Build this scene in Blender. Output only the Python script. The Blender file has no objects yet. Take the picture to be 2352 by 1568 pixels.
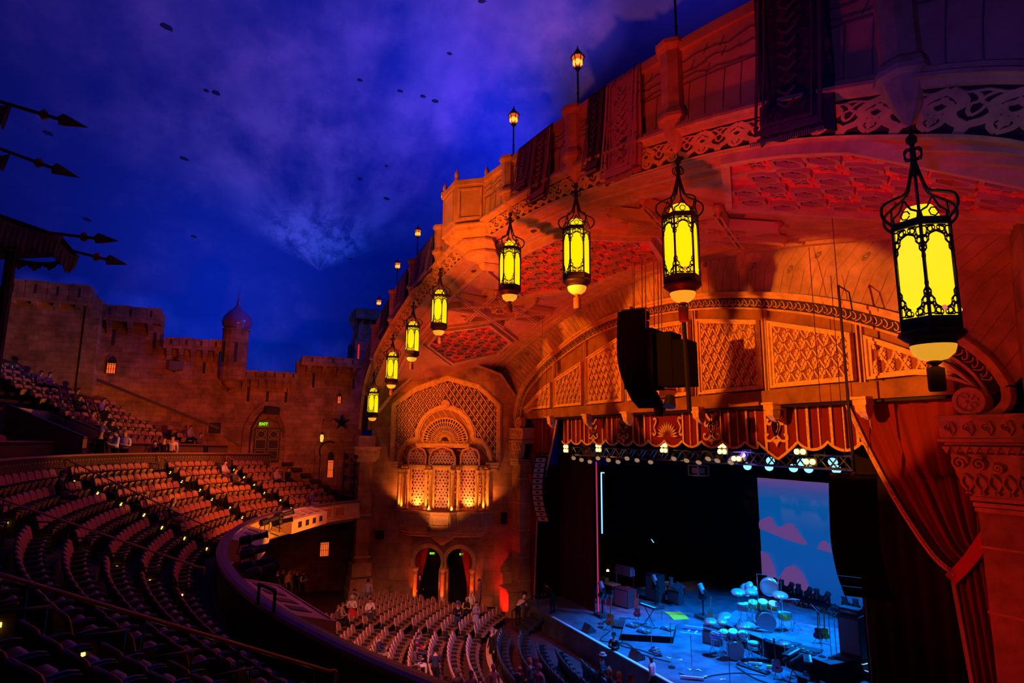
import bpy, math, random
from mathutils import Vector, Matrix
random.seed(7)
C = bpy.context.scene.collection
PI = math.pi
R = math.radians
# ------------------------------------------------------------------ camera (origin: centre line of the house, eye height)
F = 1379.4; PT = R(9.17); AZ = R(24.933); RL = R(.433)
CP = Vector((21.784, 0, 0))
_h = Vector((-math.cos(AZ), math.sin(AZ), 0)); _r0 = Vector((math.sin(AZ), math.cos(AZ), 0)); UP = Vector((0, 0, 1))
FW = _h*math.cos(PT)+UP*math.sin(PT); _u0 = UP*math.cos(PT)-_h*math.sin(PT)
RT = _r0*math.cos(RL)+_u0*math.sin(RL); CU = _u0*math.cos(RL)-_r0*math.sin(RL)
cd = bpy.data.cameras.new('camera'); cam = bpy.data.objects.new('camera', cd); C.objects.link(cam)
cd.sensor_fit = 'HORIZONTAL'; cd.sensor_width = 36; cd.lens = F/2352*36; cd.clip_start = .05; cd.clip_end = 500
m = Matrix((( RT.x, CU.x, -FW.x, CP.x), (RT.y, CU.y, -FW.y, CP.y), (RT.z, CU.z, -FW.z, CP.z), (0, 0, 0, 1)))
cam.matrix_world = m
bpy.context.scene.camera = cam
def ray(u, v): return FW+RT*((u-1176)/F)-CU*((v-784)/F)
def onX(u, v, x): d = ray(u, v); return CP+d*((x-CP.x)/d.x)
def onY(u, v, y): d = ray(u, v); return CP+d*(y/d.y)
def onZ(u, v, z): d = ray(u, v); return CP+d*(z/d.z)
vs = bpy.context.scene.view_settings
vs.view_transform = 'Standard'; vs.look = 'None'; vs.exposure = 0; vs.gamma = 1; vs.use_curve_mapping = False
w = bpy.data.worlds.new('world'); bpy.context.scene.world = w; w.use_nodes = True
w.node_tree.nodes['Background'].inputs[0].default_value = (.25, .03, .06, 1); w.node_tree.nodes['Background'].inputs[1].default_value = .004

def light(name, kind, loc, target, power, col, size=60, blend=.5, rad=.15):
    l = bpy.data.lights.new(name, kind); o = bpy.data.objects.new(name, l); C.objects.link(o)
    l.energy = power; l.color = col
    if kind == 'SPOT': l.spot_size = R(size); l.spot_blend = blend
    if kind != 'AREA': l.shadow_soft_size = rad
    o.location = loc
    if target is not None: o.rotation_euler = (Vector(target)-Vector(loc)).to_track_quat('-Z', 'Y').to_euler()
    return o
AMB = (1, .28, .02); ORG = (1, .14, .01); RED = (1, .035, .01); BLU = (.01, .1, 1); SKY = (.03, .08, 1); VIO = (.3, .1, 1)
# sky of the auditorium: flood lights hidden behind the canopy and behind the castle parapets
light('sky_flood', 'SPOT', (-9, 20, 12), (-22, 2, 22), 9500, (.002, .06, 1), 125, 1, .5)
light('sky_flood', 'SPOT', (9, 20, 12), (0, 6, 28), 4000, (.003, .05, 1), 110, 1, .5)
light('sky_flood', 'SPOT', (-26.5, 0, 3), (-34, 0, 14), 3400, (.002, .13, 1), 150, 1, .4)
light('cloud_flood', 'SPOT', (6, 24, 12), (-17, -1, 24), 24000, (.3, .15, 1), 58, 1, .3)
# canopy front, soffit, niche, lattice
light('rail_spot', 'SPOT', (4, -3, -2.5), (-.5, 8.3, 8.6), 11000, (1, .22, .01), 40, 1, .2)
light('rail_spot', 'SPOT', (-8, -3, -2.5), (-12, 8.3, 6.5), 1600, (1, .1, .02), 50, .9, .2)
light('rail_spot', 'SPOT', (12, -3, 3), (10, 8.3, 9), 1000, (1, .06, .04), 60, .9, .2)
light('ledge_spot', 'SPOT', (-9, 9.5, 1.5), (-9.0, 13.0, 7.0), 900, (1, .14, .01), 75, .8, .15)
light('soffit_spot', 'SPOT', (4, 3, -2), (0, 13, 7.5), 5200, (1, .055, .004), 70, .9, .3)
light('soffit_spot', 'SPOT', (14, 5, -3), (12, 12.5, 6), 2300, (1, .02, .003), 75, .9, .3)
light('soffit_spot', 'SPOT', (-10, 4, -3), (-12, 12.5, 5), 2200, (1, .06, .005), 75, .9, .3)
light('violet_spot', 'SPOT', (19, 3, 2), (15, 12, 5.5), 300, (.12, .05, 1), 60, .8, .3)
light('lattice_spot', 'SPOT', (-8, 1, 3.2), (-7, 17, 2.9), 8500, (1, .2, .006), 29, .25, .1)
light('lattice_spot', 'SPOT', (1, 1, 3.2), (1, 17, 3.5), 11000, (1, .21, .006), 29, .25, .1)
light('lattice_spot', 'SPOT', (9.5, 1, 2.8), (8.6, 17, 2.6), 13000, (1, .22, .006), 29, .25, .1)
light('wall_spot', 'SPOT', (-7, 3, 0), (-22, 1.0, 1.6), 2400, (1, .125, .006), 70, 1, .4)
light('wall_spot', 'SPOT', (-7, -5, 3), (-22, -3, 1.6), 700, (1, .12, .006), 50, 1, .4)
light('niche_spot', 'SPOT', (-8, 4, 1), (-16.5, 13, 2.0), 4200, (1, .17, .01), 34, .6, .3)
light('arch_red', 'SPOT', (6, 6, -6), (10, 17, 2), 700, (1, .03, .005), 90, 1, .3)
# seats
light('balcony_flood', 'SPOT', (0, 10.5, 5.5), (-11.5, 1.5, -3.6), 11500, (1, .15, .018), 44, 1, .5)
light('balcony_flood', 'SPOT', (8, 10, 6.5), (5, -1.5, -3.5), 520, (1, .07, .05), 70, 1, .5)
light('stalls_flood', 'SPOT', (5, 2.5, 2.0), (-8.5, 9, -10), 11000, (1, .25, .16), 42, 1, .5)
light('stalls_flood', 'SPOT', (5, 13.5, 4.0), (-4, 9.7, -10), 2600, (.7, .1, .9), 40, 1, .5)
# stage
light('stage_blue', 'SPOT', (-1, 22, 1.7), (-2, 20.5, -9.5), 20000, (0, .2, 1), 66, .8, .3)
light('stage_blue', 'SPOT', (3, 28, 1.7), (-1, 25, -9.5), 26000, (0, .22, 1), 70, .8, .3)
light('stage_blue', 'SPOT', (3, 18.4, 0), (-4, 13.5, -10), 3500, (0, .22, 1), 46, .8, .3)
light('stage_violet', 'SPOT', (4, 18.8, .9), (.5, 17.8, -9.5), 6000, (.3, .14, 1), 28, .9, .3)
light('stage_pink', 'SPOT', (-4, 20, 1.2), (-8.5, 21, -9.5), 2600, (.7, .05, .3), 24, .9, .3)
light('fascia_added_spot', 'SPOT', (-3, 13, -6.5), (-9, 1.0, -4.3), 8000, (1, .3, .015), 50, .6, .2)  # unseen spot added on the stage side to brighten the balcony fascia
light('screen_added_spot', 'SPOT', (-12.6, 9.2, -6.8), (-15.8, 13, -3.0), 1300, (1, .3, .07), 46, .8, .1)  # added spot without a visible source, evens the light on the pierced screens
light('drum_added_fill', 'SPOT', (2, 19, 1.4), (-.5, 25.5, -8.2), 900, (1, .75, .25), 20, 1, .1)  # added warm fill so the drum colours survive the blue light
light('mat_added_fill', 'SPOT', (0, 19, 1.4), (-6.2, 22.5, -9.5), 700, (1, .8, .3), 14, 1, .1)  # added pale fill that keeps the floor mats yellow, no visible lamp
light('pier_red', 'SPOT', (6, 9, -4), (14, 17, -3), 1500, (1, .015, .006), 60, 1, .3)

# ------------------------------------------------------------------ materials
MAT = {}
def mat(name, col, rough=.75, metal=0, emit=None, es=1, nscale=0, namt=.25, bump=0, bscale=8, spec=.3, trans=0, kind=None, p=None):
    if name in MAT: return MAT[name]
    M = bpy.data.materials.new(name); M.use_nodes = True; nt = M.node_tree; b = nt.nodes['Principled BSDF']
    b.inputs['Base Color'].default_value = (*col, 1); b.inputs['Roughness'].default_value = rough; b.inputs['Metallic'].default_value = metal
    b.inputs['Specular IOR Level'].default_value = spec
    if trans: b.inputs['Transmission Weight'].default_value = trans
    if emit: b.inputs['Emission Color'].default_value = (*emit, 1); b.inputs['Emission Strength'].default_value = es
    tc = nt.nodes.new('ShaderNodeTexCoord')
    colsock = None
    if kind == 'stone':      # coursed masonry drawn in object space: p=(axis, block w, block h)
        ax, bw, bh = p
        sx = nt.nodes.new('ShaderNodeSeparateXYZ'); nt.links.new(tc.outputs['Object'], sx.inputs[0])
        cx = nt.nodes.new('ShaderNodeCombineXYZ')
        nt.links.new(sx.outputs[ax], cx.inputs[0]); nt.links.new(sx.outputs['Z'], cx.inputs[1])
        br = nt.nodes.new('ShaderNodeTexBrick'); nt.links.new(cx.outputs[0], br.inputs['Vector'])
        br.inputs['Scale'].default_value = 1; br.inputs['Brick Width'].default_value = bw; br.inputs['Row Height'].default_value = bh
        br.inputs['Mortar Size'].default_value = .012; br.inputs['Mortar Smooth'].default_value = .4
        br.inputs['Color1'].default_value = (*[c*.8 for c in col], 1); br.inputs['Color2'].default_value = (*[min(1, c*1.2) for c in col], 1)
        br.inputs['Mortar'].default_value = (*[c*.62 for c in col], 1)
        br.offset_frequency = 2; br.squash = .7; br.squash_frequency = 3
        colsock = br.outputs['Color']
        bp = nt.nodes.new('ShaderNodeBump'); bp.inputs['Strength'].default_value = .3; bp.inputs['Distance'].default_value = .04; bp.invert = True
        nt.links.new(br.outputs['Fac'], bp.inputs['Height']); nt.links.new(bp.outputs[0], b.inputs['Normal'])
    if nscale:
        n = nt.nodes.new('ShaderNodeTexNoise'); n.inputs['Scale'].default_value = nscale; n.inputs['Detail'].default_value = 6; n.inputs['Roughness'].default_value = .65
        nt.links.new(tc.outputs['Object'], n.inputs['Vector'])
        mr = nt.nodes.new('ShaderNodeMapRange'); mr.inputs['From Min'].default_value = .3; mr.inputs['From Max'].default_value = .7
        mr.inputs['To Min'].default_value = 1-namt*1.6; mr.inputs['To Max'].default_value = 1+namt*.6
        nt.links.new(n.outputs['Fac'], mr.inputs['Value'])
        mx = nt.nodes.new('ShaderNodeMix'); mx.data_type = 'RGBA'; mx.blend_type = 'MULTIPLY'; mx.inputs[0].default_value = 1
        if colsock: nt.links.new(colsock, mx.inputs[6])
        else: mx.inputs[6].default_value = (*col, 1)
        nt.links.new(mr.outputs[0], mx.inputs[7]); colsock = mx.outputs[2]
    if colsock: nt.links.new(colsock, b.inputs['Base Color'])
    if bump:
        n2 = nt.nodes.new('ShaderNodeTexNoise'); n2.inputs['Scale'].default_value = bscale; n2.inputs['Detail'].default_value = 5
        nt.links.new(tc.outputs['Object'], n2.inputs['Vector'])
        bp = nt.nodes.new('ShaderNodeBump'); bp.inputs['Strength'].default_value = bump; bp.inputs['Distance'].default_value = .05
        nt.links.new(n2.outputs['Fac'], bp.inputs['Height']); nt.links.new(bp.outputs[0], b.inputs['Normal'])
    MAT[name] = M; return M

stoneY = mat('castle_stone', (.5, .24, .1), .9, nscale=.9, namt=.4, kind='stone', p=('Y', .8, .3))
stoneX = mat('wall_stone', (.48, .26, .1), .9, nscale=.9, namt=.35, kind='stone', p=('X', 1.9, .75))
plast = mat('canopy_plaster', (.62, .38, .16), .8, nscale=1.6, namt=.3, bump=.35, bscale=5)
trimm = mat('trim_plaster', (.68, .42, .18), .7, nscale=3, namt=.22)
wood = mat('soffit_timber', (.55, .3, .12), .6, nscale=1.2, namt=.35)
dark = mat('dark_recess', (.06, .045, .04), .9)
gold = mat('gilded_plaster', (.85, .55, .16), .45, spec=.5, nscale=5, namt=.25)
black = mat('black_metal', (.012, .012, .014), .45)
iron = mat('dark_iron', (.03, .024, .02), .4, .6)
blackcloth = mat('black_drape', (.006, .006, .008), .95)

# ------------------------------------------------------------------ mesh helper
class MB:
    def __init__(s): s.v = []; s.f = []; s.m = []; s.cur = 0
    def add(s, vs_, fs_):
        o = len(s.v); s.v += [tuple(q) for q in vs_]; s.f += [tuple(i+o for i in f) for f in fs_]; s.m += [s.cur]*len(fs_); return s
    def box(s, c, d, rz=0, M=None, taper=1):
        hx, hy, hz = d[0]/2, d[1]/2, d[2]/2; cr, sr = math.cos(rz), math.sin(rz); P = []
        for z, k in ((-hz, 1), (hz, taper)):
            for x, y in ((-hx, -hy), (hx, -hy), (hx, hy), (-hx, hy)):
                x *= k; y *= k
                P.append(Vector((c[0]+x*cr-y*sr, c[1]+x*sr+y*cr, c[2]+z)))
        if M is not None: P = [M @ q for q in P]
        return s.add(P, [(3, 2, 1, 0), (4, 5, 6, 7), (0, 1, 5, 4), (1, 2, 6, 5), (2, 3, 7, 6), (3, 0, 4, 7)])
    def bar(s, a, b, w_, h_=None, up=(0, 0, 1)):
        a = Vector(a); b = Vector(b); h_ = h_ or w_; d = (b-a).normalized(); u = Vector(up)
        if abs(d.dot(u)) > .98: u = Vector((1, 0, 0))
        x = d.cross(u).normalized(); y = x.cross(d).normalized(); P = []
        for p in (a, b):
            for i, j in ((-1, -1), (1, -1), (1, 1), (-1, 1)): P.append(p+x*i*w_/2+y*j*h_/2)
        return s.add(P, [(3, 2, 1, 0), (4, 5, 6, 7), (0, 1, 5, 4), (1, 2, 6, 5), (2, 3, 7, 6), (3, 0, 4, 7)])
    def loft(s, rings, closed=True, caps=False):
        n = len(rings[0]); V = [p for r_ in rings for p in r_]; Fc = []
        for i in range(len(rings)-1):
            for j in range(n if closed else n-1):
                k = (j+1) % n; Fc.append((i*n+j, i*n+k, (i+1)*n+k, (i+1)*n+j))
        if caps: Fc.append(tuple(range(n-1, -1, -1))); Fc.append(tuple((len(rings)-1)*n+j for j in range(n)))
        return s.add(V, Fc)
    def tube(s, pts, r, n=6, caps=True):
        pts = [Vector(p) for p in pts]; rr = r if isinstance(r, (list, tuple)) else [r]*len(pts); rings = []; pu = None
        for i, p in enumerate(pts):
            d = (pts[min(i+1, len(pts)-1)]-pts[max(i-1, 0)]).normalized()
            if pu is None: pu = Vector((0, 0, 1)) if abs(d.z) < .9 else Vector((1, 0, 0))
            x = d.cross(pu).normalized(); y = x.cross(d).normalized(); pu = y
            rings.append([p+(x*math.cos(2*PI*k/n)+y*math.sin(2*PI*k/n))*rr[i] for k in range(n)])
        return s.loft(rings, True, caps)
    def lathe(s, prof, c=(0, 0, 0), n=16, M=None, a0=0):
        rings = []
        for r_, z in prof:
            ring = [Vector((c[0]+r_*math.cos(2*PI*k/n+a0), c[1]+r_*math.sin(2*PI*k/n+a0), c[2]+z)) for k in range(n)]
            if M is not None: ring = [M @ q for q in ring]
            rings.append(ring)
        return s.loft(rings, True, True)
    def sph(s, c, r, n=10, sz=1):
        return s.lathe([(max(.001, r*math.sin(PI*i/(n//2+1))), -r*sz*math.cos(PI*i/(n//2+1))) for i in range(n//2+2)], c, n)
    def ell(s, c, rx, ry, rz, n=10, M=None):
        k = n//2+1; rings = []
        for i in range(k+1):
            a = PI*i/k; q = max(.01, math.sin(a))
            ring = [Vector((c[0]+rx*q*math.cos(2*PI*j/n), c[1]+ry*q*math.sin(2*PI*j/n), c[2]-rz*math.cos(a))) for j in range(n)]
            if M is not None: ring = [M @ t for t in ring]
            rings.append(ring)
        return s.loft(rings, True, True)
    def poly(s, pts, fn, h0, h1):       # extruded 2D outline through map fn(a,b,h)
        n = len(pts); V = [fn(a, b, h0) for a, b in pts]+[fn(a, b, h1) for a, b in pts]
        return s.add(V, [tuple(range(n)), tuple(range(2*n-1, n-1, -1))]+[(i, (i+1) % n, n+(i+1) % n, n+i) for i in range(n)])
    def ring2(s, outer, inner, fn, h0, h1):   # frame between two outlines
        n = len(outer); V = [fn(a, b, h0) for a, b in outer]+[fn(a, b, h1) for a, b in outer]+[fn(a, b, h1) for a, b in inner]+[fn(a, b, h0) for a, b in inner]
        Fc = []
        for i in range(n):
            k = (i+1) % n
            for q in range(3): Fc.append((q*n+i, q*n+k, (q+1)*n+k, (q+1)*n+i))
        return s.add(V, Fc)
    def ribbon(s, pts, w_, fn, h0, h1, closed=False):
        n = len(pts); L = []; Rr = []
        for i in range(n):
            a = pts[(i-1) % n] if closed or i > 0 else pts[i]; b = pts[(i+1) % n] if closed or i < n-1 else pts[i]
            dx, dy = b[0]-a[0], b[1]-a[1]; l = math.hypot(dx, dy) or 1
            ww = (w_[i] if isinstance(w_, (list, tuple)) else w_)/2
            L.append((pts[i][0]-dy/l*ww, pts[i][1]+dx/l*ww)); Rr.append((pts[i][0]+dy/l*ww, pts[i][1]-dx/l*ww))
        V = [fn(a, b, h0) for a, b in L]+[fn(a, b, h1) for a, b in L]+[fn(a, b, h1) for a, b in Rr]+[fn(a, b, h0) for a, b in Rr]; Fc = []
        for i in range(n if closed else n-1):
            k = (i+1) % n
            for q in range(3): Fc.append((q*n+i, q*n+k, (q+1)*n+k, (q+1)*n+i))
        return s.add(V, Fc)
    def build(s, name, mats, parent=None, smooth=False, **kw):
        me = bpy.data.meshes.new(name); me.from_pydata(s.v, [], s.f)
        for q in (mats if isinstance(mats, (list, tuple)) else [mats]): me.materials.append(q)
        me.polygons.foreach_set('material_index', s.m)
        if smooth: me.polygons.foreach_set('use_smooth', [True]*len(s.f))
        me.update()
        o = bpy.data.objects.new(name, me); C.objects.link(o)
        if parent:
            o.parent = parent
        for k, v_ in kw.items(): o[k] = v_
        return o
def recalc(o):
    import bmesh
    bm = bmesh.new(); bm.from_mesh(o.data); bmesh.ops.recalc_face_normals(bm, faces=bm.faces); bm.to_mesh(o.data); bm.free(); return o
def thing(name, label, cat, loc=(0, 0, 0), rz=0, group=None, rot=None, scale=None):
    o = bpy.data.objects.new(name, None); C.objects.link(o); o.empty_display_size = .2; o.location = loc
    o.rotation_euler = rot if rot else (0, 0, rz)
    if scale: o.scale = (scale,)*3
    o['label'] = label; o['category'] = cat
    if group: o['group'] = group
    return o
def tag(o, label, cat, group=None, kind=None):
    o['label'] = label; o['category'] = cat
    if group: o['group'] = group
    if kind: o['kind'] = kind
    return o
def struct(o, label=None, cat=None):
    o['kind'] = 'structure'
    if label: o['label'] = label
    if cat: o['category'] = cat
    return o
KIDS = {}
def dup(o, loc=None, rot=None, label=None, group=None, scale=None, kids=None):
    c = o.copy(); C.objects.link(c)
    if loc is not None: c.location = loc
    if rot is not None: c.rotation_euler = rot
    if scale is not None: c.scale = (scale,)*3 if not isinstance(scale, (tuple, list)) else scale
    if label: c['label'] = label
    if group: c['group'] = group
    for ch in (kids if kids is not None else o.children):
        d = ch.copy(); C.objects.link(d); d.parent = c
        for g in ch.children:
            e = g.copy(); C.objects.link(e); e.parent = d
    return c
def interp(tab):
    xs = [t[0] for t in tab]
    def f(x):
        n = len(tab)
        if x <= xs[0]: return tab[0][1]
        if x >= xs[-1]: return tab[-1][1]
        i = max(k for k in range(n) if xs[k] <= x); i = min(i, n-2)
        x0, y0 = tab[i]; x1, y1 = tab[i+1]; t = (x-x0)/(x1-x0)
        m0 = (y1-tab[i-1][1])/(x1-xs[i-1]) if i > 0 else (y1-y0)/(x1-x0)
        m1 = (tab[i+2][1]-y0)/(xs[i+2]-x0) if i+2 < n else (y1-y0)/(x1-x0)
        if i == 0 and tab[0][0] == 0: m0 = 0
        h = x1-x0
        return (2*t**3-3*t*t+1)*y0+(t**3-2*t*t+t)*h*m0+(-2*t**3+3*t*t)*y1+(t**3-t*t)*h*m1
    return f
def smooth(pts, n=6):       # catmull-rom through points of any dimension
    P = [tuple(p) for p in pts]; out = []
    for i in range(len(P)-1):
        a = P[max(i-1, 0)]; b = P[i]; c = P[i+1]; d = P[min(i+2, len(P)-1)]
        for k in range(n):
            t = k/n
            out.append(tuple(.5*((2*b[j])+(-a[j]+c[j])*t+(2*a[j]-5*b[j]+4*c[j]-d[j])*t*t+(-a[j]+3*b[j]-3*c[j]+d[j])*t**3) for j in range(len(b))))
    out.append(P[-1]); return out
def scroll(cx, cy, r, t0, turns, n=14, k=.85):
    return [(cx+r*(1-k*i/n)*math.cos(t0+turns*2*PI*i/n), cy+r*(1-k*i/n)*math.sin(t0+turns*2*PI*i/n)) for i in range(n+1)]
# ------------------------------------------------------------------ evening-sky ceiling, projected cloud light put into its base colour
def build_sky():
    b = MB(); nu, nv = 72, 20; cx, cy, cz = 0, 0, -2.5
    rings = []
    for i in range(nv+1):
        e = PI/2*i/nv
        rings.append([(cx+40*math.cos(e)*math.cos(2*PI*k/nu), cy+46*math.cos(e)*math.sin(2*PI*k/nu), cz+27*math.sin(e)) for k in range(nu)])
    b.loft(rings[:-1]+[[(cx+.01*math.cos(2*PI*k/nu), cy+.01*math.sin(2*PI*k/nu), cz+27) for k in range(nu)]])
    M = bpy.data.materials.new('sky_with_cloud_light'); M.use_nodes = True; nt = M.node_tree; bs = nt.nodes['Principled BSDF']; bs.inputs['Roughness'].default_value = .95; bs.inputs['Specular IOR Level'].default_value = 0
    L = nt.links.new; N = nt.nodes.new
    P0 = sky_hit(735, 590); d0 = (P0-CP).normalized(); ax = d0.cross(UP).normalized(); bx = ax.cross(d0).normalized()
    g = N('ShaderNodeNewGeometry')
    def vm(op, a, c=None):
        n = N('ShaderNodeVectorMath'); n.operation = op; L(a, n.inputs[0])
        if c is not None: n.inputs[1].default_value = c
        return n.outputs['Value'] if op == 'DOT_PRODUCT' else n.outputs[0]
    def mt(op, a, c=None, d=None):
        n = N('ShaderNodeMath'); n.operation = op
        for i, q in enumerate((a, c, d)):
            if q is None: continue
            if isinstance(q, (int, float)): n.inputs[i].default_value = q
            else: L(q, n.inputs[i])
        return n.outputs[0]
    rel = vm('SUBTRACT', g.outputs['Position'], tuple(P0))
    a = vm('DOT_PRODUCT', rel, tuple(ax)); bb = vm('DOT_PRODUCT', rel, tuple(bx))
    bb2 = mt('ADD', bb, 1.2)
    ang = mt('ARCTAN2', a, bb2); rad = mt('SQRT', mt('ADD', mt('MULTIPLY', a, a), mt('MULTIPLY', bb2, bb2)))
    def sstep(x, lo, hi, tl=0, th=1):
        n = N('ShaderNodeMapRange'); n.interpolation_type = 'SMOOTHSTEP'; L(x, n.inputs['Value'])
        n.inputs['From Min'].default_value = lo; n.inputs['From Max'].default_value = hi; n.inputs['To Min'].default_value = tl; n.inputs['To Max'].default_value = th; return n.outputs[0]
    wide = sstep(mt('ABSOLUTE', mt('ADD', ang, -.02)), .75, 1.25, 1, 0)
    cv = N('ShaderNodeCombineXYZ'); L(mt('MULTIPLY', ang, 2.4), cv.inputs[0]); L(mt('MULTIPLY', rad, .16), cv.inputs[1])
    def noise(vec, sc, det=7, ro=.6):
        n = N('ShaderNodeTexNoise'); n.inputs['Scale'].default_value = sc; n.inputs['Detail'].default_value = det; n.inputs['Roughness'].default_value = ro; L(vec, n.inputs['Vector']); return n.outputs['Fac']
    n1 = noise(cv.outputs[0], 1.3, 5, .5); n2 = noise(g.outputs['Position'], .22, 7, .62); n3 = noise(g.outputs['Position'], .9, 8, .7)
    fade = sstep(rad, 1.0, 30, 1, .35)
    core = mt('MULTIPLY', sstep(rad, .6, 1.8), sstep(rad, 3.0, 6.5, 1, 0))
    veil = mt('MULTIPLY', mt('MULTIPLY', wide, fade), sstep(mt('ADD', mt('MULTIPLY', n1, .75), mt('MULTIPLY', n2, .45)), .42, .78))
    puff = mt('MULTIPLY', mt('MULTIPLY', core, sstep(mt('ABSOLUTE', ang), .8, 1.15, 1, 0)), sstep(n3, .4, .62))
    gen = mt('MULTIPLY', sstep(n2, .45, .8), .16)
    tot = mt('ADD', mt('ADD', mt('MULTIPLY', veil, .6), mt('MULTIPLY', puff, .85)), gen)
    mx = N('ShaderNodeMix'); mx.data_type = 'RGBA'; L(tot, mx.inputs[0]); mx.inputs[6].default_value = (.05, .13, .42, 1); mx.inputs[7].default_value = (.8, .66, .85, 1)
    L(mx.outputs[2], bs.inputs['Base Color'])
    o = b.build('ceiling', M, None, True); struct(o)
    # little flaked patches on the plaster
    pt = mat('bare_plaster_patch', (.03, .04, .09), .9)
    k = 0
    for (u, v, sx, sy, rr) in ((383, 60, 1.0, .5, .2), (497, 212, .7, .45, .1), (475, 207, .4, .3, 0), (828, 183, .4, .3, .2), (920, 208, .5, .3, .3), (972, 220, .5, .35, .1), (1000, 231, .65, .4, .5),
            (110, 304, .9, .4, .1), (423, 363, .9, .35, 0), (200, 503, .9, .35, .1), (445, 542, .7, .3, .1), (828, 410, .5, .3, 0), (888, 455, .7, .35, .1), (805, 594, .5, .25, .1), (1107, 2, .6, .3, 0), (888, 380, .35, .25, 0), (1033, 122, .4, .3, 0)):
        P = sky_hit(u, v); nrm = -Vector((P.x/1600, P.y/2116, (P.z+2.5)/729)).normalized(); x = nrm.cross(UP).normalized(); y = x.cross(nrm); sc_ = .36
        bb_ = MB(); pts = [(math.cos(2*PI*i/7+rr)*sx*sc_*(1+.25*((i*37) % 5-2)/2), math.sin(2*PI*i/7+rr)*sy*sc_) for i in range(7)]
        bb_.poly(pts, lambda p, q, h: P+nrm*(h+.02)+x*p+y*(q+p*.2), 0, .04)
        struct(bb_.build('ceiling_patch', pt))
def sky_hit(u, v):
    d = ray(u, v); o = CP-Vector((0, 0, -2.5))
    A = (d.x/40)**2+(d.y/46)**2+(d.z/27)**2; B = 2*(o.x*d.x/1600+o.y*d.y/2116+o.z*d.z/729); Cc = (o.x/40)**2+(o.y/46)**2+(o.z/27)**2-1
    t = (-B+math.sqrt(B*B-4*A*Cc))/(2*A); return CP+d*t
build_sky()

# ------------------------------------------------------------------ canopy over the forestage
K = .88
def kt(t): return interp([(a*K, b_*K) for a, b_ in t])
fTop = kt([(0, 11.4), (4.34, 11.0), (9.3, 10.48), (14.03, 9.7), (16.7, 9.05), (19.4, 8.25), (21.5, 7.1), (23.2, 5.7), (25, 3.6)])
fCor = kt([(0, 9.35), (4.85, 9.1), (8.4, 8.65), (11.5, 8.05), (14.3, 7.38), (17.1, 6.55), (19, 5.85), (20.9, 4.95), (22, 4.0), (23.1, 2.0), (23.3, .6)])
fBot = kt([(0, 8.85), (1.34, 8.8), (4.06, 8.6), (7.05, 8.27), (9.7, 7.78), (12.2, 7.25), (14.7, 6.67), (16.8, 6.02), (18.84, 5.14), (20.68, 4.15), (21.7, 3.0), (22.3, 1.8), (22.5, .6)])
XM = 22.5*K
YF, YB = 8.25, 8.6
def xs_canopy(n=60): return [XM*math.sin(PI/2*(2*i/n-1)) for i in range(n+1)]
X60 = xs_canopy(96)
def band(b, p0, p1, xs=X60):
    b.loft([[p0(x) for x in xs], [p1(x) for x in xs]], closed=False)
def zc(f, x): return f(abs(x))
def xs_c(x): return x*1.035
can = thing('canopy', 'arched plaster canopy with parapet and coffered soffit over the forestage', 'canopy'); can['kind'] = 'structure'
b = MB()
band(b, lambda x: (xs_c(x), YF, zc(fCor, xs_c(x)*.999)+.12), lambda x: (xs_c(x)*1.01, YF, zc(fTop, xs_c(x))-.22))
band(b, lambda x: (xs_c(x)*1.01, YF-.08, zc(fTop, xs_c(x))-.22), lambda x: (xs_c(x)*1.01, YF-.08, zc(fTop, xs_c(x))))
band(b, lambda x: (xs_c(x)*1.01, YF, zc(fTop, xs_c(x))-.22), lambda x: (xs_c(x)*1.01, YF-.08, zc(fTop, xs_c(x))-.22))
band(b, lambda x: (xs_c(x)*1.01, YF-.08, zc(fTop, xs_c(x))), lambda x: (xs_c(x)*1.01, YF+.7, zc(fTop, xs_c(x))))
band(b, lambda x: (xs_c(x)*1.01, YF+.7, zc(fTop, xs_c(x))), lambda x: (xs_c(x)*1.01, YF+.7, zc(fTop, xs_c(x))-1.5))
parm = mat('parapet_wall', (.62, .38, .18), .85, nscale=.7, namt=.25, bump=.5, bscale=3)
o = b.build('parapet', parm, can)
# incised crazy paving on the parapet upper band, boards on the lower band
b = MB()
def parmap(x, t, h): z0 = zc(fCor, x); z1 = zc(fTop, x); return (x, YF-h, z0+.12+(z1-.22-z0-.12)*t)
x = -19.6
while x < 21.5:
    b.ribbon([(x, .03), (x+.04, .3), (x+.1, .52)], .022, parmap, 0, .012); x += .42+.12*random.random()
for x0 in [i*.9-20 for i in range(46)]:
    for k in range(3):
        t = .56+.13*k+.05*random.random()
        b.ribbon([(x0, t), (x0+.3, t+.05*random.uniform(-1, 1)), (x0+.62, t+.05*random.uniform(-1, 1)), (x0+.93, t)], .02, parmap, 0, .012)
    for k in range(3):
        xx = x0+random.random()*.9; b.ribbon([(xx, .56+.13*k), (xx+.12, .66+.13*k)], .02, parmap, 0, .012)
b.ribbon([(x_, .53) for x_ in [i*.5-20 for i in range(83)]], .02, parmap, 0, .012)
b.build('parapet_incised_pattern', mat('incised_joint', (.2, .14, .1), .9), can)
# cornice mouldings
b = MB()
prof = [(0, .16), (-.10, .14), (-.12, .06), (-.20, .02), (-.20, -.04), (-.10, -.07), (-.06, -.14), (0, -.16)]
for i in range(len(prof)-1):
    (y0, z0), (y1, z1) = prof[i], prof[i+1]
    band(b, lambda x: (xs_c(x), YF+y0, zc(fCor, xs_c(x))+z0), lambda x: (xs_c(x), YF+y1, zc(fCor, xs_c(x))+z1))
b.build('cornice', trimm, can, True)
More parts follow.
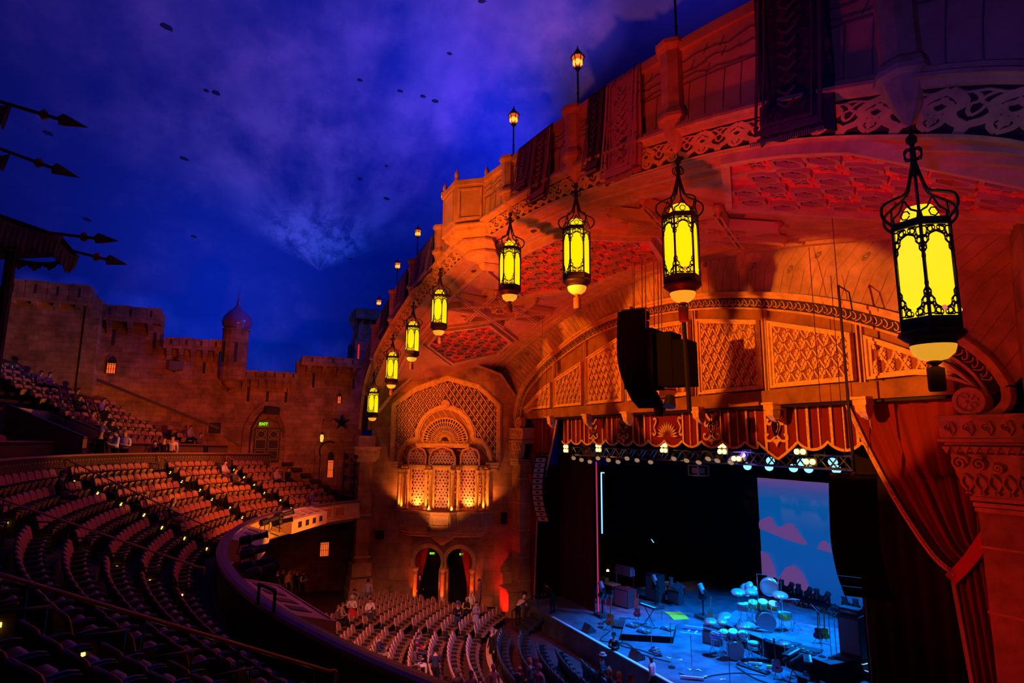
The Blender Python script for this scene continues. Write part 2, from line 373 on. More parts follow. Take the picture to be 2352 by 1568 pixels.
# frieze band leaning back
def frz(x, t, h):
    xa = xs_c(x); za = zc(fCor, xa)-.16; zb = zc(fBot, x)
    return (xa+(x-xa)*t, YF+(YB-YF)*t-h*.75, za+(zb-za)*t-h*.6)
b = MB(); band(b, lambda x: frz(x, 0, 0), lambda x: frz(x, 1, 0)); b.build('frieze_ground', mat('frieze_ground', (.05, .03, .025), .9), can)
b = MB()
# arc-length stepping along the frieze
def arcpts(f, y, xm, step):
    out = []; x = -xm; acc = 0; px_ = (x, zc(f, x))
    while x < xm:
        x += .02; q = (x, zc(f, x)); acc += math.hypot(q[0]-px_[0], q[1]-px_[1]); px_ = q
        if acc >= step: out.append(x); acc = 0
    return out
cells = arcpts(fBot, YB, XM-.3, .92)
def cellmap(xa, xb): return lambda p, q, h: frz(xa+(xb-xa)*p, q, h)
for i in range(len(cells)-1):
    cm = cellmap(cells[i], cells[i+1])
    for sgn in (0, 1):
        g = (lambda p: p) if sgn == 0 else (lambda p: 1-p)
        b.ribbon([(g(p), q) for p, q in smooth([(0, .98), (.04, .8), (.22, .68), (.3, .5), (.2, .34), (.32, .18), (.5, .06)], 4)], .17, cm, 0, .035)
        b.ribbon([(g(p), q) for p, q in smooth([(.5, .92), (.36, .8), (.34, .66), (.46, .6), (.47, .7), (.42, .7)], 4)], .1, cm, 0, .035)
        b.ribbon([(g(p), q) for p, q in smooth([(.5, .55), (.4, .48), (.36, .36), (.46, .3), (.5, .2)], 4)], .1, cm, 0, .035)
        b.ribbon([(g(p), q) for p, q in smooth([(0, .6), (.08, .5), (.1, .36), (.02, .3), (.04, .2), (.16, .1)], 4)], .06, cm, 0, .03)
    b.ribbon([(0, .07), (.25, .12), (.5, .05), (.75, .12), (1, .07)], .05, cm, 0, .03)
    b.poly([(.5, .86), (.55, .76), (.5, .66), (.45, .76)], cm, 0, .04)
b.build('frieze_scrollwork', trimm, can)
b = MB()
band(b, lambda x: frz(x, .97, .06), lambda x: frz(x, 1.06, .05)); band(b, lambda x: frz(x, 1.06, .05), lambda x: frz(x, 1.08, -.06))
b.build('frieze_bead', trimm, can)

# ---- soffit: cylinder from y=8.9 to 15.3, then a splay down to the stage arch
ARCH = [(-13.75, 1.3), (-13.4, 2.4), (-12.6, 3.3), (-10.6, 4.25), (-8.28, 5.0), (-5, 5.75), (-2, 6.0), (.6, 5.98), (3.5, 5.7), (6.34, 5.16), (8.94, 4.43), (11, 3.6), (12.6, 2.75), (13.4, 2.0), (13.75, 1.3)]
SY = [8.9, 10.1, 10.25, 15.2, 15.35]
archf = smooth(ARCH, 7)
b = MB()
XS = X60
def soffz(x, y):
    t = (y-8.6)/7.8; return zc(fBot, x)-(.25*min(1, t*2.2)+.2*t)
b.loft([[(x, y, soffz(x, y)) for x in XS] for y in (8.6, 9.1, 10.1, 10.6, 12, 13.5, 15, 16.4)], closed=False)
b.build('soffit', mat('soffit_plaster', (.6, .28, .12), .65, nscale=1.5, namt=.2), can, True)
def soffmap(x, y, h): return (x, y, soffz(x, y)-h)
# running mouldings at the edges of the coffered band
b = MB()
for y0, w_, h_ in ((8.68, .1, .05), (9.2, .12, .08), (9.75, .2, .12), (10.0, .06, .05), (16.25, .3, .16), (15.85, .14, .1), (15.5, .08, .05)):
    b.ribbon([(x, y0) for x in XS], w_, soffmap, -.02, h_)
b.build('soffit_moulding', mat('red_moulding', (.62, .36, .22), .55, nscale=2, namt=.2), can)
# splay
nA = len(archf)
def resamp(P, n):
    L = [0]
    for i in range(1, len(P)): L.append(L[-1]+math.dist(P[i], P[i-1]))
    out = []; j = 0
    for k in range(n):
        s_ = L[-1]*k/(n-1)
        while j < len(P)-2 and L[j+1] < s_: j += 1
        t = (s_-L[j])/max(1e-6, L[j+1]-L[j]); out.append(tuple(P[j][q]+(P[j+1][q]-P[j][q])*t for q in range(len(P[0]))))
    return out
ra = resamp([(x, 17.0, z) for x, z in archf], 81)
XW = 15.2   # the splay stops at the side walls
xsw = [XW*(2*i/240-1) for i in range(241)]
rs = resamp([(x, 16.4, soffz(x, 16.4)) for x in [17.4*(2*i/240-1) for i in range(241)]], 81)
b = MB(); rings = []
for t in (0, .25, .5, .75, 1):
    rings.append([tuple(rs[i][q]*(1-t)+ra[i][q]*t+(0 if q != 2 else .25*math.sin(PI*t)) for q in range(3)) for i in range(81)])
b.loft(rings, closed=False)
splm = mat('splay_timber', (.5, .3, .2), .7, nscale=1.1, namt=.3)
sp = b.build('splay', splm, can, True)
# board joints and bosses on the splay
def splmap(i, t, h):
    i0 = int(max(0, min(79, i))); f_ = i-i0; q = [ (rs[i0][k]*(1-f_)+rs[i0+1][k]*f_)*(1-t)+(ra[i0][k]*(1-f_)+ra[i0+1][k]*f_)*t for k in range(3)]
    return (q[0], q[1]-h*.6, q[2]+.25*math.sin(PI*t)-h*.7)
b = MB()
for i in range(0, 79):
    b.ribbon([(i+.5+.3*random.random(), .03), (i+.7, .3), (i+.4, .6), (i+.6+.3*random.random(), .97)], .035, splmap, 0, .012)
for i, t in ((8, .55), (12, .4), (15, .62), (18, .35), (22, .5), (47, .45), (50, .3), (56, .5), (60, .6), (66, .4), (70, .6), (62, .35), (30, .3)):
    b.ribbon([(i+.22*math.cos(a*PI/4), t+.045*math.sin(a*PI/4)) for a in range(8)], .05, splmap, 0, .03, True)
b.build('splay_joints', mat('incised_joint', (.2, .14, .1), .9), can)

# ---- three coffered panels of hexagons and stars
def hexa(cx, cy, r, a0=PI/6, n=6, sy=1): return [(cx+r*math.cos(2*PI*k/n+a0), cy+r*sy*math.sin(2*PI*k/n+a0)) for k in range(n)]
def star(cx, cy, r, n=6, k=.55, a0=PI/2): return [(cx+(r if i % 2 == 0 else r*k)*math.cos(PI*i/n+a0), cy+(r if i % 2 == 0 else r*k)*math.sin(PI*i/n+a0)) for i in range(2*n)]
# arc-length param s along soffit from the crown
_S = [0]; _X = [0.0]
while _X[-1] < XM-.05:
    x0 = _X[-1]; x1 = x0+.05; _S.append(_S[-1]+math.hypot(.05, zc(fBot, x1)-zc(fBot, x0))); _X.append(x1)
def s2x(s):
    a = abs(s); i = 0
    lo, hi = 0, len(_S)-1
    while hi-lo > 1:
        mid = (lo+hi)//2
        if _S[mid] < a: lo = mid
        else: hi = mid
    t = (a-_S[lo])/(_S[hi]-_S[lo]) if hi > lo else 0
    return math.copysign(_X[lo]+(_X[hi]-_X[lo])*min(1.5, t), s)
def smap(s, y, h):
    x = s2x(s); e = .05; dz = (soffz(x+e, y)-soffz(x-e, y))/(2*e); l = math.hypot(1, dz)
    return (x+h*dz/l, y, soffz(x, y)-h/l)
def inpoly(p, P):
    c = False; j = len(P)-1
    for i in range(len(P)):
        if (P[i][1] > p[1]) != (P[j][1] > p[1]) and p[0] < (P[j][0]-P[i][0])*(p[1]-P[i][1])/(P[j][1]-P[i][1])+P[i][0]: c = not c
        j = i
    return c
mred = mat('panel_red', (.85, .12, .06), .6, nscale=3, namt=.2); mhex = mat('panel_hexagon_frame', (.42, .17, .16), .5); mdk = mat('panel_tracery_ground', (.05, .02, .03), .8); mtr = mat('panel_tracery', (.45, .3, .35), .5)
SC_ = .98
def coffer(s0, s1, ym, hw, cut, lab):
    mid = (s0+s1)/2; hs = (s1-s0)/2; out = [(s0+cut, ym+hw), (s0, ym), (s0+cut, ym-hw), (s1-cut, ym-hw), (s1, ym), (s1-cut, ym+hw)]
    def subd(P):
        o_ = []
        for i in range(len(P)):
            a_, b_ = P[i], P[(i+1) % len(P)]
            for k in range(12): o_.append((a_[0]+(b_[0]-a_[0])*k/12, a_[1]+(b_[1]-a_[1])*k/12))
        return o_
    sc = lambda P, e: [(mid+(a_-mid)*(hs+e)/hs, ym+(q-ym)*(hw+e*.8)/hw) for a_, q in P]
    t = thing('ceiling_panel', lab, 'panel', group='coffered panels of the canopy soffit')
    fr = MB(); fr.ring2(subd(sc(out, .22)), subd(out), smap, -.02, .24); 
    if ym > 12: fr.ring2(subd(sc(out, .62)), subd(sc(out, .5)), smap, -.02, .16)
    fr.build('panel_frame', mat('red_moulding', (.6, .3, .2)), t)
    g = MB()
    wdt = lambda y: hs-cut*abs(y-ym)/hw
    for i in range(20):
        ya = ym-hw+2*hw*i/20; yb = ya+2*hw/20
        g.loft([[smap(mid+wdt(y)*(2*k/40-1), y, .07) for k in range(41)] for y in (ya, yb)], closed=False)
    g.build('panel_ground', mred, t)
    h = MB(); d = MB(); tr = MB(); inner = sc(out, -.2)
    dx = .78; dy = .64
    for j in range(-6, 7):
        for i in range(-16, 17):
            cx = mid+(i+(.5 if j % 2 else 0))*dx; cy = ym+j*dy
            if not inpoly((cx, cy), inner): continue
            q_ = i-(j-(j % 2))//2
            if (q_-j) % 3 == 0:
                h.cur = 1; h.ring2(star(cx, cy, .4, k=.58), star(cx, cy, .29, k=.56), smap, .07, .12); h.cur = 0
                d.poly(star(cx, cy, .24, k=.5), smap, .06, .085)
                for q in range(3): tr.ribbon([(cx+.16*math.cos(q*PI/3+a_), cy+.16*math.sin(q*PI/3+a_)) for a_ in (0, PI)], .018, smap, .085, .1)
            else:
                h.ring2(hexa(cx, cy, .375, 0, sy=.92), hexa(cx, cy, .28, 0, sy=.92), smap, .07, .18); h.ring2(hexa(cx, cy, .27, 0), hexa(cx, cy, .23, 0), smap, .07, .11)
                d.poly(hexa(cx, cy, .23, 0), smap, .06, .085)
                tr.ribbon([(cx+.13*math.cos(a_*PI/3), cy+.13*math.sin(a_*PI/3)) for a_ in range(6)], .018, smap, .03, .045, True)
                for q in range(6): tr.ribbon([(cx+.04*math.cos(q*PI/3+.4), cy+.04*math.sin(q*PI/3+.4)), (cx+.2*math.cos(q*PI/3), cy+.2*math.sin(q*PI/3))], .016, smap, .085, .1)
    h.build('panel_hexagons', [mhex, mred], t); d.build('panel_medallions', mdk, t); tr.build('panel_tracery', mtr, t)
SPAN = [(-4.3, 5.6, 12.7, 2.3, 2.2), (-15.0, -9.0, 12.8, 2.2, 2.0), (11.0, 18.6, 11.3, 2.4, 2.4)]
for sp_, lab in zip(SPAN, ('coffered ceiling panel of hexagons and stars at the crown of the canopy', 'short bright coffered ceiling panel directly above the far niche wall', 'large red coffered ceiling panel behind the biggest hanging lantern')):
    coffer(*sp_, lab)
# strapwork rosettes between the panels
mst = mat('strapwork_timber', (.6, .34, .2), .5); mkn = mat('strapwork_knob', (.5, .14, .08), .35, spec=.6)
def rosette(sc0, lab):
    t = thing('ceiling_rosette', lab, 'rosette', group='strapwork rosettes of the canopy soffit')
    b = MB(); k = MB(); cy = 12.5; r = 2.2
    P = [(sc0+r*math.cos(PI*i/4+.39), cy+r*1.3*math.sin(PI*i/4+.39)) for i in range(8)]
    f2 = lambda p, q, h: smap(p, q, h)
    for i in range(8):
        for st in (3,):
            a_, c_ = P[i], P[(i+st) % 8]; n = 10
            for off in (-.075, .075):
                dx, dy = c_[0]-a_[0], c_[1]-a_[1]; l = math.hypot(dx, dy)
                b.ribbon([(a_[0]+dx*q/n-dy/l*off, a_[1]+dy*q/n+dx/l*off) for q in range(n+1)], .055, f2, .05, .3+.03*(i % 2))
    b.ring2(star(sc0, cy, .5, 8, .6), star(sc0, cy, .38, 8, .55), f2, .05, .26)
    b.ring2(star(sc0, cy, 1.3, 8, .66), star(sc0, cy, 1.2, 8, .64), f2, 0, .12)
    for i in range(4):
        a_ = PI/4+PI/2*i; cx, cyy = sc0+2.35*math.cos(a_), cy+1.95*math.sin(a_)
        b.ring2([(cx+.42*math.cos(PI/2*j+a_), cyy+.34*math.sin(PI/2*j+a_)) for j in range(4)], [(cx+.3*math.cos(PI/2*j+a_), cyy+.24*math.sin(PI/2*j+a_)) for j in range(4)], f2, 0, .1)
    b.build('strapwork', mst, t)
    kn = P+[(sc0+1.1*math.cos(PI*i/4), cy+1.05*math.sin(PI*i/4)) for i in range(8)]
    for p, q in kn:
        e = Vector(smap(p, q, .1)); kk = MB(); kk.lathe([(.02, .12), (.13, .08), (.15, 0), (.12, -.1), (.05, -.16), (.05, -.2), (.06, -.25), (.015, -.3)], (0, 0, 0), 10)
        o = kk.build('knob', mkn, t, True); o.location = e
    # dark field below the straps
    d = MB(); d.ring2(star(sc0, cy, 1.9, 8, .7), star(sc0, cy, 1.25, 8, .62), f2, .0, .02); d.build('rosette_field', mat('rosette_field', (.16, .1, .07), .8), t)
rosette(-6.7, 'star strapwork ceiling rosette with knobs left of the crown panel, brightly lit')
rosette(8.35, 'star strapwork ceiling rosette with red knobs beside the large red ceiling panel')

# ---- pilasters, corbels on the canopy front; street lamps on top; hanging lanterns below
LX = [3.82, 8.18, 12.35, 17.08]; LZ = [4.74, 4.04, 2.96, 1.22]; TZ = [7.66, 7.03, 6.04, 4.31]; PZ = [9.65, 9.21, 8.51, 7.24]
wordL = ['next to its bay', 'second from its bay', 'third from its bay', 'farthest out']
def pilaster(x, zt, zb):
    b = MB(); w_ = .46
    prof = [(.62, zt+.02), (.62, zt-.08), (.5, zt-.16), (w_, zt-.2), (w_, zb+.95), (.56, zb+.88), (.62, zb+.78), (.62, zb+.7), (.5, zb+.64), (.48, zb+.6), (.3, zb+.28), (.1, zb+.05), (.02, zb)]
    b.lathe([(r_*.62, z) for r_, z in prof], (x, YF-.02, 0), 8, a0=PI/8)
    return b.build('pilaster', trimm, can)
yel = mat('lantern_glass', (.8, .6, .1), .4, emit=(1, .66, .0), es=1.25)
yel2 = mat('lantern_bowl_glass', (.8, .6, .3), .4, emit=(1, .42, .02), es=.75)
ir2 = mat('lantern_iron', (.05, .025, .012), .5, .3); pinkg = mat('pink_glass', (.8, .2, .2), .3, emit=(1, .2, .12), es=.8)
wood2 = mat('tassel_wood', (.25, .1, .06), .6)
def lantern(name, label, loc, ctop):
    t = thing(name, label, 'lantern', loc, 0, 'hanging lanterns under the canopy')
    Rr = .36; H0 = .30; H1 = 1.62
    g = MB(); g.lathe([(Rr*.93, H0), (Rr*.93, H1)], (0, 0, 0), 6); g.lathe([(Rr*.6, H1+.02), (Rr*.62, H1+.14), (Rr*.45, H1+.28), (.03, H1+.3)], (0, 0, 0), 12); g.build('glass_cylinder', yel, t)
    f = MB()
    for z0, z1, rr in ((H0-.1, H0+.06, 1.06), (H1-.05, H1+.05, 1.06)):
        f.lathe([(Rr*rr*.9, z0), (Rr*rr, z0), (Rr*rr, z1), (Rr*rr*.9, z1)], (0, 0, 0), 6)
    for k in range(6):
        a_ = PI/3*k; p = (Rr*math.cos(a_), Rr*math.sin(a_)); f.bar((p[0], p[1], H0), (p[0], p[1], H1), .03)
    f.build('cage', ir2, t)
    fl = MB(); fl2 = MB()
    for k in range(6):
        a0, a1 = PI/3*k, PI/3*(k+1); A = Vector((Rr*math.cos(a0), Rr*math.sin(a0), 0)); B = Vector((Rr*math.cos(a1), Rr*math.sin(a1), 0)); nn = (A+B).normalized()
        def fm(p, q, h, A=A, B=B, nn=nn): v_ = A+(B-A)*p; return (v_.x+nn.x*(h-.002), v_.y+nn.y*(h-.002), q)
        for zt_, sg, fl in ((H0+.05, 1, fl), (H1-.04, -1, fl2)):
            Y = lambda q: zt_+sg*q
            edge = [(0, .50), (.05, .44), (.03, .38), (.12, .33), (.11, .27), (.22, .22), (.22, .16), (.36, .12), (.5, .1)]
            for mir in (0, 1):
                g_ = (lambda p: 1-p) if mir else (lambda p: p)
                fl.ribbon([(g_(p), Y(q)) for p, q in smooth(edge, 2)], .03, fm, 0, .012)
                for cx_, cy_, r_ in ((.1, .1, .07), (.1, .22, .045), (.06, .33, .03), (.3, .07, .05), (.2, .16, .03), (.05, .27, .02), (.2, .05, .025), (.42, .06, .03)):
                    fl.ribbon([(g_(p), Y(q)) for p, q in [(cx_+r_*1.7*math.cos(2*PI*i/6), cy_+r_*math.sin(2*PI*i/6)) for i in range(6)]], .02, fm, 0, .012, True)
                fl.ribbon([(g_(p), Y(q)) for p, q in ((.0, .18), (.12, .17), (.2, .06), (.42, .02))], .02, fm, 0, .012)
                fl.poly([(g_(p), Y(q)) for p, q in ((.0, .42), (.05, .36), (.05, .2), (.0, .14))][::(1 if not mir else -1)], fm, 0, .01)
    fl.build('filigree', ir2, t); fl2.build('filigree', ir2, t)
    for k in range(6):
        a_ = PI/3*(k+.5); q = MB(); q.sph((0, 0, 0), .035, 8); o = q.build('glass_stone', pinkg if k % 2 else yel, t); o.location = (Rr*.88*math.cos(a_), Rr*.88*math.sin(a_), H0+.16)
    cr = MB()
    for k in range(6):
        a_ = PI/3*k; c_, s_ = math.cos(a_), math.sin(a_)
        cr.tube([(r_*c_, r_*s_, z) for r_, z in smooth([(Rr*1.0, H1+.03), (Rr*1.32, H1+.16), (Rr*1.28, H1+.32), (Rr*.8, H1+.42), (Rr*.4, H1+.5), (Rr*.2, H1+.72), (.02, H1+.95)], 3)], .02, 5)
        a2 = a_+PI/6; ap = Rr*.87
        cr.tube([(ap*math.cos(a2)-math.sin(a2)*q, ap*math.sin(a2)+math.cos(a2)*q, H1+.05+z) for q, z in smooth([(-.15, 0), (-.16, .08), (-.08, .13), (-.03, .22), (0, .27), (.03, .22), (.08, .13), (.16, .08), (.15, 0)], 2)], .014, 4)
        cr.tube([(ap*math.cos(a2)-math.sin(a2)*q, ap*math.sin(a2)+math.cos(a2)*q, H1+.12+z) for q, z in [(.06*math.cos(i), .06*math.sin(i)) for i in range(7)]], .01, 4)
        cr.tube([((.0+.1*q)*c_, (.0+.1*q)*s_, H1+.98+z) for q, z in smooth([(0, 0), (1, .02), (1.1, .12), (.5, .16), (0, .1)], 2)], .014, 4)
    cr.lathe([(.05, H1+.75), (.03, H1+1.2), (.07, H1+1.24), (.07, H1+1.3), (.02, H1+1.36)], (0, 0, 0), 8)
    cr.build('crown', ir2, t)
    bt = MB(); bt.lathe([(Rr*1.02, H0-.1), (Rr*1.08, H0-.14), (Rr*.9, H0-.2), (Rr*.72, H0-.24), (Rr*.74, H0-.28), (.03, H0-.29)], (0, 0, 0), 16); bt.build('base_ring', ir2, t, True)
    bw = MB(); bw.lathe([(.26, .03), (.26, 0), (.23, -.09), (.15, -.16), (.03, -.19)], (0, 0, 0), 20); bw.build('bowl', yel2, t, True)
    ts = MB(); ts.lathe([(.03, -.16), (.09, -.2), (.03, -.25), (.1, -.28), (.1, -.55), (.085, -.58), (.02, -.58)], (0, 0, 0), 12); ts.build('tassel', wood2, t, True)
    cc = MB(); L_ = ctop-loc[2]; cc.tube([(0, 0, H1+1.3), (.01, 0, (H1+1.3+L_)/2), (0, 0, L_)], .014, 5); cc.build('cord', iron, t)
    return t
lamp_glass = mat('lamp_glass', (.1, .03, .01), .3, emit=(1, .14, .015), es=.75); lamp_core = mat('lamp_core_glow', (1, .6, .2), .3, emit=(1, .42, .05), es=1.6)
def streetlamp(label, loc):
    t = thing('street_lamp', label, 'street lamp', loc, 0, 'street lamps along the parapet')
    b = MB(); b.lathe([(.07, 0), (.04, .05), (.03, .2), (.028, .55), (.05, .57), (.028, .6), (.026, 1.25), (.06, 1.28), (.02, 1.34)], (0, 0, 0), 8); b.build('post', iron, t)
    h = MB(); h.lathe([(.03, 1.3), (.1, 1.34), (.1, 1.36), (.02, 1.36)], (0, 0, 0), 6); h.lathe([(.02, 1.72), (.22, 1.7), (.19, 1.76), (.09, 1.86), (.05, 1.88), (.06, 1.93), (.02, 1.97), (.01, 2.06)], (0, 0, 0), 6)
    for k in range(6):
        a_ = PI/3*k; h.bar((.1*math.cos(a_), .1*math.sin(a_), 1.35), (.185*math.cos(a_), .185*math.sin(a_), 1.71), .018)
    h.build('lamp_frame', iron, t)
    g = MB(); g.lathe([(.09, 1.36), (.17, 1.7)], (0, 0, 0), 6); g.build('lamp_pane', lamp_glass, t); g = MB(); g.lathe([(.105, 1.41), (.145, 1.46), (.15, 1.54), (.12, 1.6)], (0, 0, 0), 10); g.build('lamp_glow_ring', lamp_core, t)
    c_ = MB(); c_.sph((0, 0, 1.48), .06, 8, 1.4); o = c_.build('bulb', lamp_core, t)
    return t
# panes hide the bulb, so each pane set is emissive glass plus an added glowing ring imitating the bulb's core
side = {1: 'right side', -1: 'left side'}
for i in range(4):
    for s_ in (-1, 1):
        x = s_*LX[i]
        pilaster(x, PZ[i]+(0 if i < 3 else 0), TZ[i])
        lantern('hanging_lantern', ('biggest, nearest ' if s_ > 0 and i == 3 else '')+'yellow hanging lantern on the %s of the canopy, %s' % (side[s_], wordL[i]), (x, YF, LZ[i]), TZ[i]+.05)
        if not (s_ > 0 and i == 3):
            streetlamp('small glowing street lamp on the %s of the parapet, %s' % (side[s_], wordL[i]), (x, YF+.1, PZ[i]))
# ---- carpets over the parapet
def carpet(label, u0, u1, hang, cols, seed):
    # u0,u1: x range; hang: metres below coping
    b = MB(); rnd = random.Random(seed); nx, nz = 14, 16; rings = []
    for j in range(nz+1):
        row = []
        for i in range(nx+1):
            x = u0+(u1-u0)*i/nx; zt = zc(fTop, x)+.03; d = hang*j/nz; t = j/nz
            y = YF-.11-.05*math.sin(i*.9+seed)*t-.12*t*(1-t)*1.5-(.28*max(0, t-.62))
            row.append((x, y, zt-d+.04*math.sin(i*1.3+seed)*t))
        rings.append(row)
    top = [[(x, YF+.3, z) for x, y, z in rings[0]]]
    b.loft(top+rings, closed=False)
    back = [[(x, y+.02, z-.0) for x, y, z in row] for row in rings]
    b.loft(back, closed=False)
    M = bpy.data.materials.new('carpet_'+cols[0]); M.use_nodes = True; nt = M.node_tree; bs = nt.nodes['Principled BSDF']; bs.inputs['Roughness'].default_value = .95
    tc = nt.nodes.new('ShaderNodeTexCoord'); w1 = nt.nodes.new('ShaderNodeTexVoronoi'); w1.inputs['Scale'].default_value = 5.5; w1.distance = 'MANHATTAN'
    w2 = nt.nodes.new('ShaderNodeTexNoise'); w2.inputs['Scale'].default_value = 2.2
    nt.links.new(tc.outputs['Object'], w1.inputs['Vector']); nt.links.new(tc.outputs['Object'], w2.inputs['Vector'])
    r1 = nt.nodes.new('ShaderNodeValToRGB'); r1.color_ramp.interpolation = 'CONSTANT'; e = r1.color_ramp.elements
    e[0].color = (*cols[1], 1); e[1].position = .34; e[1].color = (*cols[2], 1); q = e.new(.55); q.color = (*cols[3], 1)
    nt.links.new(w1.outputs['Distance'], r1.inputs[0])
    mx = nt.nodes.new('ShaderNodeMix'); mx.data_type = 'RGBA'; mx.inputs[7].default_value = (*cols[3], 1); nt.links.new(r1.outputs[0], mx.inputs[6])
    mr = nt.nodes.new('ShaderNodeMapRange'); mr.inputs['From Min'].default_value = .5; mr.inputs['From Max'].default_value = .62; nt.links.new(w2.outputs['Fac'], mr.inputs['Value']); nt.links.new(mr.outputs[0], mx.inputs[0])
    nt.links.new(mx.outputs[2], bs.inputs['Base Color'])
    t = thing('carpet', label, 'carpet', group='carpets hung over the canopy parapet')
    o = b.build('pile', M, t, True)
    bd = MB(); fm = lambda p, q, h: (u0+(u1-u0)*p, YF-.125-.17*min(1, q*1.4)-(.28*max(0, q-.62))-h, zc(fTop, u0+(u1-u0)*p)+.03-hang*q)
    for kk, wd in ((.07, .05), (.17, .025)):
        P = [(kk, .04), (kk, .5), (kk, .98-kk*.4), (.5, .98-kk*.4), (1-kk, .98-kk*.4), (1-kk, .5), (1-kk, .04)]
        bd.ribbon(P, wd, fm, 0, .012)
    for i in range(9):
        tt = .15+.08*i
        bd.ribbon([(.5-.12, tt), (.5, tt+.04), (.5+.12, tt)], .02, fm, 0, .012)
    bd.build('border', mat('carpet_border_'+cols[0], cols[4], .95), t)
    fr = MB()
    for i in range(int((u1-u0)/.04)):
        p = i/int((u1-u0)/.04); x = u0+(u1-u0)*p; a_ = fm(p, 1.0, .0); fr.bar(a_, (x, a_[1]-.02, a_[2]-.09), .012)
    fr.build('fringe', mat('carpet_fringe', (.55, .3, .2), .9), t)
redc = ('red', (.45, .06, .03), (.25, .03, .02), (.12, .02, .02), (.6, .25, .15)); dkc = ('dark', (.05, .03, .06), (.1, .03, .04), (.02, .02, .04), (.14, .08, .08)); rich = ('rich', (.4, .1, .1), (.12, .06, .16), (.5, .2, .16), (.55, .28, .2)); viol = ('violet', (.3, .2, .25), (.2, .1, .12), (.12, .07, .1), (.35, .2, .2))
def cx_(u, v): return onY(u, v, YF).x
carpet('small pale bordered carpet at the right of the canopy bay', cx_(1198, 340), cx_(1232, 320), 1.55, viol, 1)
carpet('long red fringed carpet beside the small pale carpet', cx_(1233, 320), cx_(1276, 290), 2.3, redc, 2)
carpet('narrow black patterned carpet left of the big oriental carpet', cx_(1360, 240), cx_(1398, 215), 2.3, dkc, 3)
carpet('big oriental carpet with medallion hanging over the parapet', cx_(1400, 215), cx_(1480, 160), 2.75, rich, 4)
carpet('huge dark carpet hanging at the top edge of the picture', cx_(1742, 5), cx_(1905, -80), 2.9, dkc, 5)
carpet('faded violet carpet left of the canopy bay', cx_(962, 590), cx_(1002, 535), 1.9, viol, 6)
carpet('dark violet carpet second left of the canopy bay', cx_(917, 655), cx_(940, 620), 1.9, viol, 7)
carpet('black carpet near the left foot of the canopy', cx_(880, 725), cx_(898, 690), 1.9, dkc, 8)
# ---- central bay of the parapet (little oriel)
by = thing('canopy_bay', 'small polygonal balcony bay at the crown of the canopy, lit orange', 'balcony', (0, YF, 0))
OUT = [(-1.5, 0), (-.75, -.95), (.75, -.95), (1.5, 0)]
def ringz(sc, z, yo=0): return [(x*sc, y*sc+yo, z) for x, y in OUT]
b = MB(); zt = 9.9
b.loft([ringz(1, 8.1), ringz(1, zt-.2)], closed=False); b.loft([ringz(1.06, zt-.2), ringz(1.06, zt)], closed=False); b.loft([ringz(1, zt-.2), ringz(1.06, zt-.2)], closed=False)
b.loft([ringz(1.06, zt), ringz(.9, zt), ringz(.9, zt-.8)], closed=False); b.build('bay_parapet', parm, by)
b = MB(); pr = [(1.04, 8.16, 0), (1.12, 8.1, 0), (1.12, 8.0, 0), (1.02, 7.9, 0), (1.0, 7.74, .02), (.9, 7.55, .08), (.78, 7.4, .16), (.84, 7.36, .14), (.84, 7.24, .14), (.7, 7.18, .24), (.64, 7.05, .28), (.52, 6.9, .36), (.56, 6.86, .34), (.56, 6.76, .34), (.4, 6.7, .44), (.3, 6.5, .5), (.14, 6.35, .6), (.16, 6.3, .6), (.12, 6.15, .6), (.03, 5.95, .62)]
pr = [(r_, 8.16-(8.16-z_)*.66, y_) for r_, z_, y_ in pr]
for i in range(len(pr)-1):
    pass
b.loft([[(x, y*.9+(.0), z) for x, y, z in ringz(s_, z_, yo_)]+[(x, 2*(yo_)-y*.35+.2, z) for x, y, z in reversed(ringz(s_, z_, yo_))] for s_, z_, yo_ in pr], caps=True)
b.build('corbel', trimm, by)
b = MB()
for i in range(3):
    A_, B_ = Vector((*OUT[i], 0)), Vector((*OUT[i+1], 0)); n_ = Vector((B_-A_).cross(UP)).normalized()
    fm = lambda p, q, h: A_+(B_-A_)*p+n_*h+Vector((0, 0, q))
    sgn = 1 if n_.y < 0 else -1
    b.ring2([(.1, 8.3), (.9, 8.3), (.9, 9.55), (.1, 9.55)], [(.17, 8.38), (.83, 8.38), (.83, 9.47), (.17, 9.47)], fm, 0, .04*1)
    b.ring2([(.1, 8.3), (.9, 8.3), (.9, 9.55), (.1, 9.55)], [(.17, 8.38), (.83, 8.38), (.83, 9.47), (.17, 9.47)], fm, 0, -.04)
b.build('bay_panel_frame', trimm, by)
for x, y in ((-.7, -.9), (.75, -.9), (1.5, .05), (-1.4, -.1)):
    q = MB(); q.lathe([(.09, 0), (.11, .05), (.06, .1), (.1, .2), (.09, .32), (.05, .42), (.01, .52)], (x, y, zt), 8); q.build('finial', mat('glazed_finial', (.6, .4, .5), .15, spec=.8), by)

# dark ventilation holes in soffit are surface marks
b = MB()
for x, y in ((-3.0, 9.6), (-1.2, 9.3), (-6.5, 9.7), (3, 9.6)):
    b.lathe([(.0, .0), (.14, 0), (.14, .03), (0, .03)], (x, y, soffz(x, y)-.04), 10)
b.build('soffit_vents', dark, can)
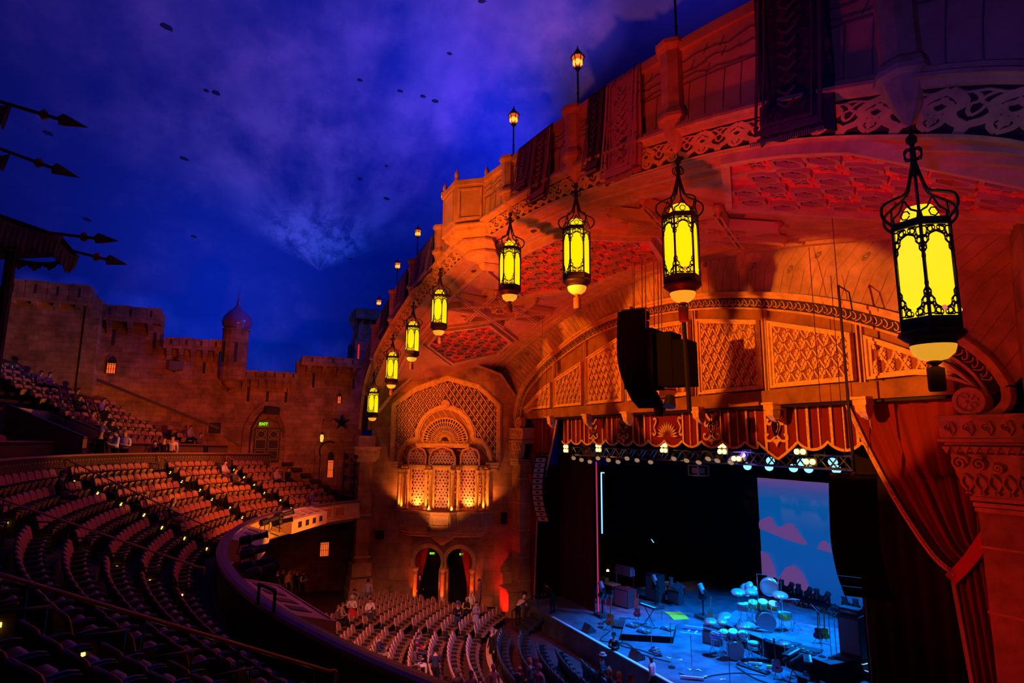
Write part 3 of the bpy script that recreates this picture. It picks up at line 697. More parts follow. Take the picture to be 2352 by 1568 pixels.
# ------------------------------------------------------------------ columns that carry the canopy
def cap_column(s_):
    t = thing('canopy_column', 'stone pier with carved capital carrying the %s foot of the canopy' % ('far left' if s_ < 0 else 'near right'), 'column', (s_*19.3, 8.35, 0)); t['kind'] = 'structure'
    b = MB(); b.box((0, 0, -1.0), (1.5, 1.6, .5)); b.build('capital', trimm, t)
    b = MB()
    for z, w_ in ((-.68, 1.7), (-1.3, 1.5), (-1.42, 1.3), (-1.52, 1.15)): b.box((0, 0, z), (w_, w_+.05, .14))
    fm = lambda p, q, h: (.75+h, -.7+p, -1.2+q)
    for i in range(5): b.ribbon([(.1+.28*i+q, .2+w_) for q, w_ in scroll(0, 0, .12, i, 1.4, 10)], .035, fm, 0, .03)
    b.build('capital_moulding', trimm, t)
    b = MB(); b.box((0, 0, -5.8), (.85, .85, 8.8)); b.build('shaft', stoneX, t)
    b = MB()
    for z, w_ in ((-5.0, 1.0), (-7.6, 1.05), (-8.4, 1.25), (-9.3, 1.45), (-10.0, 1.6)): b.box((0, 0, z), (w_, w_, .12 if w_ < 1.1 else .8)); 
    b.build('shaft_moulding', trimm, t)
    # carved spandrel from capital up to the canopy edge
    b = MB(); fm = lambda p, q, h: (.45*1+h if s_ < 0 else -.45-h, -.5+p, q)
    b.box((0, 0, -.3), (1.0, 1.1, .8)); b.build('impost', trimm, t)
cap_column(-1); cap_column(1)
# ------------------------------------------------------------------ niche wall, far side
N0 = Vector((-18.8, 9.0, 0)); N1 = Vector((-13.9, 17.0, 0)); ND = (N1-N0).normalized(); NN = Vector((ND.y, -ND.x, 0))
def nm(t, z, h): return N0+ND*t+Vector((0, 0, z))+NN*h
def arcp(cx, cz, r, a0, a1, n=12, rz=None): return [(cx+r*math.cos(R(a0+(a1-a0)*i/n)), cz+(rz or r)*math.sin(R(a0+(a1-a0)*i/n))) for i in range(n+1)]
dl = arcp(3.72, -7.8, .86, -25, 205, 14)
dr = arcp(5.75, -7.8, .86, -25, 205, 14)
outl = [(-.4, -10.4), (3.02, -10.4)]+[(3.02, -8.3)]+dl[::-1]+[(4.42, -8.3), (4.42, -10.4), (5.05, -10.4), (5.05, -8.3)]+dr[::-1]+[(6.45, -8.3), (6.45, -10.4), (9.5, -10.4), (9.5, 1.5), (9.35, 2.6), (8.3, 4.2), (5.16, 5.4), (2.6, 4.3), (.9, 2.6), (-.4, .8)]
mstoneN = mat('niche_stone', (.48, .26, .11), .85, nscale=.8, namt=.4, kind='stone', p=('Y', 1.5, .75))
b = MB(); b.poly(outl, nm, 0, -.35); wl = b.build('wall_niche', mstoneN); struct(wl)
# gable moulding where the soffit ends on the wall
b = MB(); b.ribbon([(-.3, 1.2), (.9, 2.75), (2.6, 4.25), (5.16, 5.35), (8.3, 4.15), (9.3, 2.7)], .16, nm, 0, .3); struct(b.build('trim_gable', trimm))
ni = thing('wall_niche_frame', 'gilded octagonal frame with lattice and lobed arch above the far box balcony', 'frame'); ni['kind'] = 'structure'
OF = [(1.1, -1.6), (1.1, 2.15), (2.55, 3.2), (4.7, 3.95), (6.85, 3.35), (8.2, 2.15), (8.2, -1.6)]
b = MB()
for wd, hh in ((.36, .12), (.2, .2)): b.ribbon([(t, z) for t, z in OF], wd, nm, 0, hh)
b.build('octagon_frame', gold, ni)
b = MB(); INN = [(1.25, -1.5), (1.25, 2.05), (2.65, 3.05), (4.7, 3.78), (6.75, 3.2), (8.05, 2.05), (8.05, -1.5)]
b.poly(INN, nm, .0, .03); b.build('lattice_ground', mat('lattice_ground', (.1, .05, .03), .8), ni)
b = MB()
def clipseg(p, q, P, n=24):
    out = []; cur = []
    for i in range(n+1):
        a_ = (p[0]+(q[0]-p[0])*i/n, p[1]+(q[1]-p[1])*i/n)
        if inpoly(a_, P): cur.append(a_)
        else:
            if len(cur) > 1: out.append((cur[0], cur[-1]))
            cur = []
    if len(cur) > 1: out.append((cur[0], cur[-1]))
    return out
def lattice(b, P, fn, sx, sz, wd, h0, h1, flo=True, fr=.3, n=60):
    xs = [p[0] for p in P]; zs = [p[1] for p in P]; x0, x1, z0, z1 = min(xs), max(xs), min(zs), max(zs); H = z1-z0
    k = -int(H/sz)-2
    while x0+k*sx < x1+H/sz*sx:
        for s_ in (1, -1):
            a_ = (x0+k*sx, z0 if s_ > 0 else z1); c_ = (a_[0]+H/sz*sx/1*1.0, z1 if s_ > 0 else z0)
            for p, q in clipseg(a_, c_, P, n): b.ribbon([p, q], wd, fn, h0, h1)
        k += 1
    if flo:
        j = 0; z = z0
        while z < z1+sz:
            i = -1
            while x0+i*sx < x1+sx:
                for off in (0,):
                    cx, cz = x0+i*sx+(sx/2 if j % 2 == 0 else 0), z
                    if inpoly((cx, cz), P):
                        for q in range(4):
                            a_ = q*PI/2; b.poly([(cx+fr*sx*.8*math.cos(a_+d_)*r_, cz+fr*sz*math.sin(a_+d_)*r_) for d_, r_ in ((0, 1), (.5, .7), (.5, .3), (0, .15), (-.5, .3), (-.5, .7))], fn, h0, h1)
                i += 1
            j += 1; z += sz/2
# lattice between frame and lobed arch
def outside_arch(p):
    t, z = p[0]-4.65, p[1]
    return not (z < -1.5 or (t/2.15)**2+((z-.1)/2.05)**2 < 1 and z > 0 or abs(t) < 2.1 and z <= .1 or ((abs(t)-1.9)/1.15)**2+((z+1.5)/1.55)**2 < 1)
bb = MB(); lattice(bb, INN, nm, .46, .66, .06, .03, .1)
keep = []
# drop pieces that fall behind the lobed arch
V = bb.v; 
nf = [f for f in bb.f if outside_arch(((Vector(V[f[0]])-N0).dot(ND), V[f[0]][2]))]
bb.f = nf; bb.m = [0]*len(nf)
bb.build('lattice', gold, ni)
LOB = smooth([(1.6, -1.5), (1.7, -.9), (2.15, -.3), (2.75, -.05), (2.82, .5), (3.4, 1.5), (4.65, 2.02), (5.9, 1.5), (6.48, .5), (6.55, -.05), (7.15, -.3), (7.6, -.9), (7.7, -1.5)], 5)
b = MB(); b.poly([(1.6, -1.6)]+LOB+[(7.7, -1.6)], nm, 0, .045); b.build('niche_back', mat('niche_back', (.5, .27, .12), .8, nscale=1, namt=.2), ni)
b = MB(); b.ribbon(LOB, .34, nm, 0, .16); b.ribbon(LOB, .16, nm, .1, .24); b.lathe([(.02, .0), (.3, .05), (.3, .25), (.1, .3)], (0, 0, 0), 12, M=Matrix.Translation(nm(4.65, 2.2, .05)) @ Matrix(((ND.x, 0, NN.x), (ND.y, 0, NN.y), (0, 1, 0))).to_4x4())
b.build('lobed_arch', gold, ni)
# fan
b = MB(); c0 = (4.65, -.2)
b.poly([c0]+arcp(*c0, 1.5, 0, 180, 24), nm, .05, .1); b.build('fan_ground', dark, ni)
b = MB()
for i in range(25):
    a_ = PI*i/24; b.ribbon([(c0[0]+r_*math.cos(a_), c0[1]+r_*math.sin(a_)) for r_ in (.28, 1.5)], [.03, .07], nm, .08, .22)
for r_, wd in ((.3, .06), (.62, .05), (.92, .05), (1.22, .06), (1.5, .12)): b.ribbon(arcp(*c0, r_, 0, 180, 24), wd, nm, .08, .2)
for i in range(24):
    a_ = PI*(i+.5)/24; b.lathe([(.01, 0), (.05, .02), (.01, .06)], nm(c0[0]+1.52*math.cos(a_), c0[1]+1.52*math.sin(a_), .22), 6)
b.build('fan', gold, ni)
b = MB()
for t_ in (1.45, 7.85):
    for z, w_ in ((-1.62, .9), (-1.8, .8), (-2.0, .6)): b.add([nm(t_+sx*w_/2, z+sz*.08, h) for sz in (-1, 1) for sx in (-1, 1) for h in (0, .35)], [(0, 1, 3, 2), (4, 6, 7, 5), (0, 2, 6, 4), (1, 5, 7, 3), (0, 4, 5, 1), (2, 3, 7, 6)])
b.build('impost_block', trimm, ni)

# oriel box with pierced screens, columns and balcony
orl = thing('box_balcony', 'brightly lit carved box balcony with pierced screens and paired columns', 'balcony'); orl['kind'] = 'structure'
PLAN = [(1.65, 0), (2.35, .55), (3.75, .55), (4.1, 1.0), (5.25, 1.0), (5.6, .55), (7.0, .55), (7.65, 0)]
def pl(sc, z, oh=0): return [nm(4.65+(t-4.65)*sc, z, max(0, h*sc+(oh if h > 0 else 0))) for t, h in PLAN]
grd = mat('screen_ground', (.25, .1, .06), .8); scr = mat('pierced_screen', (.85, .5, .34), .5, nscale=6, namt=.15)
b = MB(); b.loft([pl(.93, -4.5, -.1), pl(.93, -1.75, -.1)], closed=False); b.build('screen_ground', grd, orl)
b = MB()
for z0, z1, sc in ((-4.66, -4.5, 1.03), (-1.95, -1.85, 1.0), (-1.85, -1.72, 1.05)): b.loft([pl(sc*.9, z0), pl(sc, z0), pl(sc, z1), pl(sc*.9, z1)], closed=False)
b.build('cornice', gold, orl)
def facet(i, z0, z1, inset=.93):
    A_, B_ = PLAN[i], PLAN[i+1]; t0, h0 = 4.65+(A_[0]-4.65)*inset, max(0, A_[1]*inset-.1); t1, h1 = 4.65+(B_[0]-4.65)*inset, max(0, B_[1]*inset-.1); L_ = math.hypot(t1-t0, h1-h0)
    P0_ = nm(t0, 0, h0); P1_ = nm(t1, 0, h1); dd = (P1_-P0_).normalized(); n_ = Vector((dd.y, -dd.x, 0))
    return (lambda p, q, h: P0_+dd*p+Vector((0, 0, q))+n_*h), L_
def pierced(b, fn, x0, x1, z0, z1, s_=.26):
    nx = max(1, round((x1-x0)/s_)); nz = max(1, round((z1-z0)/(s_*.87))); sx = (x1-x0)/nx; sz = (z1-z0)/nz
    for j in range(nz):
        for i in range(nx+1):
            cx = x0+(i+(.5 if j % 2 else 0))*sx; cz = z0+(j+.5)*sz
            if cx > x1-.02 or cx < x0+.02: continue
            b.ring2(hexa(cx, cz, sx*.56), hexa(cx, cz, sx*.3), fn, .0, .06)
            if (i+j*2) % 3 == 0: b.poly(star(cx, cz, sx*.24, 5, .5), fn, .01, .04)
b = MB(); fb = MB()
for i in range(7):
    fn, L_ = facet(i, -4.5, -1.95)
    if L_ > .5:
        pierced(b, fn, .1, L_-.1, -4.45, -2.0, .22)
    fb.ring2([(0, -4.5), (L_, -4.5), (L_, -1.95), (0, -1.95)], [(.09, -4.42), (L_-.09, -4.42), (L_-.09, -2.02), (.09, -2.02)], fn, 0, .1)
b.build('pierced_screen', scr, orl); fb.build('screen_frame', gold, orl)
for i, (t_, h_) in enumerate([(1.75, .32), (2.0, .5), (2.35, .68), (3.62, .75), (3.95, 1.0), (5.38, 1.0), (5.72, .75), (6.98, .68), (7.3, .5), (7.58, .32)]):
    b = MB(); p = nm(t_, 0, h_)
    b.lathe([(.14, -4.5), (.14, -4.42), (.09, -4.36), (.085, -2.35), (.1, -2.3), (.08, -2.25), (.15, -2.05), (.16, -1.95)], (p.x, p.y, 0), 10); b.build('column', gold, orl, True)
# upper tier with three pierced arches
def tier(t0, t1, h_, ztop, zs, lab):
    b = MB(); m_ = (t0+t1)/2; r_ = (t1-t0)/2
    b.poly([(t0, -1.72), (t1, -1.72), (t1, zs), (m_+r_*.75, zs+(ztop-zs)*.65), (m_, ztop), (m_-r_*.75, zs+(ztop-zs)*.65), (t0, zs)], lambda p, q, h: nm(p, q, h), h_-.35, h_-.04)
    b.build('arch_ground', grd, orl)
    b = MB(); P = [(t0+.1, -1.68), (t1-.1, -1.68), (t1-.1, zs), (m_, ztop-.15), (t0+.1, zs)]; c = MB()
    nz = int((ztop+1.7)/.2)
    for j in range(nz+1):
        for i in range(12):
            cx = t0+.12+(i+(.5 if j % 2 else 0))*.2; cz = -1.6+j*.19
            if inpoly((cx, cz), P): c.ring2(hexa(cx, cz, .115), hexa(cx, cz, .06), nm, h_-.05, h_+.02)
    c.build('pierced_arch', scr, orl)
    b.ribbon([(t0, -1.7), (t0, zs), (m_-r_*.75, zs+(ztop-zs)*.65), (m_, ztop), (m_+r_*.75, zs+(ztop-zs)*.65), (t1, zs), (t1, -1.7)], .12, nm, h_-.05, h_+.08); b.build('arch_frame', mat('rose_plaster', (.7, .32, .22), .5), orl)
tier(3.85, 5.5, .95, -.55, -1.2, ''); tier(2.35, 3.5, .5, -.6, -1.1, ''); tier(5.8, 7.0, .5, -.6, -1.1, '')
b = MB(); 
for z0, z1, e in ((-.62, -.5, .5), (-.5, -.36, .62)): b.add([nm(t_, z, h_) for z in (z0, z1) for t_, h_ in ((3.1-e*.3, 0), (3.1-e*.3, e+.35), (6.2+e*.3, e+.35), (6.2+e*.3, 0))], [(0, 1, 5, 4), (1, 2, 6, 5), (2, 3, 7, 6), (4, 5, 6, 7), (3, 2, 1, 0)])
b.build('top_cornice', gold, orl)
# balcony front + corbels
b = MB(); b.loft([pl(1.04, -5.55, .1), pl(1.06, -4.75, .15), pl(1.1, -4.7, .2), pl(1.1, -4.6, .2), pl(.9, -4.6)], closed=False); b.build('balcony_front', trimm, orl)
b = MB(); crv = MB()
for i in range(7):
    A_, B_ = pl(1.05, 0, .14)[i], pl(1.05, 0, .14)[i+1]; dd = B_-A_; L_ = dd.length; dd.normalize(); n_ = Vector((dd.y, -dd.x, 0))
    fn = lambda p, q, h: A_+dd*p+Vector((0, 0, q))+n_*h
    if L_ > .4:
        b.ring2([(.06, -5.5), (L_-.06, -5.5), (L_-.06, -4.8), (.06, -4.8)], [(.12, -5.42), (L_-.12, -5.42), (L_-.12, -4.88), (.12, -4.88)], fn, 0, .04)
        for k in range(int(L_/.16)): crv.ribbon([(.16+.16*k+p, -5.15+q*(1 if k % 2 else -1)) for p, q in scroll(0, 0, .13, k, 1.2, 8)], .03, fn, 0, .03)
b.build('balcony_panel_frame', trimm, orl); crv.build('balcony_carving', mat('pale_carving', (.55, .5, .48), .6), orl)
b = MB(); pr = [(1.04, -5.55, .1), (1.0, -5.62, .1), (1.0, -5.72, .08), (.97, -5.76, .05), (.96, -5.9, .05), (.9, -6.0, 0), (.9, -6.1, 0), (.8, -6.2, -.05), (.55, -6.25, -.1)]
b.loft([pl(s_, z, o_) for s_, z, o_ in pr], closed=False)
b.loft([[nm(4.65+(t-4.65)*k_, z, h_*k_+.05) for t, h_ in ((3.5, .0), (3.9, 1.15), (5.4, 1.15), (5.8, .0))] for k_, z in ((1, -5.75), (.9, -5.95), (.88, -6.05), (.6, -6.35), (.3, -6.6), (.04, -6.85))], closed=False)
b.build('corbel', trimm, orl)
for t_, p_ in ((1.9, 90), (3.0, 90), (3.9, 120), (5.4, 120), (6.4, 90), (7.4, 90)):
    q = nm(t_, -4.45, 1.15 if 3.5 < t_ < 5.8 else .85); e = nm(t_, -2.2, .15)
    light('niche_uplight', 'SPOT', q, e, p_*3.0, (1, .25, .04), 110, 1, .04)
# arched doorways with curtains, columns and exit signs
for k, (c_, arc, lab) in enumerate(((3.72, dl, 'left'), (5.75, dr, 'right'))):
    b = MB(); P = [(c_-.7, -10.4), (c_-.7, -8.3)]+arc[::-1]+[(c_+.7, -8.3), (c_+.7, -10.4)]
    b.ribbon([(c_-.78, -8.2)]+arcp(c_, -7.8, .98, 205, -25, 16)+[(c_+.78, -8.2)], .26, nm, 0, .1); struct(b.build('trim_door_arch', trimm))
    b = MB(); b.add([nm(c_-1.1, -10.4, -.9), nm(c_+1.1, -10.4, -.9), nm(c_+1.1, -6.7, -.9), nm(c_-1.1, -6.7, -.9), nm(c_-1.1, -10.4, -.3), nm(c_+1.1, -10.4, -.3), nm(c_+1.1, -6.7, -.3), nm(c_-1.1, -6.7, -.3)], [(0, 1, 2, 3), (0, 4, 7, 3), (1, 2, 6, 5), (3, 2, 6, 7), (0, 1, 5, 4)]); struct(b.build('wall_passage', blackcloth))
    rings = []
    for j in range(9):
        z = -6.98-3.3*j/8; pull = .9*math.sin(PI*min(1, j/5.5))*.0+(.62 if j >= 5 else .62*j/5)
        wd_ = .85-.12*0-pull*.75
        x0 = c_+(-.86 if k == 0 else .86); sg = 1 if k == 0 else -1
        rings.append([nm(x0+sg*max(.18, wd_)*i/10, z, -.2+.07*math.cos(i*PI)) for i in range(11)])
    b = MB(); b.loft(rings, closed=False); tag(b.build('doorway_curtain', mat('red_velvet', (.4, .03, .02), .9), None, True), 'dark red curtain drawn aside in the %s arched doorway below the box balcony' % lab, 'curtain', 'curtains of the two arched doorways')
for i, t_ in enumerate((2.95, 4.72, 6.6)):
    b = MB(); p = nm(t_, 0, .16); b.lathe([(.24, -10.35), (.24, -10.2), (.16, -10.1), (.14, -8.6), (.17, -8.5), (.14, -8.45), (.22, -8.25), (.26, -8.15)], (p.x, p.y, 0), 12)
    tag(b.build('doorway_column', gold, None, True), ('slim stone column left of the two arched doorways, lit red at its foot', 'slim stone column between the two arched doorways', 'slim stone column right of the two arched doorways')[i], 'column', 'columns of the two arched doorways')
    light('column_uplight', 'SPOT', nm(t_, -10.15, .65), nm(t_, -8.8, .1), 150, (1, .08, .01), 60, 1, .03)
def exit_sign(label, loc, dirx, w_=.5):
    # dirx: unit vector along the text
    t = thing('exit_sign', label, 'sign', loc, math.atan2(dirx[1], dirx[0]))
    b = MB(); b.box((0, .03, 0), (w_, .06, w_*.42)); b.build('sign_box', mat('sign_box', (.02, .05, .02), .5, emit=(.02, .25, .0), es=.35), t)
    cu = bpy.data.curves.new('lettering', 'FONT'); cu.body = 'EXIT'; cu.size = w_*.42; cu.extrude = .004; cu.align_x = 'CENTER'; cu.align_y = 'CENTER'
    cu.offset = .006; tmp = bpy.data.objects.new('tmp_text', cu); me_ = bpy.data.meshes.new_from_object(tmp); bpy.data.objects.remove(tmp)
    o = bpy.data.objects.new('lettering', me_); C.objects.link(o); o.parent = t; o.location = (0, -.012, 0); o.rotation_euler = (PI/2, 0, 0)
    me_.materials.clear(); me_.materials.append(mat('exit_green', (.3, .9, .05), .5, emit=(.35, 1, .02), es=1.1))
exit_sign('green EXIT sign glowing in the left arched doorway', nm(3.9, -7.35, -.25), ND, .36)
exit_sign('green EXIT sign glowing in the right arched doorway', nm(5.85, -7.35, -.25), ND, .36)
# wall speaker beside column
b = MB(); b.box((0, 0, 0), (.5, .45, .45)); o = b.build('wall_speaker', black); o.location = nm(.55, -6.2, .3); tag(o, 'small dark loudspeaker fixed to the wall beside the far canopy column', 'loudspeaker')
b = MB(); b.box((0, 0, 0), (.3, .3, .7)); o = b.build('wall_speaker', black); o.location = nm(8.6, -5.0, .2); tag(o, 'narrow black loudspeaker box on the wall right of the box balcony', 'loudspeaker')

# ------------------------------------------------------------------ stage arch
YP = 17.0
def zarch(x): return interp([(a, z) for a, z in ARCH])(x)
def arm(p, q, h): return (p, YP-h, q)
tym = thing('stage_arch', 'timber panelled arch above the stage opening with gilded lattice', 'arch'); tym['kind'] = 'structure'
AR = resamp(archf, 90)
b = MB(); top = [(x, z) for x, z in AR if z > 1.25]
b.loft([[(x, YP+.05, min(z, 1.24)) for x, z in AR], [(x, YP+.05, z) for x, z in AR]], closed=False)
b.build('arch_board', mat('arch_timber', (.34, .15, .05), .65, nscale=1.3, namt=.3), tym)
# ornamental band along the arch with a dark ground and a leaf running through it
def offs(d):
    out = []
    for i in range(len(AR)):
        a_, c_ = AR[max(0, i-1)], AR[min(len(AR)-1, i+1)]; dx, dz = c_[0]-a_[0], c_[1]-a_[1]; l = math.hypot(dx, dz); out.append((AR[i][0]+dz/l*d, AR[i][1]-dx/l*d))
    return out
b = MB(); b.ribbon(offs(.26), .36, arm, 0, .05); b.build('arch_band_ground', mat('frieze_ground', (.05, .03, .025)), tym)
b = MB(); b.ribbon(offs(.05), .1, arm, 0, .22); b.ribbon(offs(-.06), .12, arm, 0, .3); b.ribbon(offs(.48), .07, arm, 0, .12)
o1, o2 = offs(.12), offs(.42)
def bandmap(p, q, h):
    i = max(0, min(88, int(p))); f_ = p-i; A_ = o1[i]; B_ = o1[i+1]; D_ = o2[i]; E_ = o2[i+1]
    x = (A_[0]*(1-f_)+B_[0]*f_)*(1-q)+(D_[0]*(1-f_)+E_[0]*f_)*q; z = (A_[1]*(1-f_)+B_[1]*f_)*(1-q)+(D_[1]*(1-f_)+E_[1]*f_)*q
    return (x, YP-.05-h, z)
for k in range(88):
    b.ribbon([(k+p, q) for p, q in smooth([(0, .1), (.3, .25), (.5, .6), (.35, .85), (.15, .7)], 2)], .09, bandmap, 0, .05)
    b.ribbon([(k+p, q) for p, q in smooth([(.5, .95), (.75, .8), (.95, .45), (.8, .2)], 2)], .09, bandmap, 0, .05)
b.build('arch_band', trimm, tym)
ptop = interp([(-12.6, 1.9), (-10.3, 2.9), (-8.6, 3.4), (-5.6, 4.12), (-5.1, 4.25), (-1.9, 4.95), (.2, 5.05), (2.8, 4.9), (3.3, 4.83), (6.34, 4.25), (6.8, 4.15), (9.86, 3.24), (10.28, 3.11), (11.75, 2.4), (12.58, 1.95), (13.1, 1.35)])
ZB = 1.78
names_ = ['far left horn shaped', 'second from the far left', 'third from the far left', 'middle', 'first right of the middle', 'second right of the middle', 'near right horn shaped']
dkg = mat('lattice_gold_brown_ground', (.3, .11, .03), .8)  # gold-brown ground behind the lattice bars
for k, (x0, x1) in enumerate([(-12.7, -9.1), (-8.62, -5.65), (-5.13, -2.0), (-1.5, 2.78), (3.26, 6.32), (6.78, 9.86), (10.28, 13.1)]):
    t = thing('lattice_panel', 'gilded diamond lattice panel in the stage arch, %s' % names_[k], 'panel', group='gilded lattice panels of the stage arch')
    n = 10
    if k == 0: P = [(x1, ZB), (x1, ptop(x1))]+[(x1+(x0-x1)*i/n, ptop(x1+(x0-x1)*i/n)) for i in range(1, n+1)]+[(-12.2, 1.55), (-11.4, 1.78)]
    elif k == 6: P = [(x0, ZB), (x0, ptop(x0))]+[(x0+(x1-x0)*i/n, ptop(x0+(x1-x0)*i/n)) for i in range(1, n+1)]+[(12.75, 1.5), (12.2, 1.72), (11.6, 1.8)]
    else: P = [(x0, ZB), (x0, ptop(x0))]+[(x0+(x1-x0)*i/n, ptop(x0+(x1-x0)*i/n)) for i in range(1, n)]+[(x1, ptop(x1)), (x1, ZB)]
    cx = sum(p[0] for p in P)/len(P); cz = sum(p[1] for p in P)/len(P)
    def shr(P, d):
        out = []
        for i in range(len(P)):
            a_, p, c_ = P[i-1], P[i], P[(i+1) % len(P)]
            d1 = Vector((p[0]-a_[0], p[1]-a_[1])).normalized(); d2 = Vector((c_[0]-p[0], c_[1]-p[1])).normalized(); n1 = Vector((-d1.y, d1.x)); n2 = Vector((-d2.y, d2.x)); m_ = (n1+n2); 
            s_ = d/max(.5, m_.length_squared/2)
            sg = 1 if area > 0 else -1
            out.append((p[0]+m_.x*s_*sg/1, p[1]+m_.y*s_*sg/1))
        return out
    area = sum(P[i-1][0]*P[i][1]-P[i][0]*P[i-1][1] for i in range(len(P)))
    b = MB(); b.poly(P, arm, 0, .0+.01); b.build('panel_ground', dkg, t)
    b = MB(); i1 = shr(P, .08); i2 = shr(P, .16); b.ring2(P, i1, arm, 0, .2); b.ring2(i1, i2, arm, 0, .12); b.build('panel_frame', gold, t)
    b = MB(); lattice(b, i2, arm, .44, .7, .05, .02, .09, False, n=90); b.build('diagonal_bars', gold, t)
    b = MB()
    zz = ZB; j = 0
    while zz < 5.3:
        xx = x0-.44
        while xx < x1+.5:
            c_x = xx+(.22 if j % 2 else 0)
            if inpoly((c_x, zz), i2):
                for q in range(4):
                    a_ = q*PI/2; dx_, dz_ = math.cos(a_), math.sin(a_)
                    b.poly([(c_x+dx_*r_*.13-dz_*w_*.05, zz+dz_*r_*.2+dx_*w_*.065) for r_, w_ in ((.15, .3), (.6, 1), (1, 0), (.6, -1), (.15, -.3))], arm, .02, .1)
                    b.ribbon([(c_x+.045*math.cos(e)+(dx_-dz_)*.07, zz+.045*math.sin(e)+(dz_+dx_)*.1) for e in [2*PI*h_/5 for h_ in range(5)]], .022, arm, .02, .08, True)
            xx += .44
        zz += .35; j += 1
    b.build('florets', gold, t)
# architrave beam, mullions, corbels, volutes
b = MB()
b.box((0.3, YP-.02, 1.46), (24.6, .34, .5)); b.build('architrave', mat('arch_timber', (.34, .15, .05)), tym)
b = MB(); b.box((.3, YP+.2, 1.17), (24.0, .5, .09)); b.build('architrave_lip', black, tym)
b = MB()
for x in (-8.85, -5.39, -1.75, 3.02, 6.55, 10.07):
    zt = zarch(x)-.5
    for dx in (-.07, .07): b.box((x+dx, YP-.02, (1.7+zt)/2), (.05, .12, zt-1.7))
b.build('mullion', trimm, tym)
for x in (-8.85, -4.94, -1.46, 3.27, 6.85, 10.15):
    b = MB(); b.box((x, YP-.28, 1.24), (.5, .42, .08)); b.box((x, YP-.25, 1.12), (.42, .36, .16)); b.loft([[(x+sx*w_, YP-.06-d_*(1 if sy else 0), z) for sx, sy in ((-1, 0), (1, 0), (1, 1), (-1, 1))] for w_, d_, z in ((.17, .36, 1.04), (.16, .33, .85), (.11, .22, .74), (.12, .2, .7), (.03, .05, .62))], caps=True); b.build('corbel', gold, tym)
for sx in (-1, 1):
    b = MB(); cx, cz = sx*12.98, 1.0
    path = [(sx*13.75, 1.3), (sx*13.72, .95), (sx*13.45, .68), (sx*13.1, .6)]
    b.ribbon(smooth(path, 5), .2, arm, 0, .25); b.ribbon([(cx+.33*math.cos(PI*i/10), cz+.3*math.sin(PI*i/10)) for i in range(20)], .1, arm, 0, .36, True)
    b.poly([(cx+.3*math.cos(PI*i/10), cz+.27*math.sin(PI*i/10)) for i in range(20)], arm, .02, .3)
    for q in range(8): b.ribbon([(cx+.05*math.cos(q*PI/4), cz+.05*math.sin(q*PI/4)), (cx+.22*math.cos(q*PI/4+.2), cz+.2*math.sin(q*PI/4+.2))], .05, arm, .3, .35)
    b.build('volute', trimm, tym)
# piers either side of the opening
def pier(s_):
    t = thing('stage_pier', 'carved stone pier on the %s side of the stage opening' % ('near right' if s_ > 0 else 'far left'), 'pier'); t['kind'] = 'structure'
    x0, x1 = 12.25, 15.6; xm = s_*(x0+x1)/2; W_ = x1-x0
    b = MB(); b.box((xm, YP+.1, .33), (W_, 1.0, .68)); b.build('abacus', trimm, t)
    fm = lambda p, q, h: (s_*p, YP-.4-h, q)
    b = MB()
    for z, e in ((.62, .06), (.04, .05), (-.06, -.06), (-.14, -.02)): b.box((xm+s_*e/2*-1, YP+.1, z), (W_+e, 1.0+2*e, .07))
    x = x0+.12
    while x < x1: 
        b.ribbon([(x+p, .34+q) for p, q in scroll(.1, 0, .13, 0, 1.3, 10)], .035, fm, 0, .05); b.ribbon([(x+.2+p, .3+q) for p, q in ((0, .2), (.08, 0), (0, -.14), (-.08, 0), (0, .2))], .035, fm, 0, .05); x += .42
    x = x0+.05
    while x < x1:
        b.poly([(x, -.12), (x+.1, -.3), (x+.2, -.12)], fm, 0, .06); x += .22
    b.box((xm+s_*.1, YP+.15, -.22), (W_-.15, .9, .2)); b.build('capital_moulding', trimm, t)
    b = MB(); b.poly([(x0+.2, -.3), (x1, -.3), (x1, -1.3), (x0+.62, -1.3), (x0+.42, -1.05), (x0+.3, -.8)], fm, -.3, 0); b.build('capital_block', trimm, t)
    b = MB()
    for cx, cz, r_, tt in ((x0+.42, -.52, .2, 0), (x0+.86, -.54, .18, 1), (x0+1.25, -.62, .13, 2), (x0+2.1, -.55, .2, 1)): b.ribbon(scroll(cx, cz, r_, tt, 1.8, 22, .9), .05, fm, 0, .08)
    for i in range(5): b.ribbon(smooth([(x0+.5+.3*i, -.78), (x0+.42+.3*i, -1.0), (x0+.62+.3*i, -1.25)], 4), .04, fm, 0, .06); b.ribbon(smooth([(x0+.5+.3*i, -.78), (x0+.68+.3*i, -1.0), (x0+.5+.3*i, -1.25)], 4), .04, fm, 0, .06)
    b.ring2([(x0+1.7, -.38), (x0+2.9, -.38), (x0+2.9, -1.22), (x0+1.7, -1.22)], [(x0+1.8, -.46), (x0+2.8, -.46), (x0+2.8, -1.14), (x0+1.8, -1.14)], fm, 0, .06)
    b.build('capital_scrolls', trimm, t)
    b = MB()
    for z, e in ((-1.36, .1), (-1.5, .04), (-1.62, 0)): b.box((s_*(x0+.6+1.5), YP+.1, z), (3.0+e, .9+e, .1))
    b.build('neck_moulding', trimm, t)
    b = MB(); b.box((s_*(x0+.62+1.5), YP+.15, -6.1), (3.0, .8, 9.0)); b.build('shaft', mat('pier_stone', (.46, .26, .12), .85, nscale=1.1, namt=.35), t)
    b = MB()
    for z in (-2.5, -4.0, -5.6, -7.2, -8.6): b.box((s_*(x0+.6+1.5), YP+.15, z), (3.03, .84, .05))
    b.build('shaft_joint', trimm, t)
pier(1); pier(-1)
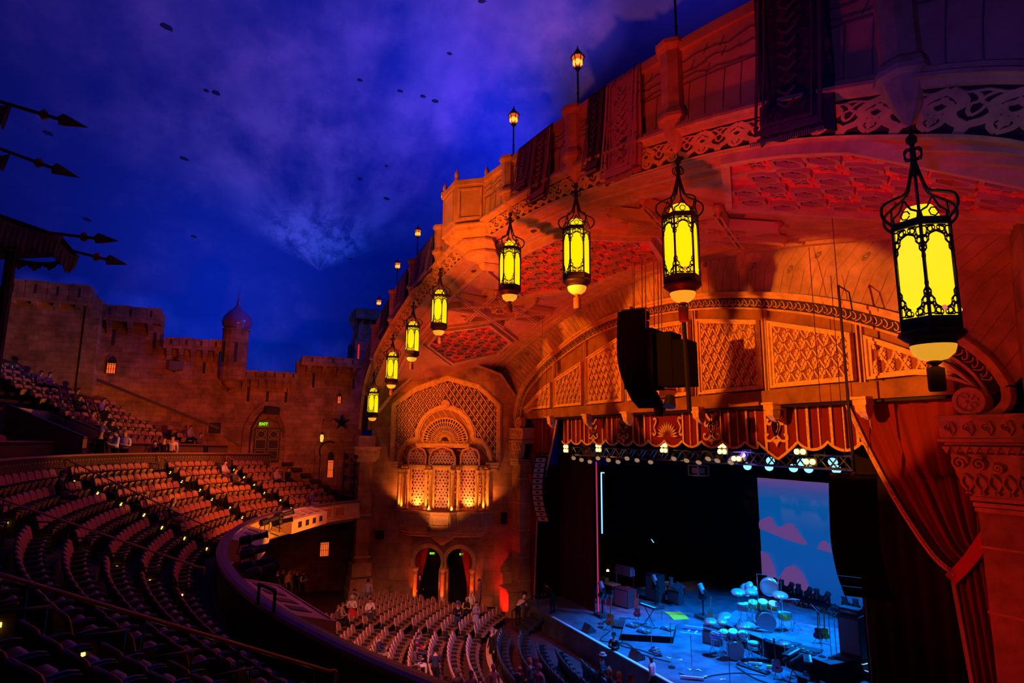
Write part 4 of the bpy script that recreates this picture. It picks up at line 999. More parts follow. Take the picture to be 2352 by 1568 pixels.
b = MB(); b.box((-12.95, 16.2, -9.75), (1.3, .9, 1.5)); b.box((-12.95, 16.2, -8.95), (1.5, 1.05, .14)); struct(b.build('trim_pier_pedestal', mat('pier_stone', (.46, .26, .12))))
# near right wall beyond the pier (mirror of the niche wall, plain)
b = MB(); M0 = Vector((14.0, 17.0, 0)); M1 = Vector((19.0, 9.0, 0)); b.add([(14.0, 17, -10.4), (19.0, 9, -10.4), (19.0, 9, 4.2), (14.0, 17, 6.8)], [(0, 1, 2, 3)]); struct(b.build('wall_right', mstoneN))
b = MB()
for V_ in ([(-26, 17.75, -11), (-12.6, 17.75, -11), (-12.6, 17.75, 7), (-26, 17.75, 9)], [(13.0, 17.75, -11), (26, 17.75, -11), (26, 17.75, 9), (13.0, 17.75, 7)]): b.add(V_, [(0, 1, 2, 3)])
b.add([(-26, 17.75, 1.4), (26, 17.75, 1.4), (26, 17.75, 9.5), (-26, 17.75, 9.5)], [(0, 1, 2, 3)]); b.add([(-15, 17.75, 2.2), (15, 17.75, 2.2), (15, 38, 2.2), (-15, 38, 2.2)], [(0, 1, 2, 3)]); struct(b.build('wall_stage_surround', blackcloth))
# ---- valance
vel = mat('stage_velvet', (.2, .012, .008), .9); braid = mat('gold_braid', (.85, .55, .25), .6, nscale=20, namt=.3)
vt = thing('valance', 'red velvet valance with gold braid stripes, scrolled emblems and scalloped hem', 'valance')
YV = 17.62
def vz(x):   # scalloped hem
    best = -.12; 
    for cx, d_, wd in ((6.28, .62, .85),):
        u_ = abs(x-cx)/wd
        if u_ < 1: return -.05-d_*(1-u_)**.8
    ph = (x-7.14) % 1.16; return -.03-.28*math.sin(PI*ph/1.16)**.7
b = MB(); n = 200; b.loft([[(-9+18.9*i/n, YV+.05*math.sin(i*.9), 1.3) for i in range(n+1)], [(-9+18.9*i/n, YV+.05*math.sin(i*.9), vz(-9+18.9*i/n)) for i in range(n+1)]], closed=False); b.build('velvet', vel, vt)
vm_ = lambda p, q, h: (p, YV-.07-h, q)
b = MB(); b.ribbon([(-9+18.9*i/n, vz(-9+18.9*i/n)+.02) for i in range(n+1)], .09, vm_, 0, .03)
for i in range(43):
    x = -8.7+.44*i
    if min(abs(x-c_) for c_ in (-5.6, -2.9, 6.28, 3.1)) < .42 or abs(x-.4) < .95: continue
    b.ribbon([(x, 1.25), (x, vz(x))], .1 if i % 2 else .05, vm_, 0, .025)
b.build('braid', braid, vt)
for cx, sc_ in ((-5.6, 1), (-2.9, .95), (3.1, 1.05), (6.28, 1.15)):
    b = MB()
    for mx_ in (-1, 1):
        g = lambda P: [(cx+mx_*p*sc_*1.3, .45+q*sc_*1.05) for p, q in P]
        b.ribbon(g(smooth([(.28, .5), (.2, .56), (.12, .42), (0, .25), (.18, .1), (.26, .18), (.2, .26)], 4)), .095, vm_, 0, .04)
        b.ribbon(g(smooth([(0, .25), (-.1, .05), (.0, -.2), (.15, -.38), (.3, -.35), (.3, -.2), (.22, -.22)], 4)), .09, vm_, 0, .04)
        b.ribbon(g(smooth([(.1, .1), (.08, -.05), (.0, -.22)], 4)), .06, vm_, 0, .04)
    b.poly([(cx-.16*sc_, -.02), (cx, .06), (cx+.16*sc_, -.02), (cx+.06, -.1), (cx, -.24), (cx-.06, -.1)], vm_, 0, .04); b.build('emblem', braid, vt)
b = MB()
for i in range(13):
    a_ = PI*i/12; b.poly([(.4+r_*math.cos(a_+w_), .15+r_*.9*math.sin(a_+w_)) for r_, w_ in ((.2, 0), (.5, -.1), (.72, 0), (.5, .1))], vm_, 0, .04)
b.build('sunburst_emblem', braid, vt)
for mx_ in (-1, 1): b = MB(); b.ribbon([(.4+mx_*p, q) for p, q in smooth([(.95, .9), (.8, .95), (.75, .8), (.9, .55), (.8, .3), (.92, .2), (1.0, .3)], 4)], .08, vm_, 0, .04); b.build('scroll_emblem', braid, vt)
# ---- drapes
def drape(s_):
    t = thing('stage_drape', 'red velvet swag curtain tied back on the %s side of the stage' % ('near right' if s_ > 0 else 'far left'), 'curtain', group='swag curtains of the stage')
    edge = smooth([(9.15, 1.25), (9.7, -.1), (10.35, -1.45), (10.87, -2.35), (11.37, -3.05), (11.85, -3.4)], 5)
    b = MB(); rings = []; n = 60; xo = 14.2
    for x, z in edge:
        f_ = (1.25-z)/4.65
        top_ = []
        for i in range(n+1):
            u_ = i/n; xe = x+(12.55+.9*(1-f_)-x)*u_; ze = z+(.9*f_*u_*1.2 if f_ > .5 else 0)+0
            top_.append((s_*xe, YV-.12-.07*math.sin(u_*n*.75)-.03*math.sin(u_*n*1.9+1), ze))
        rings.append(top_)
    b.loft(rings, closed=False); b.build('swag', vel, t, True)
    b = MB(); rings = []
    for k in range(8):
        z = -2.4-k*1.0; f_ = k/7; xa = 11.75+.45*f_; xb = 12.95+.35*f_
        rings.append([(s_*(xa+(xb-xa)*i/24), YV-.12-.08*math.sin(i*1.6), z-(.9*(1-i/24) if k == 0 else 0)) for i in range(25)])
    b.loft(rings, closed=False); b.build('tail', vel, t, True)
    em = lambda p, q, h: (s_*p, YV-.24-h, q)
    b = MB(); b.ribbon(edge, .13, em, 0, .05)
    for i in range(len(edge)-1):
        x, z = edge[i]; b.ribbon([(x-.05, z+.05), (x+.05, z-.08)], .06, em, .05, .08)
    b.ribbon([(11.75+.06*k, -3.6-.75*k) for k in range(9)], .1, em, -.05, .0)
    b.build('edging', mat('drape_braid', (.6, .33, .2), .7), t)
    b = MB(); b.ribbon(smooth([(11.72, -3.55), (12.2, -3.0), (12.75, -2.2)], 4), .3, em, 0, .06); b.build('tieback', mat('tieback_velvet', (.5, .05, .03), .8), t)
drape(1); drape(-1)
# ------------------------------------------------------------------ castle wall on the far side
XC = -22.0
def cm(p, q, h): return (XC+h, p, q)       # p = y, q = z
b = MB()
arcd = arcp(2.35, .75, 1.28, 0, 180, 14, 1.45)
# wall outline with door bay, low doorway, small window openings left to recesses on top of it
outl = [(-31, -11), (8.6, -11), (8.6, 5.2), (3.9, 5.2), (3.9, 4.1), (-.9, 4.1), (-.9, 6.0), (-4.3, 6.0), (-4.3, 7.7), (-8, 7.7), (-8, 8.6), (-12.8, 8.6), (-13.5, 9.2), (-31, 12)]
b.poly(outl, cm, 0, -.6); struct(b.build('wall_left', stoneY))
def block(b, y0, y1, z0, z1, h0, h1):
    b.box((XC+(h0+h1)/2, (y0+y1)/2, (z0+z1)/2), (abs(h1-h0), y1-y0, z1-z0))
def battlement(name, label, y0, y1, zt, hgt, dep, nm_, slots, corb, notch=.1):
    t = thing(name, label, 'wall'); t['kind'] = 'structure'
    b = MB(); n = nm_; w_ = (y1-y0)/n
    for i in range(n):
        g = .06; block(b, y0+w_*i+g/2, y0+w_*(i+1)-g/2, zt-hgt+.2, zt-(.0 if i % 2 else .04), 0, dep)
    block(b, y0, y1, zt-hgt, zt-.16, -.3, dep-.02); b.build('parapet', stoneY, t)
    b = MB()
    for i in range(corb):
        y = y0+(y1-y0)*(i+.5)/corb
        for k, (z, d_) in enumerate(((zt-hgt-.1, dep), (zt-hgt-.28, dep*.75), (zt-hgt-.46, dep*.45), (zt-hgt-.62, dep*.2))): b.box((XC+d_/2, y, z), (d_, .28, .19))
    b.build('corbel', stoneY, t)
    b = MB()
    for i in range(slots):
        y = y0+(y1-y0)*(i+.5)/slots; b.box((XC+dep, y, zt-hgt*.42), (.04, .1, hgt*.42)); 
        if i % 2 == 0: b.box((XC+.01, y+.25, zt-hgt-.95), (.04, .16, 1.0))
    b.build('arrow_slit', dark, t); return t
battlement('castle_battlement', 'highest dark battlement of the castle wall at the far left', -12.3, -8.1, 8.85, 1.25, 1.5, 4, 4, 4)
battlement('castle_battlement', 'second battlement of the castle wall above the glowing barred window', -7.7, -4.4, 7.95, 1.0, .7, 4, 3, 3)
battlement('castle_battlement', 'third battlement of the castle wall with a loudspeaker below it', -4.15, -.75, 6.22, .75, .6, 4, 4, 5)
battlement('castle_battlement', 'lowest battlement of the castle wall right of the onion dome', .45, 4.0, 4.36, .62, .5, 7, 6, 7)
battlement('castle_battlement', 'battlement of the castle wall beside the far foot of the canopy', 4.15, 8.3, 5.55, .7, .75, 3, 3, 4)
# dark buttress under the high battlement
b = MB(); b.box((XC+.6, -7.9, 2.9), (1.2, .75, 10.4)); b.box((XC+.55, -10.4, 3.6), (1.1, 4.4, 8.2)); struct(b.build('wall_buttress', stoneY))
# onion dome turret
tu = thing('dome_turret', 'round turret topped by a glazed onion dome with a thin spire', 'turret', (XC+.45, -.05, 0)); tu['kind'] = 'structure'
b = MB(); b.lathe([(.02, 2.75), (.16, 2.8), (.2, 2.95), (.12, 3.05), (.35, 3.15), (.5, 3.3), (.55, 3.5), (.78, 3.65), (.8, 3.85), (.8, 6.9), (.86, 6.92), (.86, 7.0), (.02, 7.0)], (0, 0, 0), 16); b.build('shaft', stoneY, tu)
b = MB(); b.lathe([(.86, 6.95), (.74, 7.0), (.72, 7.08), (.86, 7.2), (.93, 7.45), (.86, 7.8), (.6, 8.15), (.28, 8.42), (.12, 8.62), (.09, 8.8), (.13, 8.86), (.07, 8.95), (.04, 9.2), (.01, 9.75)], (0, 0, 0), 20); b.build('onion_dome', mat('glazed_dome', (.25, .12, .3), .2, spec=.8), tu, True)
b = MB()
for a_ in (-2.2, -.9, .1): b.box((.8*math.cos(a_), .8*math.sin(a_), 5.4), (.06, .18, 1.3), a_)
b.build('arrow_slit', dark, tu)
# far tower behind the canopy foot
ft = thing('corner_tower', 'dark blue square tower with a stepped head behind the canopy foot', 'tower', (-25.2, 9.6, 0)); ft['kind'] = 'structure'
b = MB(); b.loft([[(x*w_, y*w_, z) for x, y in ((-1, -1), (1, -1), (1, 1), (-1, 1))] for w_, z in ((1.5, 3), (1.5, 7.2), (1.25, 7.5), (1.2, 8.6), (1.5, 9.0), (1.55, 9.7), (1.35, 9.75), (1.3, 9.4))], caps=True); b.build('tower_body', stoneY, ft)
b = MB()
for i in range(5):
    for s_ in (-1, 1): b.poly([(-1.2+.6*i-.28, 8.9), (-1.2+.6*i+.28, 8.9), (-1.2+.6*i, 8.55)], lambda p, q, h: (1.28+h, p, q), 0, .2)
b.build('tower_teeth', stoneY, ft)
b = MB(); b.box((1.52, -1.2, 5.6), (.05, .12, 2.6)); b.build('lit_slit', mat('red_lit_slit', (.5, .05, .02), .5, emit=(1, .03, .02), es=.5), ft)
# openings
def lit_window(label, y, z0, z1, w_, bars=4, arch=True, es=.9):
    t = thing('barred_window', label, 'window', (XC+.04, y, z0)); t['kind'] = 'structure'; H = z1-z0
    fn = lambda p, q, h: (h, p, q)
    P = [(-w_/2, 0), (w_/2, 0), (w_/2, H)]+([(w_*.5*math.cos(PI*i/8), H+w_*.55*math.sin(PI*i/8)) for i in range(1, 8)] if arch else [])+[(-w_/2, H)]
    b = MB(); b.poly(P, fn, 0, .02); b.build('glass_back', dark, t)
    M = mat('lit_window_glass', (.4, .1, .03), .5, emit=(1, .13, .02), es=es)
    b = MB(); b.add([fn(-w_/2, 0, .03), fn(w_/2, 0, .03), fn(w_/2, H*.75, .03), fn(-w_/2, H*.75, .03)], [(0, 1, 2, 3)]); b.build('pane', M, t)
    b = MB()
    for i in range(bars+1): b.box((.06, -w_/2+w_*i/bars, H/2), (.03, .025, H))
    for i in range(3): b.box((.06, 0, H*i/3), (.03, w_, .02))
    b.build('bars', iron, t)
    b = MB(); b.ribbon(P, .07, fn, 0, .05, True); b.build('window_frame', stoneY, t)
lit_window('small glowing red barred window in the castle wall below the second battlement', -6.85, 3.75, 4.6, .5)
lit_window('narrow glowing red window slit high beside the canopy foot', 6.9, 2.35, 3.0, .26, 2)
lit_window('tall glowing red barred window inside the small horseshoe arch', 6.55, -2.75, -1.2, .42, 4)
lit_window('glowing red lattice window low on the wall under the balcony', 6.45, -7.95, -6.75, .6, 5, False)
# big pointed door bay
db = thing('castle_doorway', 'tall pointed arch recess with dark studded double doors', 'doorway'); db['kind'] = 'structure'
PA = smooth([(1.05, -2.0), (1.05, .3), (1.2, .9), (1.65, 1.7), (2.35, 2.15), (3.05, 1.7), (3.5, .9), (3.65, .3), (3.65, -2.0)], 4)
b = MB(); b.ribbon([(y-0.0, z) for y, z in PA], .42, cm, 0, .22); b.build('door_arch', stoneY, db)
b = MB(); b.ribbon([(y+.2, z-.12) for y, z in PA[:len(PA)//2+4]], .24, cm, .0, .03); b.build('arch_shade_strip', dark, db)  # dark strip on the wall stands in for shade inside the arch
PB = smooth([(1.35, -.1), (1.4, .35), (1.62, .55), (1.75, .95), (2.2, 1.1), (2.35, 1.3), (2.5, 1.1), (2.95, .95), (3.08, .55), (3.3, .35), (3.35, -.1)], 3)
b = MB(); b.ribbon(PB, .05, cm, 0, .06); b.build('inner_arch', dark, db)
b = MB(); b.box((XC+.04, 2.35, -.55), (.1, 1.65, 2.3)); b.build('door_surround', black, db)
for s_ in (-1, 1):
    b = MB(); b.box((XC+.12, 2.35+s_*.39, -.6), (.06, .74, 2.1)); d_ = b.build('door_leaf', mat('door_timber', (.05, .03, .02), .6), db)
    b = MB(); fm = lambda p, q, h: (XC+.15+h, 2.35+s_*.39+p, q)
    b.ribbon([(.24*math.cos(PI*i/8), .15+.24*math.sin(PI*i/8)) for i in range(16)], .05, fm, 0, .03, True)
    for zc_ in (.15, -.5, -1.2): b.ring2([(-.33, zc_-.31), (.33, zc_-.31), (.33, zc_+.31), (-.33, zc_+.31)], [(-.29, zc_-.27), (.29, zc_-.27), (.29, zc_+.27), (-.29, zc_+.27)], fm, 0, .03)
    b.build('door_ornament', mat('door_brass', (.35, .22, .12), .5), d_)
exit_sign('green EXIT sign above the studded double doors of the castle wall', (XC+.3, 2.05, .82), (0, 1, 0), .62)
b = MB(); b.box((0, 0, 0), (.5, .9, .45)); b.lathe([(.01, .0), (.16, 0), (.16, .02), (.01, .02)], (0, 0, 0), 12, M=Matrix.Translation((.25, 0, 0)) @ Matrix.Rotation(PI/2, 4, 'Y')); o = b.build('wall_speaker', mat('speaker_grey', (.05, .035, .03), .6)); o.location = (XC+.35, 2.5, 1.75); o.rotation_euler = (0, .3, .3); tag(o, 'loudspeaker mounted inside the pointed arch above the double doors', 'loudspeaker')
b = MB(); b.box((0, 0, 0), (.4, .75, .6)); o = b.build('wall_speaker', mat('speaker_brown', (.2, .12, .08), .7)); o.location = (XC+.3, -3.35, 4.4); tag(o, 'square loudspeaker fixed below the third castle battlement', 'loudspeaker')
# far-left doorway with exit sign in the dark
b = MB(); b.box((XC+1.13, -10.9, .5), (.06, 1.9, 4.4)); struct(b.build('door_1', black))
exit_sign('green EXIT sign in the darkness at the far left of the picture', (XC+1.3, -11.55, 3.75), (0, 1, 0), .62)
# small niche window with figures' opening
b = MB(); cm2 = cm; b.ring2([(-1.35, .05), (-.35, .05), (-.35, 1.0), (-1.35, 1.0)], [(-1.2, .18), (-.5, .18), (-.5, .87), (-1.2, .87)], cm, 0, .14); struct(b.build('window_1', stoneY))
b = MB(); b.poly([(-1.2, .18), (-.5, .18), (-.5, .87), (-1.2, .87)], cm, 0, .02); struct(b.build('window_2', dark))
# horseshoe arch doorway beside the canopy foot
b = MB(); b.ribbon(arcp(6.4, -.95, .85, -30, 215, 16), .26, cm, 0, .16); b.ribbon([(5.62, -1.4), (5.62, -3.4)], .3, cm, 0, .3); b.ribbon([(7.18, -1.4), (7.18, -3.6)], .26, cm, 0, .2); struct(b.build('trim_horseshoe_arch', stoneY))
b = MB(); b.ribbon(arcp(6.4, -.95, .68, 60, 215, 10), .2, cm, 0, .03); b.ribbon([(5.8, -1.3), (5.8, -3.2)], .12, cm, 0, .03); struct(b.build('trim_arch_shadow_strip', dark))  # dark ribbon along one side imitates the shadow within the horseshoe arch
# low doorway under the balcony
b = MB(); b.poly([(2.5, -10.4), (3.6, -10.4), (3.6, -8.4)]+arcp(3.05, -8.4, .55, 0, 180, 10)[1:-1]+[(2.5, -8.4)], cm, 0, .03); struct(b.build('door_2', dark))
b = MB(); b.ribbon([(2.4, -10.4), (2.4, -8.4)]+arcp(3.05, -8.4, .7, 180, 0, 12)+[(3.7, -8.4), (3.7, -10.4)], .2, cm, 0, .12); struct(b.build('trim_low_door', stoneY))
# star lamp and small wall lanterns
ir = thing('star_ornament', 'black iron star hanging from a wall bracket', 'ornament', (XC+.9, 7.0, 1.0))
b = MB(); P = star(0, 0, .55, 5, .38); b.loft([[(-.02, p, q) for p, q in P], [(0, p*.1, q*.1) for p, q in P]]); b.loft([[(.02, p, q) for p, q in P], [(.16, p*.05, q*.05) for p, q in P]]); b.poly(P, lambda p, q, h: (h, p, q), -.02, .02); b.build('star', iron, ir)
b = MB(); b.tube([(-.9, -.6, .1), (-.5, -.45, .25), (0, -.3, .2)], .025, 5); b.tube([(0, -.3, .2), (0, 0, .5)], .012, 4); b.build('bracket', iron, ir)
wlamp = mat('warm_lamp_glass', (.8, .5, .2), .4, emit=(1, .42, .05), es=1.6)
wl_ = thing('wall_lantern', 'small glowing lantern hanging from the iron bracket on the castle wall', 'lantern', (XC+.9, 5.75, -.05))
b = MB(); b.lathe([(.02, -.3), (.08, -.25), (.13, 0), (.1, .2), (.02, .3)], (0, 0, 0), 8); b.build('glass', wlamp, wl_, True)
b = MB(); b.lathe([(.05, .2), (.12, .22), (.02, .36)], (0, 0, 0), 8); b.lathe([(.02, -.38), (.06, -.3), (.02, -.26)], (0, 0, 0), 8); b.tube([(0, 0, .33), (0, .02, 1.2)], .01, 4); b.tube([(0, .02, 1.2), (-.9, .3, 1.25)], .025, 5)
for k in range(6): b.tube([(.12*math.cos(k*PI/3), .12*math.sin(k*PI/3), -.25), (.14*math.cos(k*PI/3), .14*math.sin(k*PI/3), 0), (.11*math.cos(k*PI/3), .11*math.sin(k*PI/3), .2)], .008, 4)
b.build('lantern_frame', iron, wl_)
# black lighting ladder on the column
ld = thing('lighting_ladder', 'black ladder truss of stage spotlights fixed to the far canopy column', 'truss', (-18.9, 7.3, -3.0))
b = MB()
for y in (-.35, .35): b.tube([(0, y, -2.2), (0, y, 2.0)], .035, 6)
for z in (-2, -1.2, -.4, .4, 1.2, 1.9): b.tube([(0, -.35, z), (0, .35, z)], .025, 5)
b.build('ladder', black, ld)
for i, z in enumerate((-1.2, -.4, .4, 1.2, 1.75)):
    for y in (-.3, .3):
        b = MB(); b.lathe([(.05, -.2), (.12, -.18), (.12, .1), (.15, .22), (.01, .22)], (0, 0, 0), 10, M=Matrix.Translation((.25, y, z)) @ Matrix.Rotation(1.1+i*.13, 4, 'Y')); b.bar((0, y, z+.1), (.2, y, z), .03); b.build('spotlight', black, ld)
# small blue/violet cove lights behind the battlements
for y, z in ((-11.2, 8.2), (-9.2, 8.2), (-6.7, 7.4), (-5.2, 7.4), (-3.2, 5.7), (-1.7, 5.7), (1.3, 3.9), (3.0, 3.9), (5.2, 4.9), (7.0, 4.9)):
    light('cove_lamp', 'SPOT', (XC-1.4, y*1.03, z-.3), (-37, y*1.34, (z+.6)*1.34), 900, (.3, .22, 1), 20, 1, .05)

# ------------------------------------------------------------------ tent pavilion at the far left edge
tp = thing('tent_canopy', 'striped tent canopy with fringed edge and spear poles at the left edge', 'canopy'); tp['kind'] = 'structure'
tcol = mat('tent_cloth', (.28, .2, .25), .9, nscale=2, namt=.3)
def spear(a_, d_):
    a_ = Vector(a_); d_ = Vector(d_).normalized(); b = MB(); b.tube([a_, a_+d_*1.6], .035, 6)
    for s_, r_ in ((.95, .11),): b.tube([a_+d_*(s_-.1), a_+d_*s_, a_+d_*(s_+.1)], [.03, r_, .03], 8)
    b.tube([a_+d_*1.25, a_+d_*1.32, a_+d_*1.42, a_+d_*1.85], [.03, .13, .11, .004], 5); o = b.build('spear_pole', mat('painted_spear', (.45, .22, .12), .5), tp); return o
# horizontal distance about 17 m from the camera
def tpt(u, v, d): q = ray(u, v); return CP+q*(d/math.hypot(q.x, q.y))
for (u0, v0, u1, v1, dd) in ((-5, 232, 107, 265, 15), (-10, 338, 100, 378, 16), (110, 534, 184, 543, 17), (150, 572, 214, 588, 17.5)):
    A_ = tpt(u0, v0, dd); B_ = tpt(u1, v1, dd-.6); spear(A_, B_-A_)
def cloth(P0, P1, drop, seed, n=16):
    b = MB(); r0 = []; r1 = []
    for i in range(n*2+1):
        t = i/(n*2); p = P0.lerp(P1, t); p.z += .25*math.sin(PI*t)*-1*.5
        r0.append(p); r1.append(Vector((p.x+.1, p.y-.05, p.z-drop*(1 if i % 2 == 0 else .78)-.06*math.sin(i+seed))))
    b.loft([r0, r1], closed=False); b.loft([[q+Vector((.03, .03, 0)) for q in r0], [q+Vector((.03, .03, 0)) for q in r1]], closed=False); b.build('valance', tcol, tp)
cloth(tpt(-60, 470, 17), tpt(142, 541, 17), .55, 0); cloth(tpt(136, 548, 17.2), tpt(180, 588, 17.3), .45, 1, 5); cloth(tpt(20, 590, 17.6), tpt(180, 590, 17.4), .2, 2, 14)
cloth(tpt(-40, 215, 15), tpt(26, 240, 15), .6, 3, 5); cloth(tpt(-30, 335, 16), tpt(22, 352, 16), .5, 4, 4)
b = MB(); A_, B_, C_, D_ = tpt(-60, 470, 17), tpt(142, 541, 17), tpt(180, 588, 17.3), tpt(-60, 560, 18.5)
b.add([A_, B_, C_, D_, A_+Vector((-3, -3, .6)), B_+Vector((-4, -3, .4)), tpt(20, 595, 22), tpt(-80, 600, 22)], [(0, 1, 5, 4), (0, 1, 2, 3), (3, 2, 6, 7), (2, 1, 5, 6), (4, 5, 6, 7)]); b.build('tent_roof', mat('tent_dark', (.06, .04, .05), .9), tp)
b = MB(); p = tpt(30, 560, 19); b.tube([p+Vector((0, 0, .5)), p+Vector((0, 0, -6))], .12, 8); b.build('tent_pole', mat('tent_dark', (.06, .04, .05)), tp)

# ------------------------------------------------------------------ floors and stage
b = MB(); b.add([(-24, -30, -9.7), (24, -30, -9.7), (24, 4, -10.1), (-24, 4, -10.1), (24, 17.2, -10.55), (-24, 17.2, -10.55)], [(0, 1, 2, 3), (3, 2, 4, 5)]); struct(b.build('floor', mat('stalls_carpet', (.12, .04, .05), .95, nscale=2, namt=.3)))
def zfl(y): return -10.1-(y-4)*.45/13.2 if y > 4 else -10.1+(4-y)*.0118
ZS = -9.5
st = thing('stage_floor', 'dark glossy stage floor with a white line along its front edge', 'stage'); st['kind'] = 'structure'
b = MB(); b.box((1.5, 27.5, ZS-.55), (27, 22, 1.1)); 
b.build('stage_deck', mat('stage_paint', (.12, .19, .25), .38, nscale=1.5, namt=.4, spec=.5), st)
b = MB(); pts = [(-8.5, 16.45), (-4, 16.42), (1.5, 16.4), (13.5, 16.4)]
b.ribbon([(-8.5, 16.62), (12.5, 16.62)], .13, lambda p, q, h: (p, q, ZS+h), .003, .012); b.build('edge_line', mat('white_tape', (.9, .9, .9), .6), st)
# backdrop and black masking
blk = blackcloth
b = MB(); b.loft([[(-15+.1*i, 38+.12*math.sin(i*.9), 2.0) for i in range(301)], [(-15+.1*i, 38+.12*math.sin(i*.9), ZS) for i in range(301)]], closed=False); struct(b.build('wall_back', blk))
# cyclorama screen with sunset cloud picture
sy = 33.0
P1 = onY(1735, 1096, sy); P2 = onY(1757, 1345, sy)
sx0 = (P1.x+P2.x)/2; sz1 = P1.z
M = bpy.data.materials.new('projected_sky'); M.use_nodes = True; nt = M.node_tree; bs = nt.nodes['Principled BSDF']; bs.inputs['Base Color'].default_value = (.05, .05, .05, 1)
tc = nt.nodes.new('ShaderNodeTexCoord'); sp_ = nt.nodes.new('ShaderNodeSeparateXYZ'); nt.links.new(tc.outputs['Object'], sp_.inputs[0])
rp = nt.nodes.new('ShaderNodeValToRGB'); mr = nt.nodes.new('ShaderNodeMapRange'); mr.inputs['From Min'].default_value = sz1-9; mr.inputs['From Max'].default_value = sz1
nt.links.new(sp_.outputs['Z'], mr.inputs['Value']); nt.links.new(mr.outputs[0], rp.inputs[0])
e = rp.color_ramp.elements; e[0].position = 0; e[0].color = (.001, .05, .26, 1); e[1].position = 1; e[1].color = (.13, .06, .26, 1)
for p_, c_ in ((.12, (.002, .06, .34, 1)), (.35, (.004, .08, .4, 1)), (.85, (.002, .09, .36, 1)), (.93, (.04, .07, .3, 1))): q = e.new(p_); q.color = c_
bs.inputs['Emission Strength'].default_value = .85; nt.links.new(rp.outputs[0], bs.inputs['Emission Color'])
sc = thing('projection_screen', 'tall blue cloth screen with a projected evening sky and pink clouds', 'screen')
b = MB(); n = 120; b.loft([[(sx0+i*.12, sy+.05*math.sin(i*.35)+.03*math.sin(i*.11), z) for i in range(n+1)] for z in (sz1, ZS+.02)], closed=False); b.build('cloth', M, sc, True)
MC = mat('projected_cloud', (.05, .03, .04), .8, emit=(.13, .055, .24), es=.85)
b = MB(); sm = lambda p, q, h: (sx0+p, sy-.1-h, q)
b.poly(smooth([(.05, sz1-3.35), (.05, sz1-2.9), (.5, sz1-2.65), (1.0, sz1-2.45), (1.3, sz1-2.8), (1.7, sz1-3.05), (2.3, sz1-2.75), (2.8, sz1-2.75), (3.3, sz1-3.3), (3.7, sz1-3.85), (2.2, sz1-3.75)], 3), sm, 0, .01)
b.poly(smooth([(4.4, sz1-3.95), (4.8, sz1-3.45), (5.2, sz1-3.5), (5.5, sz1-4.0), (6.2, sz1-4.1)], 3), sm, 0, .01)
b.poly([(.05, ZS+.3), (.05, sz1-4.8), (.7, sz1-4.9), (1.1, sz1-5.6), (1.3, sz1-6.4), (2.0, sz1-5.5), (2.7, sz1-5.2), (3.3, sz1-5.6), (3.7, sz1-6.4), (4.1, ZS+.3)], sm, 0, .006)
b.build('cloud', MC, sc)
# black legs (side drapes)
def leg(label, x0, x1, y, z1=1.6, z0=ZS, m_=None, f_=1.4):
    b = MB(); n = max(4, int(abs(x1-x0)/.12)); b.loft([[(x0+(x1-x0)*i/n, y+.09*math.sin(i*f_), z) for i in range(n+1)] for z in (z1, z0)], closed=False)
    tag(b.build('stage_curtain', m_ or blk, None, True), label, 'curtain', 'masking curtains of the stage')
wine = mat('wine_curtain', (.07, .01, .012), .9)
q = onY(1368, 1300, 19.3); leg('dark wine red masking curtain at the far left of the stage', -12.6, q.x, 19.3, m_=wine)
leg('black masking curtain behind the far left one with a gap beside it', -9.5, onY(1495, 1300, 26.5).x-1.6, 36.0)
leg('wide black masking curtain left of the blue screen', onY(1400, 1200, 30).x, onY(1606, 1200, 30).x, 30.0, m_=blk)
leg('black masking curtain touching the blue screen', onY(1600, 1200, 31).x, onY(1742, 1200, 31).x, 31.0)
leg('black masking curtain at the near right of the stage, in front of the blue screen', onY(1975, 1300, 18.6).x, 14.5, 18.6, m_=mat('near_drape', (.012, .005, .005), .9))
# vertical light strip seen in the gap and a glowing bar imitating pink light on the curtain edge
b = MB(); p = onY(1381, 1085, 24); q = onY(1383, 1225, 24); b.bar(p, q, .07); b.bar(p, (p.x+.35, p.y, p.z), .07); tag(b.build('light_strip', mat('blue_white_tube', (.5, .7, 1), .4, emit=(.15, .45, 1), es=2.2)), 'thin blue white neon strip between the far stage curtains', 'light')
b = MB(); p = onY(1369.5, 1060, 19.1); q = onY(1371, 1410, 19.1); b.bar(p, (p.x, p.y, ZS), .06); tag(b.build('light_strip', mat('pink_edge_glow', (.5, .05, .1), .5, emit=(.55, .02, .12), es=.8)), 'thin glowing bar imitating pink light on the wine red curtain edge', 'light')
# ---- overhead lighting truss
warm = mat('warm_lamp', (1, .6, .2), .4, emit=(1, .5, .08), es=9); cold = mat('cold_lamp', (.3, .8, 1), .4, emit=(.12, .6, 1), es=3.5); steel = mat('truss_steel', (.25, .25, .27), .35, .8)
TY = 19.0
def truss(b, A_, B_, s_, nseg, r_=.03):
    A_, B_ = Vector(A_), Vector(B_)
    for dy, dz in ((-1, -1), (1, -1), (1, 1), (-1, 1)): b.tube([A_+Vector((0, dy*s_/2, dz*s_/2)), B_+Vector((0, dy*s_/2, dz*s_/2))], r_, 5)
    for i in range(nseg):
        p, q = A_.lerp(B_, i/nseg), A_.lerp(B_, (i+1)/nseg); k = 1 if i % 2 else -1
        for dy in (-1, 1): b.bar(p+Vector((0, dy*s_/2, -k*s_/2)), q+Vector((0, dy*s_/2, k*s_/2)), r_)
        for dz in (-1, 1): b.bar(p+Vector((0, -k*s_/2, dz*s_/2)), q+Vector((0, k*s_/2, dz*s_/2)), r_)
zt = -.72
tr_ = thing('lighting_truss', 'long overhead lighting truss hanging behind the valance', 'truss')
